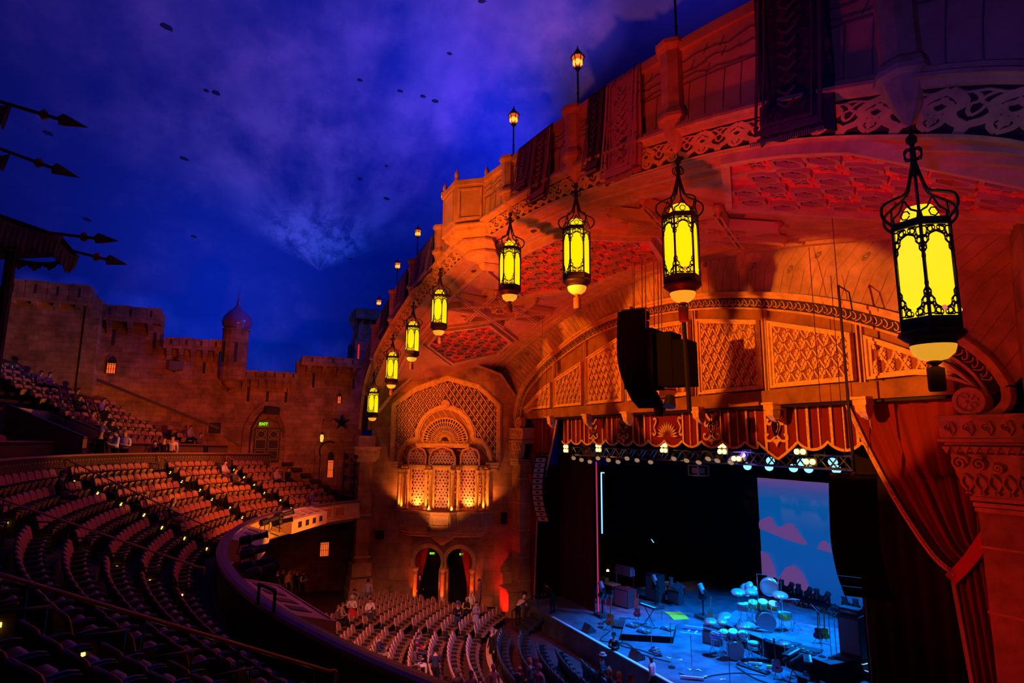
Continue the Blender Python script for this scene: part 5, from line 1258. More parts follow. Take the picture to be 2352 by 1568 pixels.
b = MB(); truss(b, (-10.6, TY, zt), (8.6, TY, zt), .46, 44, .04); b.build('truss_frame', steel, tr_)
b = MB()
for x in (-8, -3, 2, 7): b.tube([(x, TY, zt+.2), (x, TY, 6)], .015, 4)
b.build('truss_chain', steel, tr_)
def can_light(x, z, label, lens, yaw=0, tilt=.5, y=TY, r_=.14, aim=None):
    t = thing('stage_light', label, 'stage light', (x, y, z), 0, 'stage lights on the overhead truss', rot=(tilt, 0, yaw))
    if aim is not None: t.rotation_euler = (Vector(aim)-Vector((x, y, z))).to_track_quat('-Z', 'Y').to_euler()
    b = MB(); b.lathe([(r_*.5, .3), (r_*.9, .2), (r_, 0), (r_, -.12), (r_*.9, -.12), (r_*.88, -.08), (.01, -.08)], (0, 0, 0), 10); b.build('can', mat('lamp_can', (.08, .08, .09), .35, .5), t)
    b = MB(); b.lathe([(.01, -.1), (r_*.86, -.1), (.01, -.105)], (0, 0, 0), 12); b.build('lens', lens, t)
    b = MB(); b.bar((-r_-.03, 0, .05), (-r_-.03, 0, .45), .03); b.bar((r_+.03, 0, .05), (r_+.03, 0, .45), .03); b.bar((-r_-.03, 0, .45), (r_+.03, 0, .45), .03); b.build('yoke', black, t)
dimlens = mat('dim_lens', (.5, .42, .3), .25, spec=.7, emit=(1, .55, .2), es=.3)  # slight warm emission put into the lens glass
ords = ['first', 'second', 'third', 'fourth', 'fifth', 'sixth', 'seventh', 'eighth', 'ninth', 'tenth', 'eleventh', 'twelfth', 'thirteenth', 'fourteenth', 'fifteenth', 'sixteenth']
for i, u in enumerate((1318, 1336, 1355, 1374, 1398, 1420, 1441, 1464, 1495, 1549, 1578, 1606, 1628, 1649, 1680, 1707)):
    p = onY(u, 1050+4*(i % 3), TY-.3); can_light(p.x, p.z, 'dimly glowing stage light under the overhead truss, %s from the left' % ords[i], dimlens, .5, 2.2+.3*(i % 2), TY-.3, .15, (8, 5+(i % 3), -12))
# blinders: four lamps each
def blinder(u, v, label, n=4):
    p = onY(u, v, TY-.45); t = thing('blinder_lamp', label, 'stage light', p, 0, 'bright warm lamp clusters on the overhead truss')
    b = MB(); b.box((0, .1, 0), (.5, .12, .5 if n == 4 else .28)); b.build('housing', black, t)
    for i in range(n):
        q = MB(); q.lathe([(.02, 0), (.1, .0), (.1, .05), (.02, .06)], (0, 0, 0), 10, M=Matrix.Translation(((-.13 if i % 2 == 0 else .13), 0, ((.12 if i < 2 else -.12) if n == 4 else 0))) @ Matrix.Rotation(PI/2, 4, 'X')); q.build('lamp', warm, t)
blinder(1300, 1030, 'leftmost bright four lamp blinder on the overhead truss'); blinder(1375, 1028, 'second bright blinder from the left on the overhead truss'); blinder(1525, 1028, 'bright blinder in the middle of the overhead truss'); blinder(1659, 1030, 'bright blinder right of the middle of the overhead truss')
blinder(1838, 1037, 'bright lamp pair near the right end of the truss', 2); blinder(1860, 1060, 'brightest warm lamp at the right, beside the blue lamps', 2); blinder(1692, 1053, 'single warm lamp just right of the middle blinder', 2)
for i, (u, v) in enumerate(((1717, 1069), (1770, 1057), (1767, 1071), (1823, 1073), (1842, 1060), (1858, 1075), (1914, 1059), (1922, 1076))):
    p = onY(u, v, TY+1.2); can_light(p.x, p.z, 'glowing blue stage light at the right of the truss, %s from the left' % ords[i], cold, -.6, 1.1, TY+1.2, .19, (14, 6, -5+(i % 3)))
p = onY(1604, 1080, TY); pj = thing('video_projector', 'white framed projector hanging below the middle of the truss', 'projector', p)
b = MB(); b.box((0, 0, 0), (.38, .4, .24)); b.build('projector_body', mat('projector_white', (.6, .6, .62), .4), pj); b = MB()
for x in (-.3, .3):
    for y in (-.3, .3): b.bar((x, y, -.22), (x, y, .25), .03)
for z in (-.22, .22):
    for s_ in (-.3, .3): b.bar((-.3, s_, z), (.3, s_, z), .03); b.bar((s_, -.3, z), (s_, .3, z), .03)
b.build('projector_frame', mat('white_metal', (.8, .8, .8), .4), pj)
# followspot booms peeking over the truss
for u, v, lb in ((1318, 1002, 'left'), (1395, 1002, 'middle'), (1702, 990, 'right')):
    p = onY(u, v, TY-.6); t = thing('moving_head_light', 'black moving head light standing on top of the truss, %s one' % lb, 'stage light', p, 0, 'moving heads on top of the truss')
    b = MB(); b.tube([(-.25, 0, .2), (0, 0, .22), (.2, 0, -.1), (.3, 0, -.3)], [.14, .16, .12, .1], 8); b.build('head', black, t); b = MB(); b.box((.3, 0, -.36), (.4, .3, .15)); b.build('base', black, t)

# ------------------------------------------------------------------ speaker arrays
spk = mat('speaker_black', (.003, .002, .002), .9, spec=.1); spkg = mat('speaker_grille', (.55, .48, .5), .5)
def array(label, pts, wd, dep, n, face, m_=None, tilt=1):
    """pts: centre line of the front faces from top to bottom; face: unit vector the boxes look along"""
    P = resamp([tuple(p) for p in smooth(pts, 6)], n+1); t = thing('speaker_array', label, 'speaker array', P[0])
    fx = Vector(face).normalized(); sx_ = Vector((-fx.y, fx.x, 0))
    for i in range(n):
        a_, c_ = Vector(P[i]), Vector(P[i+1]); d_ = (c_-a_); up_ = -d_.normalized(); out_ = sx_.cross(up_).normalized()
        if out_.dot(fx) < 0: out_ = -out_
        L_ = d_.length*.96; b = MB(); mid = (a_+c_)/2-Vector(P[0]); V = []
        for s1 in (-1, 1):
            for s2 in (-1, 1):
                k_ = .82
                V += [mid+sx_*s1*wd/2+up_*s2*L_/2, mid+sx_*s1*wd/2*.96+up_*s2*L_/2*k_-out_*dep]
        b.add(V, [(0, 2, 3, 1), (4, 5, 7, 6), (0, 1, 5, 4), (2, 6, 7, 3), (0, 4, 6, 2), (1, 3, 7, 5)])
        o = b.build('speaker_cabinet', spk, t)
        if m_:
            g = MB(); g.add([mid+sx_*s1*wd*.42+up_*s2*L_*.42+out_*.012 for s1, s2 in ((-1, -1), (1, -1), (1, 1), (-1, 1))], [(0, 1, 2, 3)]); g.build('grille', m_, o)
            h = MB(); h.add([mid+sx_*s1*wd*.12+up_*s2*L_*.2+out_*.02 for s1, s2 in ((-1, -1), (1, -1), (1, 1), (-1, 1))], [(0, 1, 2, 3)]); h.build('horn', black, o)
    b = MB(); b.bar(-sx_*wd/2-fx*dep*.5+Vector((0, 0, .08)), sx_*wd/2-fx*dep*.5+Vector((0, 0, .08)), .08); b.bar(-fx*dep+Vector((0, 0, .1)), Vector((0, 0, .1)), .06); b.build('rigging_frame', steel, t)
    b = MB(); b.tube([-fx*dep*.4+Vector((0, 0, .1)), -fx*dep*.4+Vector((0, 0, 7.5-P[0][2]))], .012, 4); b.build('chain', steel, t)
    return t
yA = 14.6
L = [onY(1240, 1050, yA), onY(1236, 1100, yA), onY(1235, 1145, yA), onY(1246, 1190, yA), onY(1250, 1200, yA)]
array('left hanging speaker array with pale cabinet fronts beside the far drape', [onY(1243, 1050, yA), onY(1236, 1090, yA), onY(1234, 1130, yA), onY(1240, 1170, yA), onY(1249, 1198, yA)], .62, .75, 12, (.75, -.6, 0), spkg)
yB = 13.4
array('large black speaker array hanging in front of the blue screen', [onY(1958, 1100, yB), onY(1960, 1180, yB), onY(1964, 1250, yB), onY(1978, 1320, yB), onY(1998, 1375, yB)], 1.0, .85, 12, (.55, -.85, 0))
yC = 12.4
array('tall curved speaker array of the centre cluster, left one', [onY(1448, 712, yC), onY(1446, 780, yC), onY(1450, 840, yC), onY(1468, 890, yC), onY(1482, 918, yC)], .95, .7, 10, (.55, -.85, 0))
t = thing('speaker_cluster', 'black bank of flat subwoofer cabinets in the middle of the stage arch', 'speaker array', onY(1495, 850, 12.6))
for i, (dx, dy, w_, h_, zo) in enumerate(((-1.05, .2, .5, 2.35, .75), (0, 0, .55, 2.0, .5), (.55, .35, .5, 1.75, .45), (1.0, .6, .5, 1.45, .3))):
    b = MB(); b.box((dx, dy, zo-.15), (w_, .9, h_), .5); b.build('subwoofer_cabinet', spk, t)
b = MB(); b.tube([(.1, .2, -1.0), (.15, .2, -1.3), (.1, .2, -1.5)], [.12, .2, .16], 8); b.tube([(.7, .2, -.9), (.75, .1, -1.25)], [.15, .2], 8); b.bar((1.35, .3, 1.5), (1.45, .3, -1.4), .1); b.build('hanging_frame', black, t)
b = MB()
for x, y, z in ((-1.1, .2, 1.7), (-.9, .4, 1.8), (-.2, 0, 1.3), (.1, .3, 1.35), (.5, .1, 1.25), (-.5, .6, 1.6)): b.tube([(x, y, z), (x, y+.05, z+2.4)], .018, 5)
b.build('suspension_rod', mat('rod_steel', (.4, .25, .2), .4, .5), t)
# aedicule in the middle of the arch
ae = thing('arch_shrine', 'small carved timber shrine with an arched opening in the middle lattice panel', 'shrine', (1.1, YP-.5, 0)); ae['kind'] = 'structure'
b = MB(); b.box((0, 0, 3.95), (1.5, 1.0, .22)); b.box((0, 0, 1.95), (1.4, .95, .3)); b.box((-.6, 0, 2.95), (.2, .9, 1.8)); b.box((.6, 0, 2.95), (.2, .9, 1.8)); b.poly(arcp(0, 3.2, .45, 0, 180, 10)+[(-.5, 3.85), (.5, 3.85)], lambda p, q, h: (p, -.42-h, q), 0, .05); b.build('shrine_frame', trimm, ae)
b = MB(); b.box((0, .1, 2.95), (1.0, .6, 1.8)); b.build('shrine_recess', dark, ae)
# thin cables hanging from the splay in front of the arch
for i, (u, v0, v1) in enumerate(((1858, 568, 960), (1908, 633, 1080), (1255, 825, 1090), (1345, 760, 930))):
    a_ = onY(u, v0, 16.3); c_ = onY(u+8 if u > 1500 else u-2, v1, 16.3); b = MB(); b.tube([a_, (a_.x, a_.y, c_.z)], .012, 4)
    tag(b.build('rigging_cable', iron), ('thin cable hanging in front of the second lattice panel from the right', 'thin cable hanging left of the dark rigging pole', 'thin cable hanging beside the far speaker array', 'thin cable hanging at the far left lattice panels')[i], 'cable')
b = MB(); a_ = onY(1925, 655, 15.6); b.tube([a_, (a_.x+.1, a_.y, -9.2)], .035, 6); b.tube([a_, (a_.x+.25, a_.y+.1, a_.z-.25), (a_.x+.3, a_.y+.1, a_.z-.8)], .02, 5); tag(b.build('rigging_pole', black), 'black rigging pole running down in front of the lattice and speaker array', 'pole')
b = MB(); ps = [onY(1962, 1110, 14), onY(1975, 1160, 14), onY(1985, 1220, 14), onY(1978, 1262, 14), onY(1965, 1240, 14), onY(1962, 1180, 14)]; b.tube(smooth(ps, 5), .03, 5); tag(b.build('speaker_cable', black), 'loop of black cable hanging behind the large speaker array', 'cable')
# ------------------------------------------------------------------ balcony bowl
CB = 26.0
def zr(x): return -3.55-.47*(min(abs(x), 22)/19)**2.4
RA = [-.80+1.72*i/219 for i in range(220)]
RAIL = [(CB*math.sin(a), CB-CB*math.cos(a)) for a in RA]
RN = [Vector((math.sin(a), -math.cos(a))) for a in RA]
def off(e):     # offset curve e metres behind (+) or in front (-) of the rail
    return [(RAIL[i][0]+RN[i].x*e, RAIL[i][1]+RN[i].y*e) for i in range(len(RAIL))]
NR = 7
def frow(k): return .95+.79*k
def fz(k, x): return zr(x)-1.1+.43*k
carp = mat('balcony_carpet', (.05, .02, .03), .95, nscale=3, namt=.3); conc = mat('balcony_riser', (.07, .03, .03), .9)
b = MB()
def strip(b, e0, z0, e1, z1):
    A_, B_ = off(e0), off(e1)
    b.loft([[(x, y, z0(RAIL[i][0])) for i, (x, y) in enumerate(A_)], [(x, y, z1(RAIL[i][0])) for i, (x, y) in enumerate(B_)]], closed=False)
strip(b, .1, lambda x: zr(x)-1.1, .7, lambda x: zr(x)-1.1)
for k in range(NR):
    e = frow(k)-.42; f0 = lambda x, k=k: fz(k, x); fm1 = lambda x, k=k: fz(k-1, x) if k else zr(x)-1.1
    strip(b, e, fm1, e, f0); strip(b, e, f0, e+.79, f0)
ea = frow(NR)-.42; fa = lambda x: fz(NR, x)
strip(b, ea, lambda x: fz(NR-1, x), ea, fa); strip(b, ea, fa, ea+1.9, fa)
def uz(k, x): return fz(NR, x)+.75+.45*k
EU = ea+1.9
strip(b, EU, fa, EU, lambda x: uz(0, x))
for k in range(11):
    strip(b, EU+.85*k, lambda x, k=k: uz(k, x), EU+.85*(k+1), lambda x, k=k: uz(k, x)); strip(b, EU+.85*(k+1), lambda x, k=k: uz(k, x), EU+.85*(k+1), lambda x, k=k: uz(k+1, x))
o = b.build('floor_balcony', carp); struct(o)
# balcony front and rail
fr = thing('balcony_front', 'curved balcony front with orange panelled fascia and wide smooth rail cap', 'balcony'); fr['kind'] = 'structure'
b = MB(); strip(b, -.12, lambda x: zr(x)-.1, -.18, lambda x: zr(x)-1.05); strip(b, -.18, lambda x: zr(x)-1.05, .3, lambda x: zr(x)-1.35); strip(b, .3, lambda x: zr(x)-1.35, 3, lambda x: zr(x)-1.5); b.build('fascia', mat('fascia_plaster', (.62, .42, .2), .6, nscale=2, namt=.2), fr)
b = MB(); strip(b, .06, lambda x: zr(x)-.05, .06, lambda x: zr(x)-1.1); b.build('inner_wall', mat('dark_inner_wall', (.03, .015, .02), .9), fr)
b = MB()
prof = [(-.2, -.12), (-.26, -.06), (-.24, .0), (-.1, .03), (.0, .03), (.08, .0), (.1, -.06), (.06, -.12)]
for i in range(len(prof)-1): strip(b, prof[i][0], lambda x, i=i: zr(x)+prof[i][1], prof[i+1][0], lambda x, i=i: zr(x)+prof[i+1][1])
b.build('rail_cap', mat('rail_cap_leather', (.13, .06, .09), .45, spec=.4), fr, True)
b = MB(); strip(b, -.2, lambda x: zr(x)-.98, -.24, lambda x: zr(x)-1.08); strip(b, -.24, lambda x: zr(x)-1.08, -.18, lambda x: zr(x)-1.12); b.build('fascia_moulding', trimm, fr)
pan = MB(); pf = MB(); orn = MB()
i = 8
def fmap(i): 
    return lambda p, q, h: (RAIL[i][0]+(RAIL[i+6][0]-RAIL[i][0])*p-RN[i].x*(.17+h), RAIL[i][1]+(RAIL[i+6][1]-RAIL[i][1])*p-RN[i].y*(.17+h), zr(RAIL[i][0])*(1-p)+zr(RAIL[i+6][0])*p+q)
while RAIL[i][0] < -14.8:
    fn = fmap(i); pan.poly([(.08, -.85), (.92, -.85), (.92, -.28), (.08, -.28)], fn, 0, .015); pf.ring2([(.05, -.88), (.95, -.88), (.95, -.25), (.05, -.25)], [(.1, -.82), (.9, -.82), (.9, -.31), (.1, -.31)], fn, 0, .04)
    for k in range(3): orn.ring2(hexa(.28+.22*k, -.56, .07, sy=2.0), hexa(.28+.22*k, -.56, .03, sy=2.0), fn, .01, .03)
    i += 7
pan.build('fascia_panel', mat('fascia_red', (.55, .1, .05), .7), fr); pf.build('fascia_panel_frame', gold, fr); orn.build('fascia_ornament', mat('fascia_green', (.3, .4, .2), .6), fr)
# projector housings with slotted tops
house = mat('housing_paint', (.62, .42, .34), .6); slot = mat('vent_slot', (.01, .01, .02), .9)
def idx_at(x): return min(range(len(RAIL)), key=lambda i: abs(RAIL[i][0]-x))
def housing(label, x0, x1, dep, nv, front):
    i0, i1 = idx_at(x0), idx_at(x1); A_ = Vector((*RAIL[i0], zr(x0))); B_ = Vector((*RAIL[i1], zr(x1))); n_ = -((RN[i0]+RN[i1]).normalized()); n3 = Vector((n_.x, n_.y, 0)); d_ = B_-A_
    fn = lambda p, q, h: A_+d_*p+n3*(.15+q)+Vector((0, 0, -.02-.3*q/dep+h))
    t = thing('spotlight_housing', label, 'housing', group='slotted housings on the balcony front')
    b = MB(); V = [fn(0, 0, 0), fn(1, 0, 0), fn(1, dep, 0), fn(0, dep, 0)]; W = [q-Vector((0, 0, .75)) for q in V]; W[2].z = V[2].z-.6; W[3].z = V[3].z-.6
    b.add(V+W, [(0, 1, 2, 3), (3, 2, 6, 7), (0, 3, 7, 4), (1, 5, 6, 2), (4, 7, 6, 5)]); b.build('housing_shell', house, t)
    v_ = MB()
    for k in range(nv):
        p0 = .08+.84*k/nv; p1 = p0+.84/nv*.55
        v_.poly([(p0, dep*.25), (p1, dep*.25), (p1, dep*.72), (p0, dep*.72)], fn, .005, .012)
        for s_ in range(7): pass
    v_.build('vent', slot, t)
    lo = MB(); lo.ring2([(0, 0), (1, 0), (1, dep), (0, dep)], [(.03, .05), (.97, .05), (.97, dep-.05), (.03, dep-.05)], fn, 0, .03)
    for k in range(nv):
        p0 = .08+.84*k/nv; p1 = p0+.84/nv*.55
        for s_ in range(8): q_ = dep*(.27+.45*s_/8); lo.ribbon([(p0, q_), (p1, q_)], .02, fn, .01, .025)
    lo.build('louvre', house, t)
    if front:
        f_ = MB(); g = lambda p, q, h: A_+d_*p+n3*(.15+dep+h)+Vector((0, 0, -.32+q))
        for k in range(4): f_.poly([(.15+.2*k, -.4), (.24+.2*k, -.4), (.24+.2*k, -.12), (.15+.2*k, -.12)], g, 0, .01)
        f_.build('front_opening', slot, t)
housing('slotted housing on the balcony front next to the red fascia panels', -14.2, -10.2, 1.0, 4, True)
housing('small slotted housing in the middle of the curve of the balcony front', -6.0, -2.4, 1.0, 3, False)
housing('long slotted housing on the balcony front directly above the stalls', 4.2, 8.0, 1.0, 4, False)
def stage_can(label, x, out, dz, yaw, L_=.75):
    i = idx_at(x); p = Vector((RAIL[i][0]-RN[i].x*out, RAIL[i][1]-RN[i].y*out, zr(x)+dz))
    t = thing('profile_spotlight', label, 'stage light', p, 0, 'black profile spotlights on the balcony front', rot=(0, 0, yaw))
    M_ = Matrix.Rotation(-PI/2+.2, 4, 'X')
    if x > 8: t.scale = (.6,)*3
    b = MB(); b.lathe([(.09, -.35), (.14, -.3), (.15, 0), (.1, .1), (.1, L_*.7), (.13, L_*.7), (.13, L_*.75), (.02, L_*.75)], (0, 0, 0), 10, M=M_); b.build('barrel', black, t)
    b = MB(); b.bar((-.17, 0, 0), (-.17, 0, -.4), .03); b.bar((.17, 0, 0), (.17, 0, -.4), .03); b.bar((-.17, 0, -.4), (.17, 0, -.4), .04); b.tube([(0, -.3, -.1), (.05, -.4, -.45), (.1, 0, -.6)], .02, 4); b.build('yoke', black, t)
for k, (x, out, dz, yw) in enumerate(((-9.2, .9, .05, .3), (-8.6, 1.0, -.2, -.1), (-7.2, .8, 0, .5), (-1.4, .9, .1, .1), (-.4, 1.0, -.1, -.4), (1.0, .9, .05, .2), (2.2, .8, -.1, 0), (3.3, .8, -.1, .3), (8.7, .5, -.5, .4), (11.3, .42, -.6, 0))):
    stage_can('black spotlight clamped to the balcony front, %s from the far end' % ords[k], x, out, dz, yw)

# ---- seats
uph = mat('balcony_upholstery', (.52, .19, .11), .75, nscale=6, namt=.2); shell = mat('seat_shell', (.5, .36, .12), .4, spec=.5); armm = mat('armrest', (.02, .02, .04), .3, spec=.6); frm = mat('seat_iron', (.03, .02, .02), .5)
def seat_parts(kind):
    """four meshes: backrest, seat pan, armrests, stand; seat faces +Y, origin on the floor under its middle"""
    w_ = .26 if kind == 'balcony' else .235; out = []
    b = MB()
    if kind in ('balcony', 'open'): P = [(-w_, .42), (w_, .42), (w_*1.02, .78), (w_*.9, .86), (w_*.55, .895), (0, .905), (-w_*.55, .895), (-w_*.9, .86), (-w_*1.02, .78)]
    else: P = [(-w_*.92, .4), (w_*.92, .4), (w_, .65), (w_*.95, .78), (w_*.75, .88), (w_*.4, .935), (0, .95), (-w_*.4, .935), (-w_*.75, .88), (-w_*.95, .78), (-w_, .65)]
    def bk(p, q, h): return (p, -.12-(q-.42)*.24+.06*(p/w_)**2*.8+h, q)
    cx, cz = 0, .66; n = len(P)
    rings = []
    for sc_, h in ((.02, .045), (.7, .045), (.93, .035), (1, .01), (1, -.02), (.93, -.04), (.6, -.05), (.02, -.05)): rings.append([bk(p*sc_, cz+(q-cz)*sc_, h) for p, q in P])
    for i in range(len(rings)-1):
        b.cur = 0 if i < 3 else 1; b.loft([rings[i], rings[i+1]])
    out.append(b)
    b = MB(); V0 = [(-.2, -.08), (.2, -.08), (.215, .3), (.1, .36), (-.1, .36), (-.215, .3)]
    if kind == 'balcony': f_ = lambda p, q, h: (p*.9, .05+.3*(q+.08)+h*.9, .33+(q+.08)*.66)     # tipped up
    else: f_ = lambda p, q, h: (p, q-.02, .42+h+.03*(q+.08))
    b.loft([[f_(p*s_, q*s_+.1*(1-s_), h) for p, q in V0] for s_, h in ((.03, .05), (.85, .05), (1, .02), (1, -.03), (.85, -.05), (.03, -.05))]); out.append(b)
    for s_ in (-1, 1):
        b = MB(); b.loft([[(s_*.262+dx, y, z+dz) for dx, dz in ((-.025, -.015), (.025, -.015), (.02, .02), (-.02, .02))] for y, z in ((-.14, .6), (0, .625), (.2, .63), (.27, .61))], caps=True); out.append(b)
    b = MB()
    for s_ in (-1, 1): b.box((s_*.262, .04, .3), (.03, .26, .6)); b.box((s_*.262, .04, .02), (.06, .36, .04))
    b.bar((-.26, -.05, .38), (.26, -.05, .38), .03); out.append(b)
    return out
SEATM = {'balcony': ([uph, mat('seat_back_shell', (.07, .02, .015), .6)], shell, armm, frm), 'stalls': ([mat('stalls_cushion', (.42, .22, .17), .8), mat('stalls_back_shell', (.75, .42, .34), .55)], mat('stalls_pan', (.28, .13, .07), .7), mat('armrest_wood', (.16, .07, .04), .5), frm), 'pit': ([mat('pit_chair_vinyl', (.06, .08, .1), .35, spec=.6)]*2, mat('pit_chair_seat', (.05, .06, .08), .5), black, mat('pit_chair_frame', (.1, .1, .12), .3, .7))}
PROTO = {}
def proto(kind):
    parts = seat_parts(kind); ms = []
    for b, nm_, mm in zip(parts, ('backrest', 'seat_pan', 'armrest', 'armrest', 'stand'), (SEATM[kind][0], SEATM[kind][1], SEATM[kind][2], SEATM[kind][2], SEATM[kind][3])):
        me = bpy.data.meshes.new(nm_); me.from_pydata(b.v, [], b.f)
        for q in (mm if isinstance(mm, list) else [mm]): me.materials.append(q)
        me.polygons.foreach_set('material_index', b.m)
        if nm_ in ('backrest', 'seat_pan'): me.polygons.foreach_set('use_smooth', [True]*len(b.f))
        ms.append((nm_, me))
    # one merged mesh for the small copies
    al = MB(); mats_ = []
    for b, mm in zip(parts, (SEATM[kind][0], SEATM[kind][1], SEATM[kind][2], SEATM[kind][2], SEATM[kind][3])):
        base = len(mats_); mm = mm if isinstance(mm, list) else [mm]; mats_ += mm
        o_ = len(al.v); al.v += b.v; al.f += [tuple(i+o_ for i in f) for f in b.f]; al.m += [base+q for q in b.m]
    me = bpy.data.meshes.new(kind+'_seat'); me.from_pydata(al.v, [], al.f)
    for q in mats_: me.materials.append(q)
    me.polygons.foreach_set('material_index', al.m)
    PROTO[kind] = (ms, me, al, mats_)
SEATM['open'] = SEATM['balcony']
for k_ in ('balcony', 'stalls', 'pit', 'open'): proto(k_)
def seat_obj(kind, name, loc, rz, label, group, full):
    ms, me, al, mm = PROTO[kind]
    if full:
        t = thing(name, label, 'seat', loc, rz, group)
        for nm_, q in ms:
            o = bpy.data.objects.new(nm_, q); C.objects.link(o); o.parent = t
        return t
    o = bpy.data.objects.new(name, me); C.objects.link(o); o.location = loc; o.rotation_euler = (0, 0, rz); tag(o, label, 'seat', group); return o
def inview(p, mg=60):
    d = Vector(p)-CP; w_ = d.dot(FW)
    if w_ < .6: return None
    u = 1176+F*d.dot(RT)/w_; v = 784-F*d.dot(CU)/w_
    return (u, v, d.length) if -mg < u < 2352+mg and -mg < v < 1568+mg*2 else None
AANG = [R(6.1), R(-9.9), R(-24.1), R(-34.7), R(25.2)]
def pol(r_, a_, z=None): q = (r_*math.sin(a_), CB-r_*math.cos(a_)); return q if z is None else (*q, z)
def near_aisle(p, w_=.62):
    a_ = math.atan2(p[0], CB-p[1]); r_ = math.hypot(p[0], CB-p[1])
    return any(abs(a_-q)*r_ < w_ for q in AANG)
blocks = [(-99, -34.7, 'wall block'), (-34.7, -24.1, 'second block from wall'), (-24.1, -9.9, 'third block from wall'), (-9.9, 6.1, 'middle block'), (6.1, 25.2, 'wide near block'), (25.2, 99, 'nearest block')]
def block_of(p): d_ = math.degrees(math.atan2(p[0], CB-p[1])); return [b_[2] for b_ in blocks if b_[0] <= d_ < b_[1]][0]
cand = []
def row_positions(e, sp=.585):
    P = off(e); L = 0; out = []; nxt = .3
    for i in range(1, len(P)):
        a_, c_ = P[i-1], P[i]; d = math.dist(a_, c_)
        while L+d >= nxt:
            t = (nxt-L)/d; x, y = a_[0]+(c_[0]-a_[0])*t, a_[1]+(c_[1]-a_[1])*t; n_ = RN[i]; out.append((x, y, math.atan2(-n_.x*-1, n_.y*-1) if False else math.atan2(n_.x, -n_.y), RAIL[i][0])); nxt += sp
        L += d
    return out
rn11 = ['first', 'second', 'third', 'fourth', 'fifth', 'sixth', 'seventh', 'eighth', 'ninth', 'tenth', 'eleventh']
rowname = ['front row', 'second row', 'third row', 'fourth row', 'fifth row', 'sixth row', 'seventh row']
ends = []
for k in range(NR):
    prev = None
    for x, y, rz, rx in row_positions(frow(k)):
        if x < -21.3 or x > 21 or (x < -20.4 and y > 3.2) or x < -20.9: continue
        na = near_aisle((x, y))
        if prev is not None and na != prev[0]: ends.append((prev[1] if na else (x, y, rz), fz(k, rx), k))
        prev = (na, (x, y, rz))
        if na: continue
        z = fz(k, rx); q = inview((x, y, z+.6))
        if q: cand.append((q[2], x, y, z, rz, k, 'maroon balcony seat in the %s above the rail, %s' % (rowname[k], block_of((x, y))), 'balcony seats, %s, %s' % (rowname[k], block_of((x, y)))))
for k in range(11):
    for x, y, rz, rx in row_positions(EU+.45+.85*k):
        if x < -21.3 or x > 12 or near_aisle((x, y)) or (x < -20.3 and y < -7): continue
        dg_ = math.degrees(math.atan2(x, CB-y))
        if k < 6 and -24.5 < dg_ < -13: continue
        z = uz(k, rx); q = inview((x, y, z+.6))
        if q and q[2] > 7: cand.append((q[2], x, y, z, rz, NR+k, 'dark balcony seat in the %s raised row behind the cross aisle, %s' % (rn11[k], block_of((x, y))), 'upper balcony seats, raised row %d, %s' % (k+1, block_of((x, y)))))
cand.sort(key=lambda c_: c_[0]*(1 if c_[5] < NR else 1.6))
# where people sit: the seat whose sitter's head falls nearest to the place seen
SIT = {}
def pick(lst, u, v, rows=None):
    best = None
    for j, c_ in enumerate(lst):
        q = inview((c_[1], c_[2], c_[3]+1.15), 200)
        if q:
            e = math.hypot(q[0]-u, (q[1]-v)*1.5)
            if best is None or e < best[0]: best = (e, j)
    return best[1]
BAL_SIT = [(138, 1090), (398, 1175), (515, 1055), (540, 1090), (638, 1085), (654, 1088), (711, 1125), (85, 868), (108, 868), (178, 908), (190, 912), (237, 915), (232, 940), (243, 956), (226, 966), (250, 968), (196, 965), (442, 992), (455, 992)]
used_ = set()
for uv in BAL_SIT:
    j = pick([c_ if i not in used_ else (c_[0], 0, 99, 0)+c_[4:] for i, c_ in enumerate(cand)], *uv); used_.add(j); SIT[uv] = cand[j]
sitkeys = {(round(c_[1], 3), round(c_[2], 3)) for c_ in SIT.values()}
for i, c_ in enumerate(cand[:300]):
    if (round(c_[1], 3), round(c_[2], 3)) in sitkeys: seat_obj('open', 'balcony_seat', (c_[1], c_[2], c_[3]), c_[4], c_[6], c_[7], False)
    else: seat_obj('balcony', 'balcony_seat', (c_[1], c_[2], c_[3]), c_[4], c_[6], c_[7], i < 70)
al = PROTO['balcony'][2]; b = MB()
for c_ in cand[300:]:
    if (round(c_[1], 3), round(c_[2], 3)) in sitkeys: seat_obj('open', 'balcony_seat', (c_[1], c_[2], c_[3]), c_[4], c_[6], c_[7], False); continue
    cr, sr = math.cos(c_[4]), math.sin(c_[4]); o_ = len(b.v)
    b.v += [(c_[1]+x*cr-y*sr, c_[2]+x*sr+y*cr, c_[3]+z) for x, y, z in al.v]; b.f += [tuple(i+o_ for i in f) for f in al.f]; b.m += al.m
o = b.build('balcony_seating', PROTO['balcony'][3]); tag(o, 'all the remaining small balcony seats in the far and upper rows', 'seat', kind='stuff')
print('balcony seats', len(cand))
# aisle lights at the row ends
alg = mat('aisle_light_glass', (1, .7, .3), .4, emit=(1, .5, .07), es=5)
ne = 0
for (x, y, rz), z, k in ends:
    q = inview((x, y, z))
    if not q: continue
    ne += 1
    n_ = Vector((math.sin(rz), -math.cos(rz)))
    o = MB().box((0, 0, 0), (.15, .03, .05)).box((0, .02, .05), (.05, .04, .05)).build('aisle_light', alg); o.location = (x+.28*math.cos(rz), y+.28*math.sin(rz), z+.34); o.rotation_euler = (0, 0, rz)
    tag(o, 'small warm aisle light at a seat end, %s, %s' % (rowname[k], block_of((x, y))), 'aisle light', 'aisle lights of the balcony')
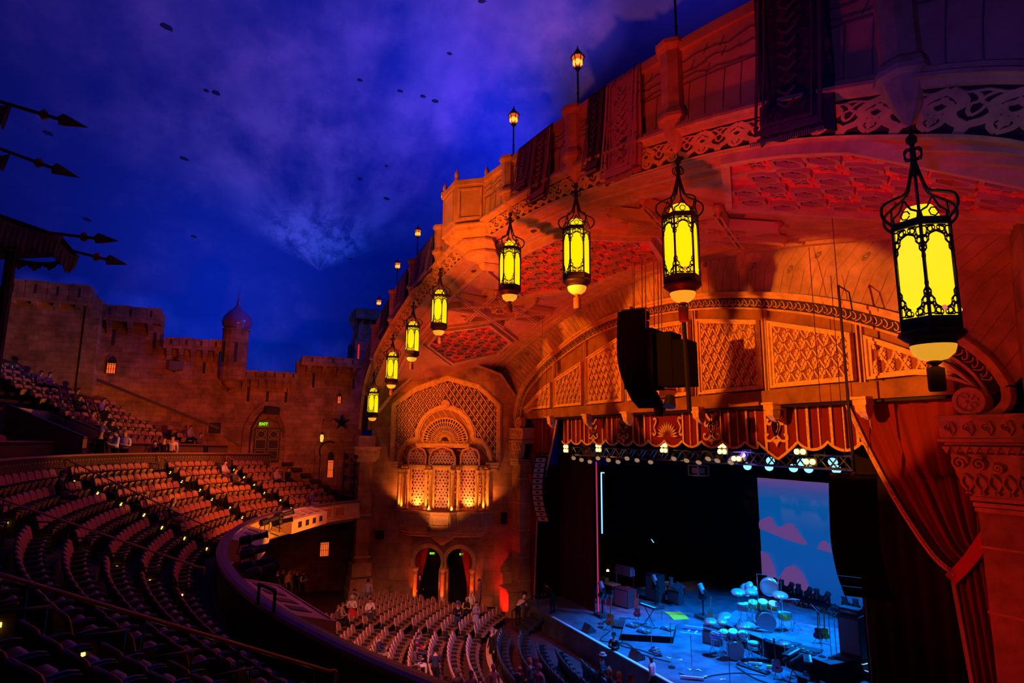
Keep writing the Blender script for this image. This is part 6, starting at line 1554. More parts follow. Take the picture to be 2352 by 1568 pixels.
# handrails
brz = mat('handrail_wood', (.4, .17, .1), .35, spec=.5); blu_ = mat('handrail_blue_black', (.05, .04, .09), .3, .5)
def handrail(label, A_, B_, posts=3):
    A_, B_ = Vector(A_), Vector(B_); d_ = (B_-A_); h_ = Vector((d_.x, d_.y, 0)).normalized()
    t = thing('handrail', label, 'handrail', A_, group='sloping handrails of the balcony aisles')
    b = MB(); b.tube(smooth([(0, 0, -.28), h_*-.06+Vector((0, 0, -.05)), (0, 0, 0)], 3)+[d_*.02, d_*.5, d_*.98]+smooth([d_, d_+h_*.12+Vector((0, 0, -.03)), d_+h_*.12+Vector((0, 0, -.2))], 3), .028, 8); b.build('rail', brz, t, True)
    for i in range(posts):
        f_ = .06+.88*i/(posts-1); p = d_*f_; b = MB(); b.tube([p, p+Vector((0, 0, -.95))], .018, 6); b.build('post', blu_, t)
handrail('nearest sloping wooden handrail crossing the bottom left of the picture', pol(31.1, AANG[4], -1.5), pol(26.85, AANG[4], -3.62), 4)
handrail('second nearest sloping handrail, left of the dark gap behind the rail', pol(31.2, AANG[0], -1.42), pol(26.6, AANG[0], -3.5), 4)
handrail('third nearest sloping handrail, ending at the loge front row', pol(31.8, AANG[1], -.87), pol(26.8, AANG[1], -3.45), 4)
handrail('second farthest sloping handrail in the middle of the balcony', pol(31.8, AANG[2], -.97), pol(26.7, AANG[2], -3.6), 4)
handrail('farthest sloping handrail near the castle doors', pol(31.6, AANG[3], -1.15), pol(26.8, AANG[3], -3.65), 4)
an = ['nearest', 'second nearest', 'third nearest', 'second farthest', 'farthest']
for ai, aa in enumerate([AANG[4], AANG[0], AANG[1], AANG[2], AANG[3]]):
    for k in range(0, NR):
        q = pol(CB+frow(k)+.1, aa+.42/30); z = fz(k, q[0])
        if not inview((q[0], q[1], z+.9)): continue
        t = thing('aisle_rail', 'short dark aisle rail at the %s, beside the %s sloping handrail' % (rowname[k], an[ai]), 'rail', (q[0], q[1], z), aa-PI/2, 'short dark rails in the balcony aisles')
        b = MB(); b.tube([(-.3, 0, .88), (.3, 0, .92)], .022, 6); b.build('top_bar', blu_, t, True); b = MB(); b.tube([(-.25, 0, 0), (-.25, 0, .88)], .016, 5); b.build('post', blu_, t)
# loop rail at the balcony edge
p = onZ(612, 1400, -3.2); t = thing('edge_rail', 'black hoop guard rail at the balcony edge over the long housing', 'rail', (7.3, .95, -3.6))
b = MB(); b.tube(smooth([(-.35, -.1, 0), (-.35, -.1, .35), (-.3, -.1, .42), (.4, .15, .42), (.45, .17, .35), (.45, .17, 0)], 3), .035, 7); b.build('hoop', black, t, True)

# ---- ornate parapets of the cross aisle, upper wall, vomitory
orng = mat('ornate_rail_ground', (.06, .025, .02), .8); ornt = mat('ornate_rail_tracery', (.6, .35, .15), .45, spec=.6)
def ornate(name, label, e, zf, h_, x0, x1, nseg):
    t = thing(name, label, 'railing'); t['kind'] = 'structure'; P = off(e); ids = [i for i in range(len(P)) if x0 < P[i][0] < x1 and P[i][0] > -21.9]
    b = MB(); c = MB(); g = MB()
    g.loft([[(P[i][0], P[i][1], zf(RAIL[i][0])+.08) for i in ids], [(P[i][0], P[i][1], zf(RAIL[i][0])+h_-.04) for i in ids]], closed=False); g.build('railing_ground', orng, t)
    b.tube([(P[i][0], P[i][1], zf(RAIL[i][0])+h_) for i in ids], .045, 6); b.build('top_rail', brz, t, True)
    for a_, i in enumerate(ids[:-1]):
        n_ = RN[i]; A_ = Vector((P[i][0]-n_.x*.02, P[i][1]-n_.y*.02, zf(RAIL[i][0]))); B_ = Vector((P[i+1][0]-n_.x*.02, P[i+1][1]-n_.y*.02, zf(RAIL[i+1][0]))); L_ = (B_-A_).length; k = max(1, round(L_/.17))
        fn = lambda p, q, h: A_+(B_-A_)*p-Vector((n_.x, n_.y, 0))*h+Vector((0, 0, q))
        for j in range(k):
            p0 = (j+.5)/k; c.ribbon([(p0+.4/k*math.cos(w_*1.05), h_/2+(h_/2-.12)*.9*math.sin(w_*1.05)) for w_ in range(6)], .03/L_ if False else .03, fn, 0, .015, True); c.ribbon([(p0-.3/k, .12), (p0+.3/k, h_-.12)], .02, fn, 0, .012)
    c.build('railing_tracery', ornt, t); return t
ornate('cross_aisle_railing', 'low ornate railing along the front of the cross aisle', ea-.05, fa, .9, -22, 8, 0)
ornate('upper_railing', 'ornate railing of the upper balcony behind the cross aisle', EU, lambda x: uz(0, x)-.1, .75, -22, 6, 0)
b = MB(); strip(b, EU-.02, lambda x: fa(x)+.02, EU-.02, lambda x: fa(x)+.3); struct(b.build('baseboard_lit_riser', mat('lit_riser_cream', (.75, .5, .25), .7)))  # pale strip colour stands in for orange light along the riser
stucco = mat('stucco_tan', (.6, .42, .3), .85, nscale=9, namt=.3, bump=.5, bscale=20)
def vwall(label, A_, B_, zb, th=.25, m_=stucco):
    A_, B_ = Vector(A_), Vector(B_); t = thing('stair_parapet', label, 'wall'); t['kind'] = 'structure'; n_ = Vector((B_.y-A_.y, A_.x-B_.x, 0)).normalized()*th/2
    b = MB(); V = []
    for q in (A_, B_):
        for s_ in (-1, 1): V += [q+n_*s_, Vector((q.x, q.y, zb))+n_*s_]
    b.add(V, [(0, 1, 3, 2), (4, 6, 7, 5), (0, 4, 5, 1), (2, 3, 7, 6), (0, 2, 6, 4)]); b.build('parapet_wall', m_, t)
    b = MB(); b.bar(A_+Vector((0, 0, .06)), B_+Vector((0, 0, .06)), .2, .09); b.build('coping', mat('dark_coping', (.1, .05, .08), .4), t)
fA = onX(118, 946, -16.5); fB = onX(256, 1002, -13.9); vwall('tan stucco parapet sloping down to the cross aisle, far side of the stair', fA, fB, -2.1)
nA = onX(20, 934, -10.5); nB = onX(196, 1008, -9.0); vwall('near sloping parapet of the stair opening with dark coping', nA, nB, -2.1, m_=mat('maroon_parapet', (.25, .08, .06), .85))
b = MB(); A_ = onX(35, 934, -14.5); b.add([A_, fA, (fA.x, fA.y, fA.z-.9), (A_.x, A_.y, A_.z-.9)], [(0, 1, 2, 3)]); struct(b.build('wall_stair_head', stucco))
# sloping ledge on the castle wall and stepped wall by the canopy foot
b = MB(); b.bar((XC+.1, -7.4, 3.3), (XC+.1, -.6, .5), .14, .16); b.bar((XC+.1, -.2, .0), (XC+.1, 1.2, -.9), .14, .12); struct(b.build('trim_wall_ledge', mat('dark_coping', (.1, .05, .08))))
b = MB()
for k in range(7): y = 3.4+.6*k; b.box((-21.4, y+.3, -2.9-.2*k-1), (1.1, .6, 2.2+.0*k), 0); 
for k in range(7): y = 3.4+.6*k; b.box((-21.4, y+.3, -1.75-.38*k), (1.15, .62, .14))
struct(b.build('wall_stepped_seating', conc))
# ------------------------------------------------------------------ stalls
CY = 25.0
rowsS = [2.1, 2.95, 3.8, 4.65, 5.5, 6.35, 7.2, 8.05, 8.9, 9.75]
cs = []; ns = ['tenth', 'ninth', 'eighth', 'seventh', 'sixth', 'fifth', 'fourth', 'third', 'second', 'front']
for k, y0 in enumerate(rowsS):
    r_ = CY-y0; step = .54/r_; a_ = -.84
    while a_ < .02:
        x, y = r_*math.sin(a_), CY-r_*math.cos(a_); deg = math.degrees(a_)
        ok = abs(deg+31.5) > 1.9*17/r_ and abs(deg+7.5) > 1.6*17/r_ and x > -20.6 and not (y > 9 and x < -13.9-(16.2-y)*-.0 and (x+18.8)*8-(y-9)*4.9 < 9)
        if ok:
            z = zfl(y)+.012; q = inview((x, y, z+.6))
            if q: sec = 'wall block' if deg < -31.5 else ('main block' if deg < -7.5 else 'block below the balcony rail'); cs.append((q[2], x, y, z, a_, 'rounded beige backed stalls seat in the %s stalls row, %s' % (ns[k], sec), 'stalls seats, %s row, %s' % (ns[k], sec)))
        a_ += step
cs.sort()
ST_SIT = {}
for uv in [(948, 1465), (888, 1470), (968, 1495), (717, 1412), (702, 1408), (690, 1430), (662, 1365), (675, 1360), (648, 1372), (705, 1365), (716, 1352)]:
    j = pick([c_ if c_ not in ST_SIT.values() else (c_[0], 0, 99, 0)+c_[4:] for c_ in cs], *uv) if True else 0; ST_SIT[uv] = cs[j]
for i, c_ in enumerate(cs[:300]): seat_obj('stalls', 'stalls_seat', (c_[1], c_[2], c_[3]), -c_[4]*-1*-1 if False else c_[4]*1.0*-1*-1, c_[5], c_[6], i < 40)
if len(cs) > 300:
    al = PROTO['stalls'][2]; b = MB()
    for c_ in cs[300:]:
        cr, sr = math.cos(c_[4]), math.sin(c_[4]); o_ = len(b.v)
        b.v += [(c_[1]+x*cr-y*sr, c_[2]+x*sr+y*cr, c_[3]+z) for x, y, z in al.v]; b.f += [tuple(i+o_ for i in f) for f in al.f]; b.m += al.m
    tag(b.build('stalls_seating', PROTO['stalls'][3]), 'the remaining stalls seats farthest back by the wall', 'seat', kind='stuff')
print('stalls', len(cs))
# pit chairs in front of the stage, curved brass lit partition
cp_ = []
pn = ['back', 'second', 'third', 'fourth', 'front']
for k, (y0, a0) in enumerate(((11.15, -.58), (12.15, -.57), (13.0, -.46), (13.85, -.38), (14.7, -.24))):
    r_ = CY-y0; a_ = a0
    while a_ < .16:
        x, y = r_*math.sin(a_), CY-r_*math.cos(a_); z = zfl(y)+.012; q = inview((x, y, z+.6))
        if q: cp_.append((x, y, z, a_, 'dark blue vinyl pit chair in the %s row before the stage' % pn[k], 'pit chairs, %s row' % pn[k]))
        a_ += .52/r_
for c_ in cp_: seat_obj('pit', 'pit_chair', c_[:3], c_[3], c_[4], c_[5], False)
b = MB(); n = 40; b.loft([[((CY-10.55)*math.sin(-.62+.85*i/n), CY-(CY-10.55)*math.cos(-.62+.85*i/n), z) for i in range(n+1)] for z in (-10.5, -9.75)], closed=False)
b.loft([[(R_*math.sin(-.62+.85*i/n), CY-R_*math.cos(-.62+.85*i/n), z) for i in range(n+1)] for R_, z in ((CY-10.55, -9.75), (CY-10.4, -9.72), (CY-10.65, -9.72), (CY-10.65, -10.5))], closed=False)
tag(b.build('pit_partition', mat('partition_gold', (.75, .4, .1), .5)), 'low curved golden partition around the pit chairs', 'partition')
light('partition_glow', 'SPOT', (-7.5, 8.2, -8.6), (-6.0, 12.0, -10.1), 70, (1, .3, .02), 80, 1, .1)
b = MB()
for k in range(4): b.box((-9.6+.0, 15.3+.3*k, -10.35+.2*k), (1.1, .32, .2))
struct(b.build('trim_stage_steps', mat('step_black', (.04, .04, .05), .5)))
b = MB(); b.bar((-10.2, 15.0, -9.45), (-10.2, 16.6, -8.7), .05); b.bar((-10.2, 15.0, -9.45), (-10.2, 15.0, -10.4), .04); b.bar((-10.2, 16.6, -8.7), (-10.2, 16.6, -9.7), .04); tag(b.build('step_handrail', blu_), 'purple lit handrail of the steps beside the far end of the stage', 'handrail')
light('pier_foot_red', 'SPOT', (-12.4, 14.9, -10.3), (-13.0, 15.8, -9.5), 420, (1, .01, .005), 80, 1, .05)
# ------------------------------------------------------------------ people
skinm = [mat('skin_light', (.62, .36, .27), .55), mat('skin_dark', (.16, .08, .05), .5)]
def cloth_mat(c_): return mat('cloth_%d_%d_%d' % tuple(int(q*100) for q in c_), c_, .85)
POSE = {
 'stand': {},
 'phone': dict(el=[(-.24, .04, 1.14), (.24, .04, 1.14)], wr=[(-.1, .26, 1.17), (.1, .27, 1.2)], hd=[(-.05, .3, 1.22), (.04, .3, 1.24)], head=(0, .06, -.03)),
 'cross': dict(el=[(-.25, .06, 1.13), (.25, .06, 1.13)], wr=[(.06, .2, 1.2), (-.06, .22, 1.16)], hd=[(.14, .18, 1.24), (-.14, .2, 1.2)]),
 'walk': dict(kn=[(-.1, .2, .5), (.1, .04, .49)], an=[(-.1, .22, .1), (.1, -.3, .16)], el=[(-.24, .06, 1.14), (.24, -.12, 1.14)], wr=[(-.22, .2, .92), (.24, -.08, .9)], hd=[(-.22, .26, .84), (.24, -.04, .81)]),
 'lean': dict(sp=(0, .12, 1.1), ch=(0, .3, 1.22), ne=(0, .42, 1.3), hb=(0, .48, 1.34), sh=[(-.18, .36, 1.26), (.18, .36, 1.26)], el=[(-.22, .5, 1.02), (.22, .5, 1.02)], wr=[(-.14, .66, .92), (.14, .66, .92)], hd=[(-.12, .72, .86), (.12, .72, .86)], head=(0, .1, -.02)),
 'sit': dict(pe=(0, 0, .55), sp=(0, -.04, .76), ch=(0, -.05, .97), ne=(0, -.02, 1.12), hb=(0, 0, 1.18), sh=[(-.18, -.04, 1.03), (.18, -.04, 1.03)], hp=[(-.1, .05, .52), (.1, .05, .52)], kn=[(-.12, .46, .53), (.12, .46, .53)], an=[(-.12, .47, .1), (.12, .47, .1)], el=[(-.25, .04, .78), (.25, .04, .78)], wr=[(-.1, .24, .74), (.1, .24, .76)], hd=[(-.04, .3, .76), (.05, .3, .78)], head=(0, .04, -.02)),
}
def person(label, loc, face, pose='stand', top=(.5, .5, .5), pants=(.03, .03, .04), skin=0, hair=(.03, .02, .015), sc=1.0, sleeves=True, extra=None, long_hair=False, bald=False, group=None, coat=False):
    p = dict(pe=(0, 0, .95), sp=(0, 0, 1.13), ch=(0, 0, 1.33), ne=(0, 0, 1.49), hb=(0, .01, 1.55), sh=[(-.19, 0, 1.42), (.19, 0, 1.42)], hp=[(-.1, 0, .9), (.1, 0, .9)], kn=[(-.11, .02, .5), (.11, .02, .5)], an=[(-.11, -.02, .1), (.11, -.02, .1)], el=[(-.25, -.03, 1.13), (.25, -.03, 1.13)], wr=[(-.25, .06, .9), (.25, .06, .9)], hd=[(-.25, .09, .82), (.25, .09, .82)], head=(0, .01, 0))
    p.update(POSE[pose])
    V = []; E_ = []; Rr = []; K_ = []
    def v(q, r_, k): V.append(q); Rr.append(r_); K_.append(k); return len(V)-1
    def e(a_, c_): E_.append((a_, c_))
    pe = v(p['pe'], (.17, .12), 1); sp = v(p['sp'], (.145, .105), 0); ch = v(p['ch'], (.175, .115), 0); ne = v(p['ne'], (.06, .06), 2); hx, hy, hz = p['hb']; dx, dy, dz = p['head']
    hb = v((hx, hy, hz), (.065, .07), 2); h1 = v((hx+dx*.6, hy+.02+dy*.6, hz+.08+dz), (.085, .1), 2); h2 = v((hx+dx, hy+.01+dy, hz+.17+dz), (.07, .085), 2)
    e(pe, sp); e(sp, ch); e(ch, ne); e(ne, hb); e(hb, h1); e(h1, h2)
    for s_ in (0, 1):
        sh = v(p['sh'][s_], (.065, .065), 0); el = v(p['el'][s_], (.047, .047), 0); wr = v(p['wr'][s_], (.03, .03), 3 if sleeves else 2); hd = v(p['hd'][s_], (.04, .025), 2)
        e(ch, sh); e(sh, el); e(el, wr); e(wr, hd)
        W_ = Vector(p['hd'][s_]); dr = (W_-Vector(p['wr'][s_])).normalized(); sd = dr.cross(Vector((0, 0, 1) if abs(dr.z) < .8 else (0, 1, 0))).normalized(); cl = sd.cross(dr)
        for j, (o_, l_) in enumerate(((-.027, .065), (-.009, .08), (.009, .075), (.027, .06))): f1 = v(W_+sd*o_+dr*l_*.6, (.009, .009), 2); f2 = v(W_+sd*o_+dr*l_+cl*.015, (.007, .007), 2); e(hd, f1); e(f1, f2)
        th = v(W_+sd*(.035 if s_ else -.035)+dr*.02+cl*.02, (.01, .01), 2); e(hd, th)
        hp = v(p['hp'][s_], (.095, .1), 1); kn = v(p['kn'][s_], (.065, .065), 1); an = v(p['an'][s_], (.045, .045), 1); a3 = Vector(p['an'][s_]); to = v(a3+Vector((0, .16, -.06)), (.04, .03), 4); he = v(a3+Vector((0, -.02, -.05)), (.042, .04), 4)
        e(pe, hp); e(hp, kn); e(kn, an); e(an, he); e(he, to)
    me = bpy.data.meshes.new('tmp'); me.from_pydata([tuple(q) for q in V], E_, []); ob = bpy.data.objects.new('tmp', me); C.objects.link(ob)
    md = ob.modifiers.new('s', 'SKIN'); sv = me.skin_vertices[0].data
    for i, r_ in enumerate(Rr): sv[i].radius = r_
    sv[0].use_root = True
    ss = ob.modifiers.new('u', 'SUBSURF'); ss.levels = 1; ss.render_levels = 1
    dg = bpy.context.evaluated_depsgraph_get(); bm_ = bpy.data.meshes.new_from_object(ob.evaluated_get(dg)); bpy.data.objects.remove(ob); bpy.data.meshes.remove(me)
    t = thing('person', label, 'person', loc, face, group, scale=sc)
    mats_ = [cloth_mat(top), cloth_mat(pants), skinm[skin], cloth_mat(top), mat('shoe', (.02, .02, .02), .5)]
    bm_.materials.clear()
    for q in mats_: bm_.materials.append(q)
    Vv = [Vector(q) for q in V]
    for f in bm_.polygons:
        c_ = f.center; best = 9; k = 0
        for a_, d_ in E_:
            A_, B_ = Vv[a_], Vv[d_]; ab = B_-A_; tt = max(0, min(1, (c_-A_).dot(ab)/max(1e-6, ab.length_squared))); ds = (c_-A_-ab*tt).length-.5*(Rr[a_][0]*(1-tt)+Rr[d_][0]*tt)
            if ds < best:
                best = ds; k = K_[a_] if tt < .5 else K_[d_]
                if K_[a_] == 0 and K_[d_] == 2: k = 0 if tt < .45 else 2
                if (a_, d_) == (0, 1): k = 1 if tt < .45 else 0
        f.material_index = k; f.use_smooth = True
    body = bpy.data.objects.new('body', bm_); C.objects.link(body); body.parent = t
    H_ = Vector((hx+dx*.8, hy+.005+dy*.8, hz+.125+dz))
    if not bald:
        b = MB(); rings = []
        for i in range(5):
            a_ = PI*.5*i/4; rings.append([(H_.x+.095*math.cos(a_)*math.cos(w_), H_.y-.015+(.11 if math.sin(w_) < .3 else .09)*math.cos(a_)*math.sin(w_), H_.z+.015+.1*math.sin(a_)-(.08 if i == 0 and math.sin(w_) < .2 else 0)) for w_ in [2*PI*j/10 for j in range(10)]])
        b.loft(rings)
        if long_hair: b.loft([[(H_.x+.1*math.cos(w_), H_.y-.03+.1*math.sin(w_), H_.z+dz_) for w_ in [PI+PI*j/8 for j in range(9)]] for dz_ in (.04, -.1, -.28)], closed=False)
        b.build('hair', cloth_mat(hair), t, True)
    b = MB(); b.add([(H_.x-.014, H_.y+.1, H_.z-.03), (H_.x+.014, H_.y+.1, H_.z-.03), (H_.x, H_.y+.125, H_.z-.025), (H_.x, H_.y+.098, H_.z+.015)], [(0, 1, 2), (0, 2, 3), (1, 3, 2)]); b.build('nose', skinm[skin], t)
    b = MB()
    for s_ in (-1, 1): b.sph((H_.x+s_*.033, H_.y+.093, H_.z+.005), .011, 6)
    b.box((H_.x, H_.y+.095, H_.z-.058), (.04, .012, .008)); b.build('face_detail', mat('eye_dark', (.03, .01, .01), .4), t)
    b = MB()
    for s_ in (-1, 1): b.ell((H_.x+s_*.092, H_.y, H_.z-.01), .012, .022, .03, 6)
    b.build('ear', skinm[skin], t)
    for kind, c_ in (extra or []):
        b = MB()
        if kind == 'cap': b.lathe([(.112, .02), (.11, .06), (.07, .11), (.01, .12)], tuple(H_-Vector((0, .01, 0))), 10); b.box((H_.x, H_.y+.13, H_.z+.03), (.13, .1, .012)); b.build('cap', cloth_mat(c_), t)
        if kind == 'vest':
            cz_ = p['ch'][2]; cy_ = p['ch'][1]; b.loft([[(r_*math.cos(w_), cy_+r_*.72*math.sin(w_), cz_+q) for w_ in [2*PI*j/12 for j in range(12)]] for r_, q in ((.165, -.3), (.2, 0), (.17, .12), (.09, .17))]); b.build('vest', cloth_mat(c_), t, True)
        if kind == 'phone': q = (Vector(p['hd'][0])+Vector(p['hd'][1]))/2+Vector((0, .04, .03)); b.box(q, (.07, .015, .13)); b.build('phone', black, t)
        if kind == 'hat': b.lathe([(.16, .03), (.16, .045), (.1, .05), (.1, .13), (.02, .14)], tuple(H_), 12); b.build('hat', cloth_mat(c_), t)
        if kind == 'skirt': b.loft([[(r_*math.cos(w_), p['pe'][1]+r_*.8*math.sin(w_), p['pe'][2]+q) for w_ in [2*PI*j/12 for j in range(12)]] for r_, q in ((.16, .15), (.2, 0), (.25, -.35))]); b.build('coat_skirt', cloth_mat(c_), t, True)
        if kind == 'hood': b.ell((H_.x, H_.y-.035, H_.z), .125, .12, .14, 10); b.build('hood', cloth_mat(c_), t, True)
    return t
W = (.85, .82, .85); BK = (.015, .015, .02); NV = (.04, .05, .14); GR = (.35, .33, .38); PU = (.35, .25, .5)
def on_floor(u, v): 
    z = -10.2
    for _ in range(4): q = onZ(u, v, z); z = zfl(q.y)
    return (q.x, q.y, z+.01)
def stl(uv): c_ = ST_SIT[uv]; return ((c_[1], c_[2]+.08, c_[3]), c_[4])
# stalls
person('person in a red and blue draped flag over a white top in the stalls aisle', on_floor(806, 1446), -1.9, 'phone', (.8, .75, .72), BK, extra=[('skirt', (.7, .02, .02)), ('hood', (.5, .45, .42))])
person('person in a white t-shirt holding a phone in the stalls aisle', on_floor(847, 1452), -1.5, 'phone', W, (.05, .06, .12), sleeves=False, extra=[('phone', BK)])
person('person in grey camouflage jacket standing near the far canopy column', on_floor(828, 1412), -2.6, 'lean', GR, (.1, .1, .1))
person('person in a pale lilac shirt beside the one in camouflage', on_floor(843, 1400), 1.2, 'stand', (.55, .5, .65), (.2, .2, .25))
person('person in dark hoodie and blue red cap beside the yellow jacket', on_floor(1050, 1462), -1.6, 'phone', BK, NV, extra=[('cap', (.05, .06, .3))])
person('person in a black and yellow jacket standing in the stalls', on_floor(1071, 1448), -1.9, 'phone', (.75, .55, .03), BK, hair=(.4, .3, .15), extra=[('vest', BK)])
person('grey haired person in a white shirt behind the yellow jacket', on_floor(1081, 1432), -1.6, 'stand', W, (.3, .3, .35), hair=(.7, .65, .65))
person('person in a grey lilac dress looking at a phone near the front rows', on_floor(1092, 1455), -1.2, 'phone', (.4, .35, .5), BK, sc=.95, extra=[('skirt', (.4, .35, .5))])
person('tall person in a purple lit shirt standing against the wall by the doors', on_floor(1100, 1398), -.6, 'stand', PU, (.3, .2, .45))  # purple light is put into the shirt and trouser colours
person('person all in black holding a pink paper in the left arched doorway', on_floor(962, 1385), -1.2, 'stand', BK, BK)
person('person in a red and navy jacket sitting in the front stalls row', stl((948, 1465))[0], stl((948, 1465))[1], 'sit', (.7, .02, .03), NV, extra=[('vest', NV)])
person('person with long hair in a black coat seen from behind beside the pit', on_floor(1130, 1536), -2.9, 'stand', BK, BK, hair=(.25, .1, .2), long_hair=True)
person('person with a navy cap walking between the stalls rows at the bottom', on_floor(998, 1592), 1.3, 'phone', NV, BK, extra=[('cap', BK)])
person('person in a navy jacket sitting in the middle stalls rows', stl((888, 1470))[0], stl((888, 1470))[1], 'sit', NV, (.3, .25, .2), hair=(.25, .12, .05))
person('woman with dark hair sitting in the stalls, white trousers', stl((968, 1495))[0], stl((968, 1495))[1], 'sit', (.1, .08, .12), (.7, .6, .7), long_hair=True)
person('person in beige with blond hair sitting under the end of the housing', stl((717, 1412))[0], stl((717, 1412))[1], 'sit', (.7, .5, .35), (.5, .45, .4), hair=(.3, .15, .06), long_hair=True)
person('person in white top sitting beside the one in beige', stl((702, 1408))[0], stl((702, 1408))[1], 'sit', (.75, .6, .45), BK, hair=(.1, .04, .02), long_hair=True)
person('person in purple sitting hidden by the balcony rail', stl((690, 1430))[0], stl((690, 1430))[1], 'sit', (.25, .1, .5), BK)
for i, (u, v, tp_, pz, lb) in enumerate(((633, 1376, BK, 'stand', 'dark clothes at the left of the group by the low door'), (659, 1376, (.6, .55, .55), 'stand', 'pale shirt in the group by the low door'), (645, 1372, BK, 'stand', 'black near the low door'), (678, 1374, BK, 'phone', 'black checking a phone near the low door'), (692, 1378, W, 'phone', 'white sleeved shirt and black vest by the wall'))):
    person('person in %s' % lb, on_floor(u, v), -1.2+.5*(i % 3), pz, tp_, BK, extra=[('vest', BK)] if i == 4 else None)
for i, (x, y, tp_, lb) in enumerate(((662, 1365, (.5, .2, .08), 'orange brown top sitting beyond the housing'), (675, 1360, (.2, .1, .1), 'dark top sitting third beyond the housing'), (648, 1372, (.4, .3, .1), 'mustard top sitting second beyond the housing'), (705, 1365, (.45, .4, .35), 'patterned grey top sitting below the wall lamp'), (716, 1352, BK, 'black sitting below the wall lamp'))):
    person('person in %s' % lb, stl((x, y))[0], stl((x, y))[1], 'sit', tp_, BK, hair=(.2, .1, .05))
for i, (u, v, lb, hr) in enumerate(((1048, 1655, 'grey hair at the bottom edge between stalls rows', (.5, .45, .5)), (1080, 1660, 'short dark hair at the bottom edge in the stalls', (.1, .05, .08)), (1132, 1640, 'a pale hood and light jacket at the bottom edge by the pit', (.5, .3, .25)), (903, 1640, 'a blue and white cap just over the balcony rail', (.2, .2, .5)))):
    person('person with %s' % lb, on_floor(u, v), -1.5, 'stand', (.3, .22, .28) if i < 2 else (.6, .42, .3), BK, hair=hr, extra=[('cap', (.2, .2, .6))] if i == 3 else None, bald=False)
# pit and stage front
person('white haired man in a pale shirt climbing the steps by the stage', (-10.3, 15.4, -10.3), .4, 'lean', W, BK, hair=(.85, .8, .8))
person('bald man in a dark jacket standing among the pit chairs', on_floor(1190, 1640), -.8, 'phone', BK, BK, bald=True, sc=1.0)
person('young man with ginger hair in dark clothes among the pit chairs', on_floor(1216, 1622), -.9, 'stand', (.07, .05, .06), BK, hair=(.5, .15, .1))
person('person in a grey purple hooded sweatshirt seen from behind in the pit', on_floor(1238, 1640), -2.8, 'stand', (.36, .27, .38), BK, extra=[('hood', (.3, .16, .26))])
person('person in a pale brimmed hat at the front of the pit', on_floor(1383, 1605), -.8, 'phone', (.1, .12, .2), BK, extra=[('hat', (.6, .6, .7))])
person('person with white hair in a dark jacket at the front of the pit', on_floor(1402, 1650), -.8, 'stand', NV, BK, hair=(.8, .8, .85))
person('bald person in a blue jacket third from the hat wearer', on_floor(1424, 1660), -.8, 'stand', (.06, .1, .25), BK, hair=(.6, .6, .65))
person('person in a blue and red jacket near the stage guard', on_floor(1452, 1668), -.6, 'stand', (.1, .2, .5), (.5, .02, .05), hair=(.15, .1, .12))
person('person with grey hair just visible at the bottom edge near the stage', on_floor(1474, 1706), -.6, 'stand', (.3, .3, .35), BK, hair=(.6, .6, .6))
person('stage guard in a white shirt and black tie facing the audience', on_floor(1500, 1612), 2.2, 'stand', W, BK, skin=1, extra=[('vest', (.75, .72, .78))], bald=True)
person('person in black with a cap leaning on the stage front, pink lit face', on_floor(1412, 1548), -2.6, 'cross', BK, BK, extra=[('cap', BK)])
person('stagehand in black bending over at the far end of the stage front', (-9.0, 16.9, -9.49), 1.8, 'lean', BK, BK)
# balcony people
def on_bal(u, v, z, lb, *a, **k): q = onZ(u, v, z); return person(lb, q, *a, **k)
def on_aisle(u, r_, lb, *a, **k):
    best = min((R(-44+.05*i) for i in range(1000)), key=lambda w_: abs((inview(pol(r_, w_, -1.0), 900) or (9999,))[0]-u)+(500 if (inview(pol(r_, w_, -1.0), 900) or (0, 0, 0))[2] < 22 else 0))
    q = pol(r_, best); return person(lb, (q[0], q[1], fa(q[0])+.01), *a, **k)
on_aisle(226, 33.6, 'old man with a violet lit cap and black suit at the cross aisle', -1.2, 'stand', BK, BK, hair=(.5, .35, .6), sc=1.16, extra=[('cap', (.45, .3, .5))])  # violet light is put into the cap and hair colours
on_aisle(262, 33.0, 'person in white shirt and black trousers leading the group at the stair head', -2.6, 'phone', W, BK, sc=1.18)
on_aisle(283, 33.3, 'person in white shirt and blue tie beside the group at the stair head', -1.9, 'cross', W, BK, sc=1.18, hair=(.4, .2, .1), extra=[('vest', (.4, .3, .75))])
on_aisle(357, 33.6, 'person in dark blue clothes bending near the cross aisle railing', -1.6, 'lean', (.05, .04, .12), BK, sc=1.1)
on_aisle(374, 33.6, 'person in black between the bending person and the white shirt', -1.2, 'stand', BK, BK, sc=1.08)
on_aisle(394, 33.4, 'person in a white shirt and black trousers alone at the cross aisle', -1.8, 'stand', (.75, .7, .85), BK, sc=1.14)
def seated(lb, u, v, k, top_, **kw):
    if (u, v) not in SIT: return
    kw.pop('dist', None); c_ = SIT[(u, v)]
    return person(lb, (c_[1]-math.sin(c_[4])*.08, c_[2]+math.cos(c_[4])*.08, c_[3]), c_[4], 'sit', top_, kw.pop('pants', BK), **kw)
seated('man in black raising his hands to his face in the balcony', 138, 1090, 4, BK, dist=24, hair=(.2, .08, .12), extra=[('cap', (.1, .05, .1))])
seated('blond woman in a patterned dress sitting in the middle of the balcony', 398, 1175, 2, (.1, .08, .1), hair=(.6, .35, .12), long_hair=True, pants=(.35, .2, .18))
seated('person in a violet white top with a hat sitting at the top of an aisle', 515, 1055, 5, (.6, .5, .7), pants=(.2, .1, .1))
seated('person in dark clothes with pale hands sitting right of the violet top', 540, 1090, 4, (.08, .05, .06))
seated('person in a pink white shirt sitting near the castle doors', 638, 1085, 4, (.5, .35, .4))
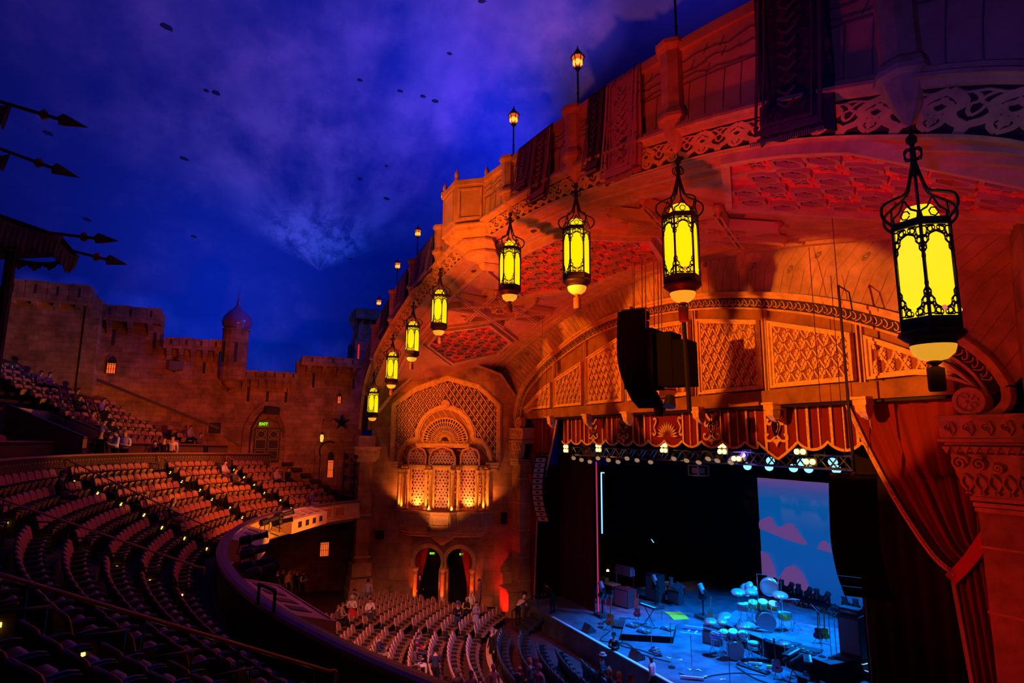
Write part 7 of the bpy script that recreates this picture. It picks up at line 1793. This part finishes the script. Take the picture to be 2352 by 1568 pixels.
seated('person in black sitting beside the pink white shirt near the doors', 654, 1088, 4, BK)
seated('person in a purple top sitting on the farthest balcony seats', 711, 1125, 3, (.2, .08, .5), pants=(.5, .3, .35))
for i, (u, v, d_, tp_, lb) in enumerate(((85, 868, 33, (.2, .08, .2), 'left of the two alone in the dark upper rows'), (108, 868, 33, (.12, .05, .25), 'right of the two alone in the dark upper rows'), (178, 908, 33, (.08, .04, .05), 'dark upper rows, above the stair parapet'), (190, 912, 33, BK, 'dark upper rows, next to the one above the stair parapet'),
    (237, 915, 33, (.3, .15, .6), 'blue lit collar in the upper group, highest'), (232, 940, 32, BK, 'upper group, second from the top'), (243, 956, 32, BK, 'upper group, third from the top'), (226, 966, 31, (.1, .08, .15), 'upper group with a phone light on the face'), (250, 968, 31, BK, 'upper group, just above the white shirts'), (196, 965, 31, (.3, .1, .12), 'pale lit face left of the upper group'), (442, 992, 38, (.5, .3, .35), 'patterned top below the small wall window'), (455, 992, 38, (.2, .1, .1), 'dark top below the small wall window'), (4, 905, 20, (.5, .15, .45), 'violet lit arm at the left edge of the picture'))):  # the lit collar's blue is put into that person's top colour
    seated('person in the upper balcony, %s' % lb, u, v, 9, tp_, dist=d_*.93)
person('person in purple lit clothes at the left edge beside the lowest handrail', (13.0, -3.3, -2.75), .3, 'sit', (.3, .1, .3), BK, hair=(.15, .05, .1))  # purple light is part of the top's own colour here

# ------------------------------------------------------------------ stage equipment
ZT = ZS+.012
chrome = mat('chrome', (.75, .78, .8), .18, .95); cym = mat('cymbal_metal', (.85, .85, .8), .2, .7); white = mat('white_skin_head', (.85, .85, .88), .5); cover = mat('amp_tolex', (.05, .05, .06), .6); grl = mat('amp_grille', (.16, .17, .2), .7); redw = mat('guitar_wood', (.5, .12, .05), .35, spec=.6)
def sfl(u, v, z=ZT): q = onZ(u, v, z); return (q.x, q.y, z)
def amp(label, loc, rz, w_=.75, h_=.75, d_=.4, head=True):
    t = thing('amplifier', label, 'amplifier', loc, rz, 'amplifiers on the stage')
    b = MB(); b.box((0, 0, h_/2), (w_, d_, h_)); b.build('cabinet', cover, t); b = MB(); b.box((0, -d_/2-.005, h_/2), (w_*.88, .02, h_*.84)); b.build('grille', grl, t)
    if head: b = MB(); b.box((0, 0, h_+.14), (w_*.9, d_*.8, .26)); o = b.build('amp_head', cover, t); b = MB(); b.box((0, -d_*.4-.01, h_+.14), (w_*.8, .02, .1)); b.build('control_strip', chrome, o)
def mic_stand(label, loc, h_=1.5, boom=0, rz=0):
    t = thing('microphone_stand', label, 'microphone stand', loc, rz, 'microphone stands on the stage')
    b = MB(); b.lathe([(.02, .03), (.15, .02), (.15, 0), (.02, 0)], (0, 0, 0), 12); b.build('base', black, t); b = MB(); b.tube([(0, 0, 0), (0, 0, h_)], .014, 6)
    if boom: b.tube([(0, 0, h_), (boom, 0, h_+.25)], .01, 5)
    b.build('pole', chrome, t); b = MB(); b.lathe([(.01, -.14), (.015, -.05), (.028, 0), (.01, .03)], (boom, 0, h_+.03+(.25 if boom else 0)), 8); b.build('microphone', mat('mic_grey', (.3, .3, .33), .4, .5), t)
def drum(b, c_, r_, h_, tilt=0, ax='X'): b.lathe([(r_, -h_/2), (r_, h_/2)], (0, 0, 0), 18, M=Matrix.Translation(c_) @ Matrix.Rotation(tilt, 4, ax))
def cymbal(t, c_, r_, tilt=.3, foot=True, ax='X'):
    b = MB(); b.lathe([(.02, .03), (.05, .025), (r_, 0), (r_*.98, -.008), (.05, .015)], (0, 0, 0), 20, M=Matrix.Translation(c_) @ Matrix.Rotation(tilt, 4, ax)); b.build('cymbal', cym, t, True)
    if foot:
        b = MB(); b.tube([(c_[0], c_[1], 0), c_], .012, 5)
        for k in range(3): b.tube([(c_[0], c_[1], .3), (c_[0]+.25*math.cos(k*2.1), c_[1]+.25*math.sin(k*2.1), .01)], .01, 4)
        b.build('cymbal_stand', chrome, t)
def drum_kit(label, loc, rz, cols, big=True):
    t = thing('drum_kit', label, 'drum kit', loc, rz, 'drum kits on the stage'); random.seed(len(cols)+int(big))
    def dr(name, c_, r_, h_, tilt, m_, ax='X'):
        b = MB(); b.lathe([(r_*.98, -h_/2), (r_, -h_/2), (r_, h_/2), (r_*.98, h_/2)], (0, 0, 0), 18, M=Matrix.Translation(c_) @ Matrix.Rotation(tilt, 4, ax)); o = b.build(name, m_, t, True)
        b = MB(); M_ = Matrix.Translation(c_) @ Matrix.Rotation(tilt, 4, ax)
        for s_ in (-1, 1): b.lathe([(r_, s_*h_/2), (r_*1.03, s_*h_/2), (r_*1.03, s_*(h_/2-.03)), (r_, s_*(h_/2-.03))], (0, 0, 0), 18, M=M_)
        for k in range(6): b.box((r_*1.03*math.cos(k*PI/3), r_*1.03*math.sin(k*PI/3), 0), (.02, .02, h_*.6), k*PI/3, M=M_)
        b.build('hoop', chrome, o)
        b = MB(); b.lathe([(.001, h_/2+.002), (r_*.97, h_/2+.002), (r_*.97, h_/2-.01)], (0, 0, 0), 18, M=M_); b.build('drum_head', white if name != 'bass_drum' else mat('clear_head', (.3, .35, .4), .15, spec=.8), o)
        if name != 'bass_drum':
            b = MB()
            for k in range(3): b.tube([(c_[0]+r_*.8*math.cos(k*2.1), c_[1]+r_*.8*math.sin(k*2.1), c_[2]-h_/2), (c_[0]+r_*math.cos(k*2.1), c_[1]+r_*math.sin(k*2.1), .01)], .01, 4)
            b.build('drum_leg', chrome, o)
    dr('bass_drum', (0, 0, .34), .33, .45, PI/2, cols[0])
    for i, (x, y, z, r_) in enumerate(((-.4, .1, .86, .17), (-.05, .12, .9, .18), (.32, .1, .86, .19), (.72, .25, .5, .24), (-.75, .3, .7, .2), (-.5, .55, .68, .18))): dr('tom_drum', (x, y, z), r_, .24, .35 if i < 3 else 0, cols[(i+1) % len(cols)])
    for x, y, z, r_, tl in ((-.9, .2, 1.25, .26, .4), (-.45, -.05, 1.35, .22, .5), (.55, -.05, 1.3, .28, .35), (1.05, .3, 1.1, .26, -.3)): cymbal(t, (x, y, z), r_, tl)
    b = MB(); b.lathe([(.02, .5), (.18, .5), (.18, .58), (.02, .59)], (0, .75, 0), 14); b.tube([(0, .75, 0), (0, .75, .5)], .025, 6); b.build('stool', black, t)
    return t
yw = mat('drum_yellow', (.75, .65, .03), .3, spec=.6, emit=None); orr = mat('drum_orange', (.8, .3, .03), .3); grn = mat('drum_green', (.2, .5, .08), .3); pnk = mat('drum_violet', (.45, .2, .6), .3)
def platform(name, label, P, h_, z=ZS):
    b = MB(); n = len(P); V = [(x, y, z+.003) for x, y in P]+[(x, y, z+h_) for x, y in P]; b.add(V, [tuple(range(n, 2*n))]+[(i, (i+1) % n, n+(i+1) % n, n+i) for i in range(n)]); b.cur = 1
    t = thing(name, label, 'platform', (0, 0, 0)); 
    b.cur = 0; o = b.build('deck', mat('riser_top', (.13, .2, .26), .5, nscale=3, namt=.3), t)
    s_ = MB(); s_.add(V, [(i, (i+1) % n, n+(i+1) % n, n+i) for i in range(n)]); s_.v = [((x-sum(p[0] for p in P)/n)*1.004+sum(p[0] for p in P)/n, (y-sum(p[1] for p in P)/n)*1.004+sum(p[1] for p in P)/n, q) for x, y, q in s_.v]; s_.v = [(x, y, min(q, z+h_-.01)) for x, y, q in s_.v]; s_.build('skirt', blackcloth, t)
def zxy(L, z): return [tuple(onZ(u, v, z)[:2]) for u, v in L]
RZ = .75
platform('drum_riser', 'long black riser carrying the big drum kit and amplifiers', zxy([(1652, 1428), (1812, 1490), (1908, 1526), (1985, 1512), (2040, 1500), (2040, 1462), (1850, 1432), (1690, 1400)], ZS+RZ), RZ)
platform('keyboard_platform', 'low square platform with keyboard and pedals at the middle of the stage', zxy([(1438, 1421), (1552, 1434), (1545, 1462), (1427, 1455)], ZS+.3), .3)
# (the platform deck is higher than the floor by its own depth)
q = onZ(1760, 1448, ZS+RZ); drum_kit('big drum kit in yellow, orange and clear shells on the riser', (q.x, q.y, ZS+RZ+.005), .9, [mat('clear_shell', (.3, .4, .45), .2), yw, grn, orr, yw]).scale = (1.25,)*3
q = onZ(1690, 1512, ZT); drum_kit('small chrome drum kit on the stage floor in front of the riser', (q.x, q.y, ZT), .8, [chrome, chrome, mat('violet_sparkle', (.4, .35, .7), .3, .4)]).scale = (1.1,)*3
# gong and cymbal rack
q = onZ(1755, 1432, ZS+RZ); g = thing('gong', 'round metal gong hanging behind the big drum kit', 'gong', (q.x-.3, q.y+.8, ZS+RZ+.005), .6)
b = MB(); b.lathe([(.001, .03), (.3, .03), (.45, .0), (.45, -.03), (.001, -.02)], (0, 0, 0), 28, M=Matrix.Translation((0, 0, 1.55)) @ Matrix.Rotation(PI/2-.15, 4, 'X')); b.build('gong_disc', mat('gong_metal', (.5, .6, .65), .25, .7), g, True)
b = MB(); b.tube([(-.55, 0, 0), (-.55, 0, 2.1), (.55, 0, 2.1), (.55, 0, 0)], .025, 6); b.build('gong_stand', chrome, g)
q = onZ(1722, 1432, ZS+RZ); g = thing('splash_cymbals', 'cluster of four white lit cymbals left of the gong', 'cymbals', (q.x, q.y, ZS+RZ+.005))
for dx, dz in ((-.25, 1.6), (.05, 1.75), (.0, 1.45), (.3, 1.6)): cymbal(g, (dx, 0, dz), .24, .9, dx == 0)
cy_ = thing('floor_cymbals', 'two wide cymbals on stands left of the small drum kit', 'cymbals', sfl(1668, 1500))
cymbal(cy_, (-.1, 0, 1.5), .4, .5); cymbal(cy_, (1.1, .1, 1.45), .38, .12)
# amps
amp('black amplifier stack standing right of the white painted ladder mark', sfl(1638, 1478), .35, .85, .55)
q = onZ(1908, 1500, ZS+RZ); 
q = onZ(1962, 1505, ZS+RZ); amp('tall dark loudspeaker cabinet with amp head at the right of the riser', (q.x, q.y, ZS+RZ+.005), .25, .85, 1.6, .6)
amp('low amplifier in front of the riser, left of the pair', sfl(1815, 1520), .4, .9, .8, .5, False); amp('low amplifier in front of the riser, right of the pair', sfl(1862, 1535), .4, .95, .8, .5, False)
amp('tall road case standing open at the back left of the stage', sfl(1506, 1378), .3, .9, 1.5, .7, False)
amp('black subwoofer cabinet at the back left of the stage', sfl(1435, 1392), .3, 1.0, 1.0, .7, False)
amp('small dark amplifier behind the keyboard platform', sfl(1552, 1385), .2, .8, .7, .5, False)
def wedge(label, loc, rz):
    b = MB(); b.add([(-.3, -.25, 0), (.3, -.25, 0), (.3, .25, 0), (-.3, .25, 0), (-.3, -.05, .38), (.3, -.05, .38), (.3, .25, .12), (-.3, .25, .12)], [(3, 2, 1, 0), (0, 1, 5, 4), (4, 5, 6, 7), (2, 3, 7, 6), (0, 4, 7, 3), (1, 2, 6, 5)]); o = b.build('floor_monitor', cover); o.location = loc; o.rotation_euler = (0, 0, rz); tag(o, label, 'loudspeaker', 'stage floor monitors'); return o
wedge('small wedge monitor on the stage edge, left of the two', sfl(1352, 1450), 0); wedge('small wedge monitor on the stage edge, right of the two', sfl(1462, 1512), 0)
for i, (u, v) in enumerate(((1424, 1438), (1436, 1430))): wedge(('upright dark monitor beside the platform, front one', 'upright dark monitor beside the platform, back one')[i], sfl(u, v), 1.2).rotation_euler = (1.2, 0, .6+i*.3)
# keyboards
def keyboard(label, loc, rz, L_=1.2, h_=.85, two=False):
    t = thing('keyboard', label, 'keyboard', loc, rz, 'keyboards on the stage')
    for k in range(2 if two else 1):
        b = MB(); b.box((0, 0, h_+.22*k), (L_, .32, .09)); o = b.build('keyboard_body', cover, t); b = MB(); b.box((0, -.07, h_+.05+.22*k), (L_*.9, .14, .012)); b.build('white_keys', white, o); b = MB()
        for i in range(24):
            if i % 7 not in (2, 6): b.box((-L_*.43+i*L_*.9/24, -.03, h_+.06+.22*k), (.014, .08, .014))
        b.build('black_keys', black, o)
    b = MB(); b.bar((-.4, 0, 0), (.4, 0, h_), .03); b.bar((.4, 0, 0), (-.4, 0, h_), .03); b.bar((-.4, -.2, .01), (-.4, .2, .01), .03); b.bar((.4, -.2, .01), (.4, .2, .01), .03); b.build('keyboard_stand', black, t)
q = onZ(1492, 1438, ZS+.3); keyboard('keyboard on a tall stand in the middle of the low platform', (q.x, q.y, ZS+.305), 1.3*0+.1, 1.1, .95)
keyboard('double keyboard rig with white keys at the front right of the stage', sfl(1822, 1560), 1.9, 1.2, .8, True); keyboard('second keyboard beside the double rig, nearer the riser', sfl(1858, 1556), 2.3, 1.0, .7)
cq = thing('cymbal_on_stand', 'single pale cymbal standing behind the double keyboard rig', 'cymbal', sfl(1806, 1545)); cymbal(cq, (0, 0, 1.15), .26, .15)
# guitars
def guitar(label, loc, rz, m_, tilt=-.25, sc=1):
    t = thing('guitar', label, 'guitar', loc, rz, 'guitars on stands', scale=sc); M_ = Matrix.Rotation(tilt, 4, 'X')
    out = smooth([(0, 0), (.17, .04), (.2, .17), (.13, .27), (.15, .4), (.06, .45), (0, .42), (-.06, .45), (-.15, .4), (-.13, .27), (-.2, .17), (-.17, .04), (0, 0)], 2)[:-1]
    fn = lambda p, q, h: M_ @ Vector((p, h, q+.18)); b = MB(); b.poly(out, fn, -.03, .03); b.build('guitar_body', m_, t); b = MB(); b.poly([(-.025, .4), (.025, .4), (.02, .98), (-.02, .98)], fn, -.05, -.03); b.build('neck', mat('neck_wood', (.3, .15, .07), .4), t); b = MB(); b.poly([(-.03, .98), (.03, .98), (.045, 1.14), (-.03, 1.16)], fn, -.05, -.03); b.build('headstock', m_, t); b = MB(); b.box((0, 0, 0), (.1, .02, .06), M=M_ @ Matrix.Translation((0, -.045, .35))); b.build('pickup', chrome, t)
    b = MB(); b.tube([(-.2, -.15, 0), (0, .1, .3), (.2, -.15, 0)], .012, 5); b.tube([(0, .3, 0), (0, .12, .7)], .012, 5); b.build('guitar_stand', black, t)
guitar('red brown bass guitar on a stand at the left, pink lit', sfl(1400, 1448), .6, redw, sc=1.25); guitar('light blue electric guitar at the front right next to the keyboards', sfl(1787, 1558), 1.0, mat('guitar_blue', (.3, .5, .75), .3), sc=1.1)
guitar('dark red guitar on a stand at the left of the platform', sfl(1462, 1425), .5, mat('guitar_red', (.35, .03, .05), .3)); guitar('guitar on a stand right of the yellow mats', sfl(1630, 1432), .4, mat('guitar_brown', (.3, .12, .06), .3))
q = onZ(1895, 1478, ZS+RZ); guitar('green lit guitar on the riser', (q.x, q.y, ZS+RZ+.005), .5, grn); q = onZ(1880, 1478, ZS+RZ); guitar('dark guitar on the riser beside the green one', (q.x, q.y, ZS+RZ+.005), .5, mat('guitar_dark', (.1, .04, .04), .3))  # green light is put into the first guitar's body colour
for i, (u, v, h_, bm__, lb) in enumerate(((1590, 1556, 1.55, 0, 'in the middle of the front stage'), (1543, 1532, 1.7, 0, 'left of the middle front stage'), (1497, 1494, 1.6, .1, 'at the front of the low platform'), (1678, 1590, 1.7, 0, 'at the bottom edge, below the small drum kit'), (1522, 1470, 1.3, -.1, 'at the right corner of the low platform'), (1380, 1440, 1.4, .3, 'beside the pink lit bass guitar'))): mic_stand('thin microphone stand %s' % lb, sfl(u, v), h_, bm__)
for i, (u, v, h_, bm__, lb) in enumerate(((1888, 1508, 1.7, -.35, 'left'), (1910, 1512, 1.9, .35, 'middle'), (1922, 1510, 1.4, .1, 'right'))): q = onZ(u, v, ZS+RZ); mic_stand('boom microphone stand on the riser, %s of three' % lb, (q.x, q.y, ZS+RZ+.005), h_, bm__)
# pedal boards, tape marks, yellow mats
def pedals(label, loc, rz, n=5, w_=.8):
    t = thing('pedal_board', label, 'pedal board', loc, rz, 'pedal boards'); b = MB(); b.box((0, 0, .03), (w_, .35, .05)); b.build('board', cover, t); pm = [mat('pedal_%d' % k, c_, .4) for k, c_ in enumerate(((.6, .1, .35), (.7, .7, .75), (.2, .3, .6), (.6, .55, .1), (.3, .3, .35)))]
    for i in range(n): q = MB(); q.box((-w_/2+.08+(w_-.16)*i/(n-1), .05*(1 if i % 2 else -1), .09), (.09, .14, .06)); q.lathe([(.02, .12), (.02, .145), (.001, .145)], (-w_/2+.08+(w_-.16)*i/(n-1), .05*(1 if i % 2 else -1), 0), 6); q.build('pedal', pm[i % 5], t)
pedals('long pedal board with pink pedals on the open stage floor', sfl(1508, 1498), -.5, 6, 1.0)
for u, v, lb in ((1452, 1439, 'left corner'), (1532, 1446, 'right corner'), (1478, 1452, 'front middle')): q = onZ(u, v, ZS+.3); pedals('pedal board on the low platform, %s' % lb, (q.x, q.y, ZS+.305), .3, 4, .6)
q = onZ(1838, 1495, ZS+RZ); pedals('row of small devices on the front of the riser', (q.x, q.y, ZS+RZ+.005), .3, 6, 1.3); pedals('pedal board beside the keyboards at the front right', sfl(1880, 1555), .4, 6, 1.1)
q = onZ(1780, 1478, ZS+RZ); pedals('tangle of pedals under the big drum kit', (q.x, q.y, ZS+RZ+.005), .2, 5, 1.0); pedals('pedals under the small drum kit', sfl(1730, 1535), .2, 6, 1.4)
ym = mat('yellow_mat', (.8, .75, .05), .6)
for i, L in enumerate(([(1525, 1406), (1560, 1406), (1572, 1411), (1534, 1411)], [(1536, 1412.5), (1574, 1412.5), (1583, 1422), (1547, 1424)])):
    b = MB(); P = zxy(L, ZS); n = 4; b.add([(x, y, ZS+.006) for x, y in P]+[(x, y, ZS+.035) for x, y in P], [(4, 5, 6, 7)]+[(i_, (i_+1) % 4, 4+(i_+1) % 4, 4+i_) for i_ in range(4)]); tag(b.build('floor_mat', ym), ('yellow mat on the stage floor, back one of two', 'yellow mat on the stage floor, front one of two')[i], 'mat', 'yellow mats')
b = MB(); wl = lambda p, q, h: (p, q, ZS+.004+h)
def ln(a_, c_, w_=.08): A_, B_ = onZ(*a_, ZS), onZ(*c_, ZS); b.ribbon([(A_.x, A_.y), (B_.x, B_.y)], w_, wl, 0, .01)
ln((1574, 1436), (1618, 1442)); ln((1562, 1451), (1610, 1457)); ln((1580, 1450), (1588, 1443)); ln((1596, 1454), (1604, 1446)); tag(b.build('floor_ladder', white), 'white ladder shaped frame lying on the stage floor', 'ladder')
b = MB(); P = zxy([(1572, 1440), (1614, 1446), (1611, 1450), (1568, 1444)], ZS); b.add([(x, y, ZS+.02) for x, y in P]+[(x, y, ZS+.06) for x, y in P], [(4, 5, 6, 7)]+[(i_, (i_+1) % 4, 4+(i_+1) % 4, 4+i_) for i_ in range(4)]); tag(b.build('pink_board', mat('pink_board', (.7, .1, .4), .5)), 'pink board lying across the white ladder frame', 'board')
for i, (u, v, dx, m_, lb) in enumerate(((1735, 1527, .55, white, 'white rolled mat'), (1775, 1535, .5, ym, 'yellow rolled mat'), (1590, 1560, .9, white, 'white rolled paper'))):
    p = sfl(u, v); b = MB(); b.tube([(-dx/2, 0, .07), (dx/2, 0, .07)], .06, 8); o = b.build('rolled_mat', m_); o.location = p; o.rotation_euler = (0, 0, .9); tag(o, '%s lying on the stage floor' % lb, 'roll')
for i, (u, v) in enumerate(((1535, 1511), (1562, 1516), (1585, 1538), (1607, 1539), (1660, 1560), (1620, 1553))):
    p = sfl(u, v); b = MB(); b.box((0, 0, .012), (.22, .07, .012)); b.box((.06, .06, .014), (.06, .16, .012)); o = b.build('tape_mark', white); o.location = p; o.rotation_euler = (0, 0, i); tag(o, 'small white tape mark on the open stage floor', 'tape', 'white tape marks on the stage floor')
# cables over the floor
cb = mat('cable_rubber', (.015, .015, .02), .5)
for i, L in enumerate(([(1400, 1450), (1380, 1470), (1440, 1478), (1470, 1500), (1540, 1520)], [(1445, 1460), (1425, 1480), (1470, 1492), (1500, 1502)], [(1560, 1545), (1600, 1560), (1640, 1550), (1700, 1545), (1760, 1552)], [(1690, 1530), (1740, 1560), (1800, 1575), (1850, 1565)])):
    b = MB(); b.tube(smooth([tuple(onZ(u, v, ZS+.03)) for u, v in L], 6), .02, 5); tag(b.build('floor_cable', cb), 'black cable snaking over the stage floor, %s from the left' % ords[i], 'cable')
# illuminated steps
stp = thing('stage_steps', 'three black steps with white glowing edges at the near end of the riser', 'steps')
for i, (u, v, w1, w2) in enumerate(((1970, 1518, 0, 0), (1984, 1535, 0, 0), (2000, 1552, 0, 0))):
    z = ZS+.56-.22*i; q = onZ(u, v, z); b = MB(); b.box((q.x, q.y, (z+ZS)/2), (.75, .4, z-ZS-.01)); o = b.build('step', cover, stp)
    b = MB(); b.ring2([(q.x-.37, q.y-.19), (q.x+.37, q.y-.19), (q.x+.37, q.y+.19), (q.x-.37, q.y+.19)], [(q.x-.31, q.y-.14), (q.x+.31, q.y-.14), (q.x+.31, q.y+.14), (q.x-.31, q.y+.14)], lambda p, r_, h: (p, r_, z+h), 0, .012); b.build('glow_edge', mat('glow_tape', (.7, .8, .9), .4, emit=(.35, .6, .8), es=.8), o)
# low truss with moving heads before the screen
TA = onZ(1752, 1400, ZS+.0); ty = 31.0
A_ = onY(1752, 1362, ty); B_ = onY(2030, 1436, ty); zt = (A_.z+B_.z)/2
lt = thing('floor_truss', 'black truss on legs carrying moving head lights before the blue screen', 'truss')
b = MB(); truss(b, (A_.x, ty, zt), (B_.x+.5, ty, zt), .34, 22, .035); b.build('truss_beam', black, lt)
for x in (A_.x+.9, A_.x+3.0, A_.x+5.4, A_.x+7.6): b = MB(); truss(b, (x, ty, zt), (x+.001, ty, ZS+.01), .3, 5, .035) if False else [b.tube([(x+dx, ty+dy, zt), (x+dx, ty+dy, ZS+.01)], .03, 5) for dx in (-.15, .15) for dy in (-.15, .15)]; b.box((x, ty, ZS+.03), (.6, .6, .05)); b.build('truss_leg', black, lt)
def moving_head(label, loc, tilt, yaw, m_=None, sc=1.0, grp='moving head lights on the low truss'):
    t = thing('moving_light', label, 'stage light', loc, yaw, grp, scale=sc)
    b = MB(); b.box((0, 0, .09), (.36, .34, .18)); b.build('base', black, t); b = MB(); b.box((-.19, 0, .34), (.06, .16, .42)); b.box((.19, 0, .34), (.06, .16, .42)); b.box((0, 0, .2), (.4, .18, .06)); b.build('yoke', black, t)
    b = MB(); b.lathe([(.06, -.26), (.13, -.2), (.15, 0), (.14, .26), (.15, .3), (.15, .36), (.12, .36), (.01, .34)], (0, 0, 0), 12, M=Matrix.Translation((0, 0, .48)) @ Matrix.Rotation(tilt, 4, 'Y')); b.build('head', m_ or mat('fixture_black', (.03, .03, .035), .35, spec=.6), t, True)
for i, (u, v, tl) in enumerate(((1741, 1330, .5), (1757, 1345, .0), (1776, 1340, .6), (1796, 1354, 0), (1814, 1350, .6), (1835, 1364, 0), (1856, 1362, .6), (1877, 1376, 0), (1897, 1373, .6), (1944, 1398, -.3), (1967, 1404, 0), (1992, 1405, .6))):
    q = onY(u, v, ty); moving_head('black moving light on the low truss, %s from the left' % ords[i], (q.x, ty, zt+.19), tl, 0, sc=1.0)
fxb = mat('fixture_painted_lit', (.25, .3, .35), .3, spec=.7)  # paler copy of the fixture black, with falling light put into its colour
for i, (u, v, lb) in enumerate(((1384, 1415, 'at the far left'), (1507, 1395, 'behind the keyboard platform'), (1616, 1420, 'right of the yellow mats'))):
    p = sfl(u, v); t_ = thing('light_tower', 'short black tower with a tilted moving light on top, %s' % lb, 'light tower', p, 0, 'short light towers on the stage'); b = MB(); b.box((0, 0, .08), (.8, .6, .16)); b.build('tower_base', cover, t_); b = MB(); b.tube([(0, 0, .1), (0, 0, 1.0)], .05, 8); b.build('tower_pole', black, t_)
    moving_head('tilted moving light on the short tower %s' % lb, (p[0], p[1], p[2]+1.0), -.6, 0, fxb, .95, 'moving lights on the short towers')
for i, (u, v, lb) in enumerate(((1380, 1432, 'by the pink edge'), (1392, 1428, 'second by the pink edge'))): mic_stand('cluttered accessory stand %s' % lb, sfl(u, v), 1.1, .2)
# workbench glimpsed at the far left wing
wb = thing('workbench', 'lamp lit workbench in the far wing, left of the stage', 'table', sfl(1396, 1372), .2)
b = MB(); b.box((0, 0, .85), (1.5, .7, .06)); b.build('bench_top', mat('bench_top', (.55, .35, .2), .6), wb)
for x in (-.7, .7):
    for y in (-.3, .3): b = MB(); b.bar((x, y, 0), (x, y, .83), .05); b.build('leg', chrome, wb)
b = MB(); b.box((-.3, 0, 1.0), (.5, .3, .25)); b.build('tool_box', mat('tool_orange', (.7, .35, .05), .6), wb)
rk = thing('wardrobe_rail', 'rail of pale shirts and hats in the far wing above a red case', 'clothes rail', sfl(1436, 1368), .2)
b = MB(); b.tube([(-.7, 0, 0), (-.7, 0, 1.8), (.7, 0, 1.8), (.7, 0, 0)], .02, 6); b.build('rail', chrome, rk)
for i in range(9): b = MB(); x = -.6+.15*i; b.loft([[(x+dx*w_, dy*w_*2, z) for dx, dy in ((-.04, -.1), (.04, -.1), (.04, .1), (-.04, .1))] for w_, z in ((.4, 1.75), (1, 1.6), (1.1, 1.25))], caps=True); b.build('shirt', mat('pale_shirt', (.6, .45, .55), .8), rk)
b = MB(); b.box((0, 0, .45), (.9, .6, .9)); b.box((.5, 0, .2), (.3, .5, .4)); o = b.build('red_case', mat('red_case', (.6, .03, .03), .6)); o.location = sfl(1442, 1388); tag(o, 'red equipment case below the rail of pale shirts', 'case')
light('wing_lamp', 'SPOT', (-11.0, 25.0, -6.2), (-11.5, 26.5, -9), 160, (1, .4, .25), 70, 1, .1)
b = MB(); b.lathe([(.01, 0), (.12, .02), (.06, .14), (.01, .15)], (0, 0, 0), 10); o = b.build('work_lamp', warm, None, True); o.location = onY(1396, 1312, 26.0); tag(o, 'small glowing work lamp over the bench in the far wing', 'lamp')
b = MB(); b.bar((0, 0, 0), (.28, 0, -.2), .04); o = b.build('light_strip', MAT['blue_white_tube']); o.location = onY(1496, 1238, 29.7); tag(o, 'tiny white blue tube shining on the black curtain', 'light')
tb = thing('side_table', 'low blue lit table with a mug like object at the back of the stage', 'table', sfl(1542, 1362), .1)
b = MB(); b.box((0, 0, .5), (1.6, .9, .05)); b.build('table_top', mat('table_blue', (.2, .25, .3), .4), tb)
for x in (-.7, .7):
    for y in (-.4, .4): b = MB(); b.bar((x, y, 0), (x, y, .48), .05); b.build('leg', black, tb)
b = MB(); b.lathe([(.12, .53), (.12, .8), (.16, .95), (.05, .96)], (0, 0, 0), 10); b.build('container', mat('container_grey', (.35, .38, .42), .5), tb)
b = MB(); b.box((0, 0, 0), (.05, .8, .55)); o = b.build('monitor_screen', mat('blue_monitor', (.02, .03, .08), .3, emit=(.0, .03, .16), es=.6)); o.location = onZ(1562, 1350, ZS+1.0); o.rotation_euler = (0, 0, 1.3); tag(o, 'dim blue monitor screen at the back of the stage', 'monitor')
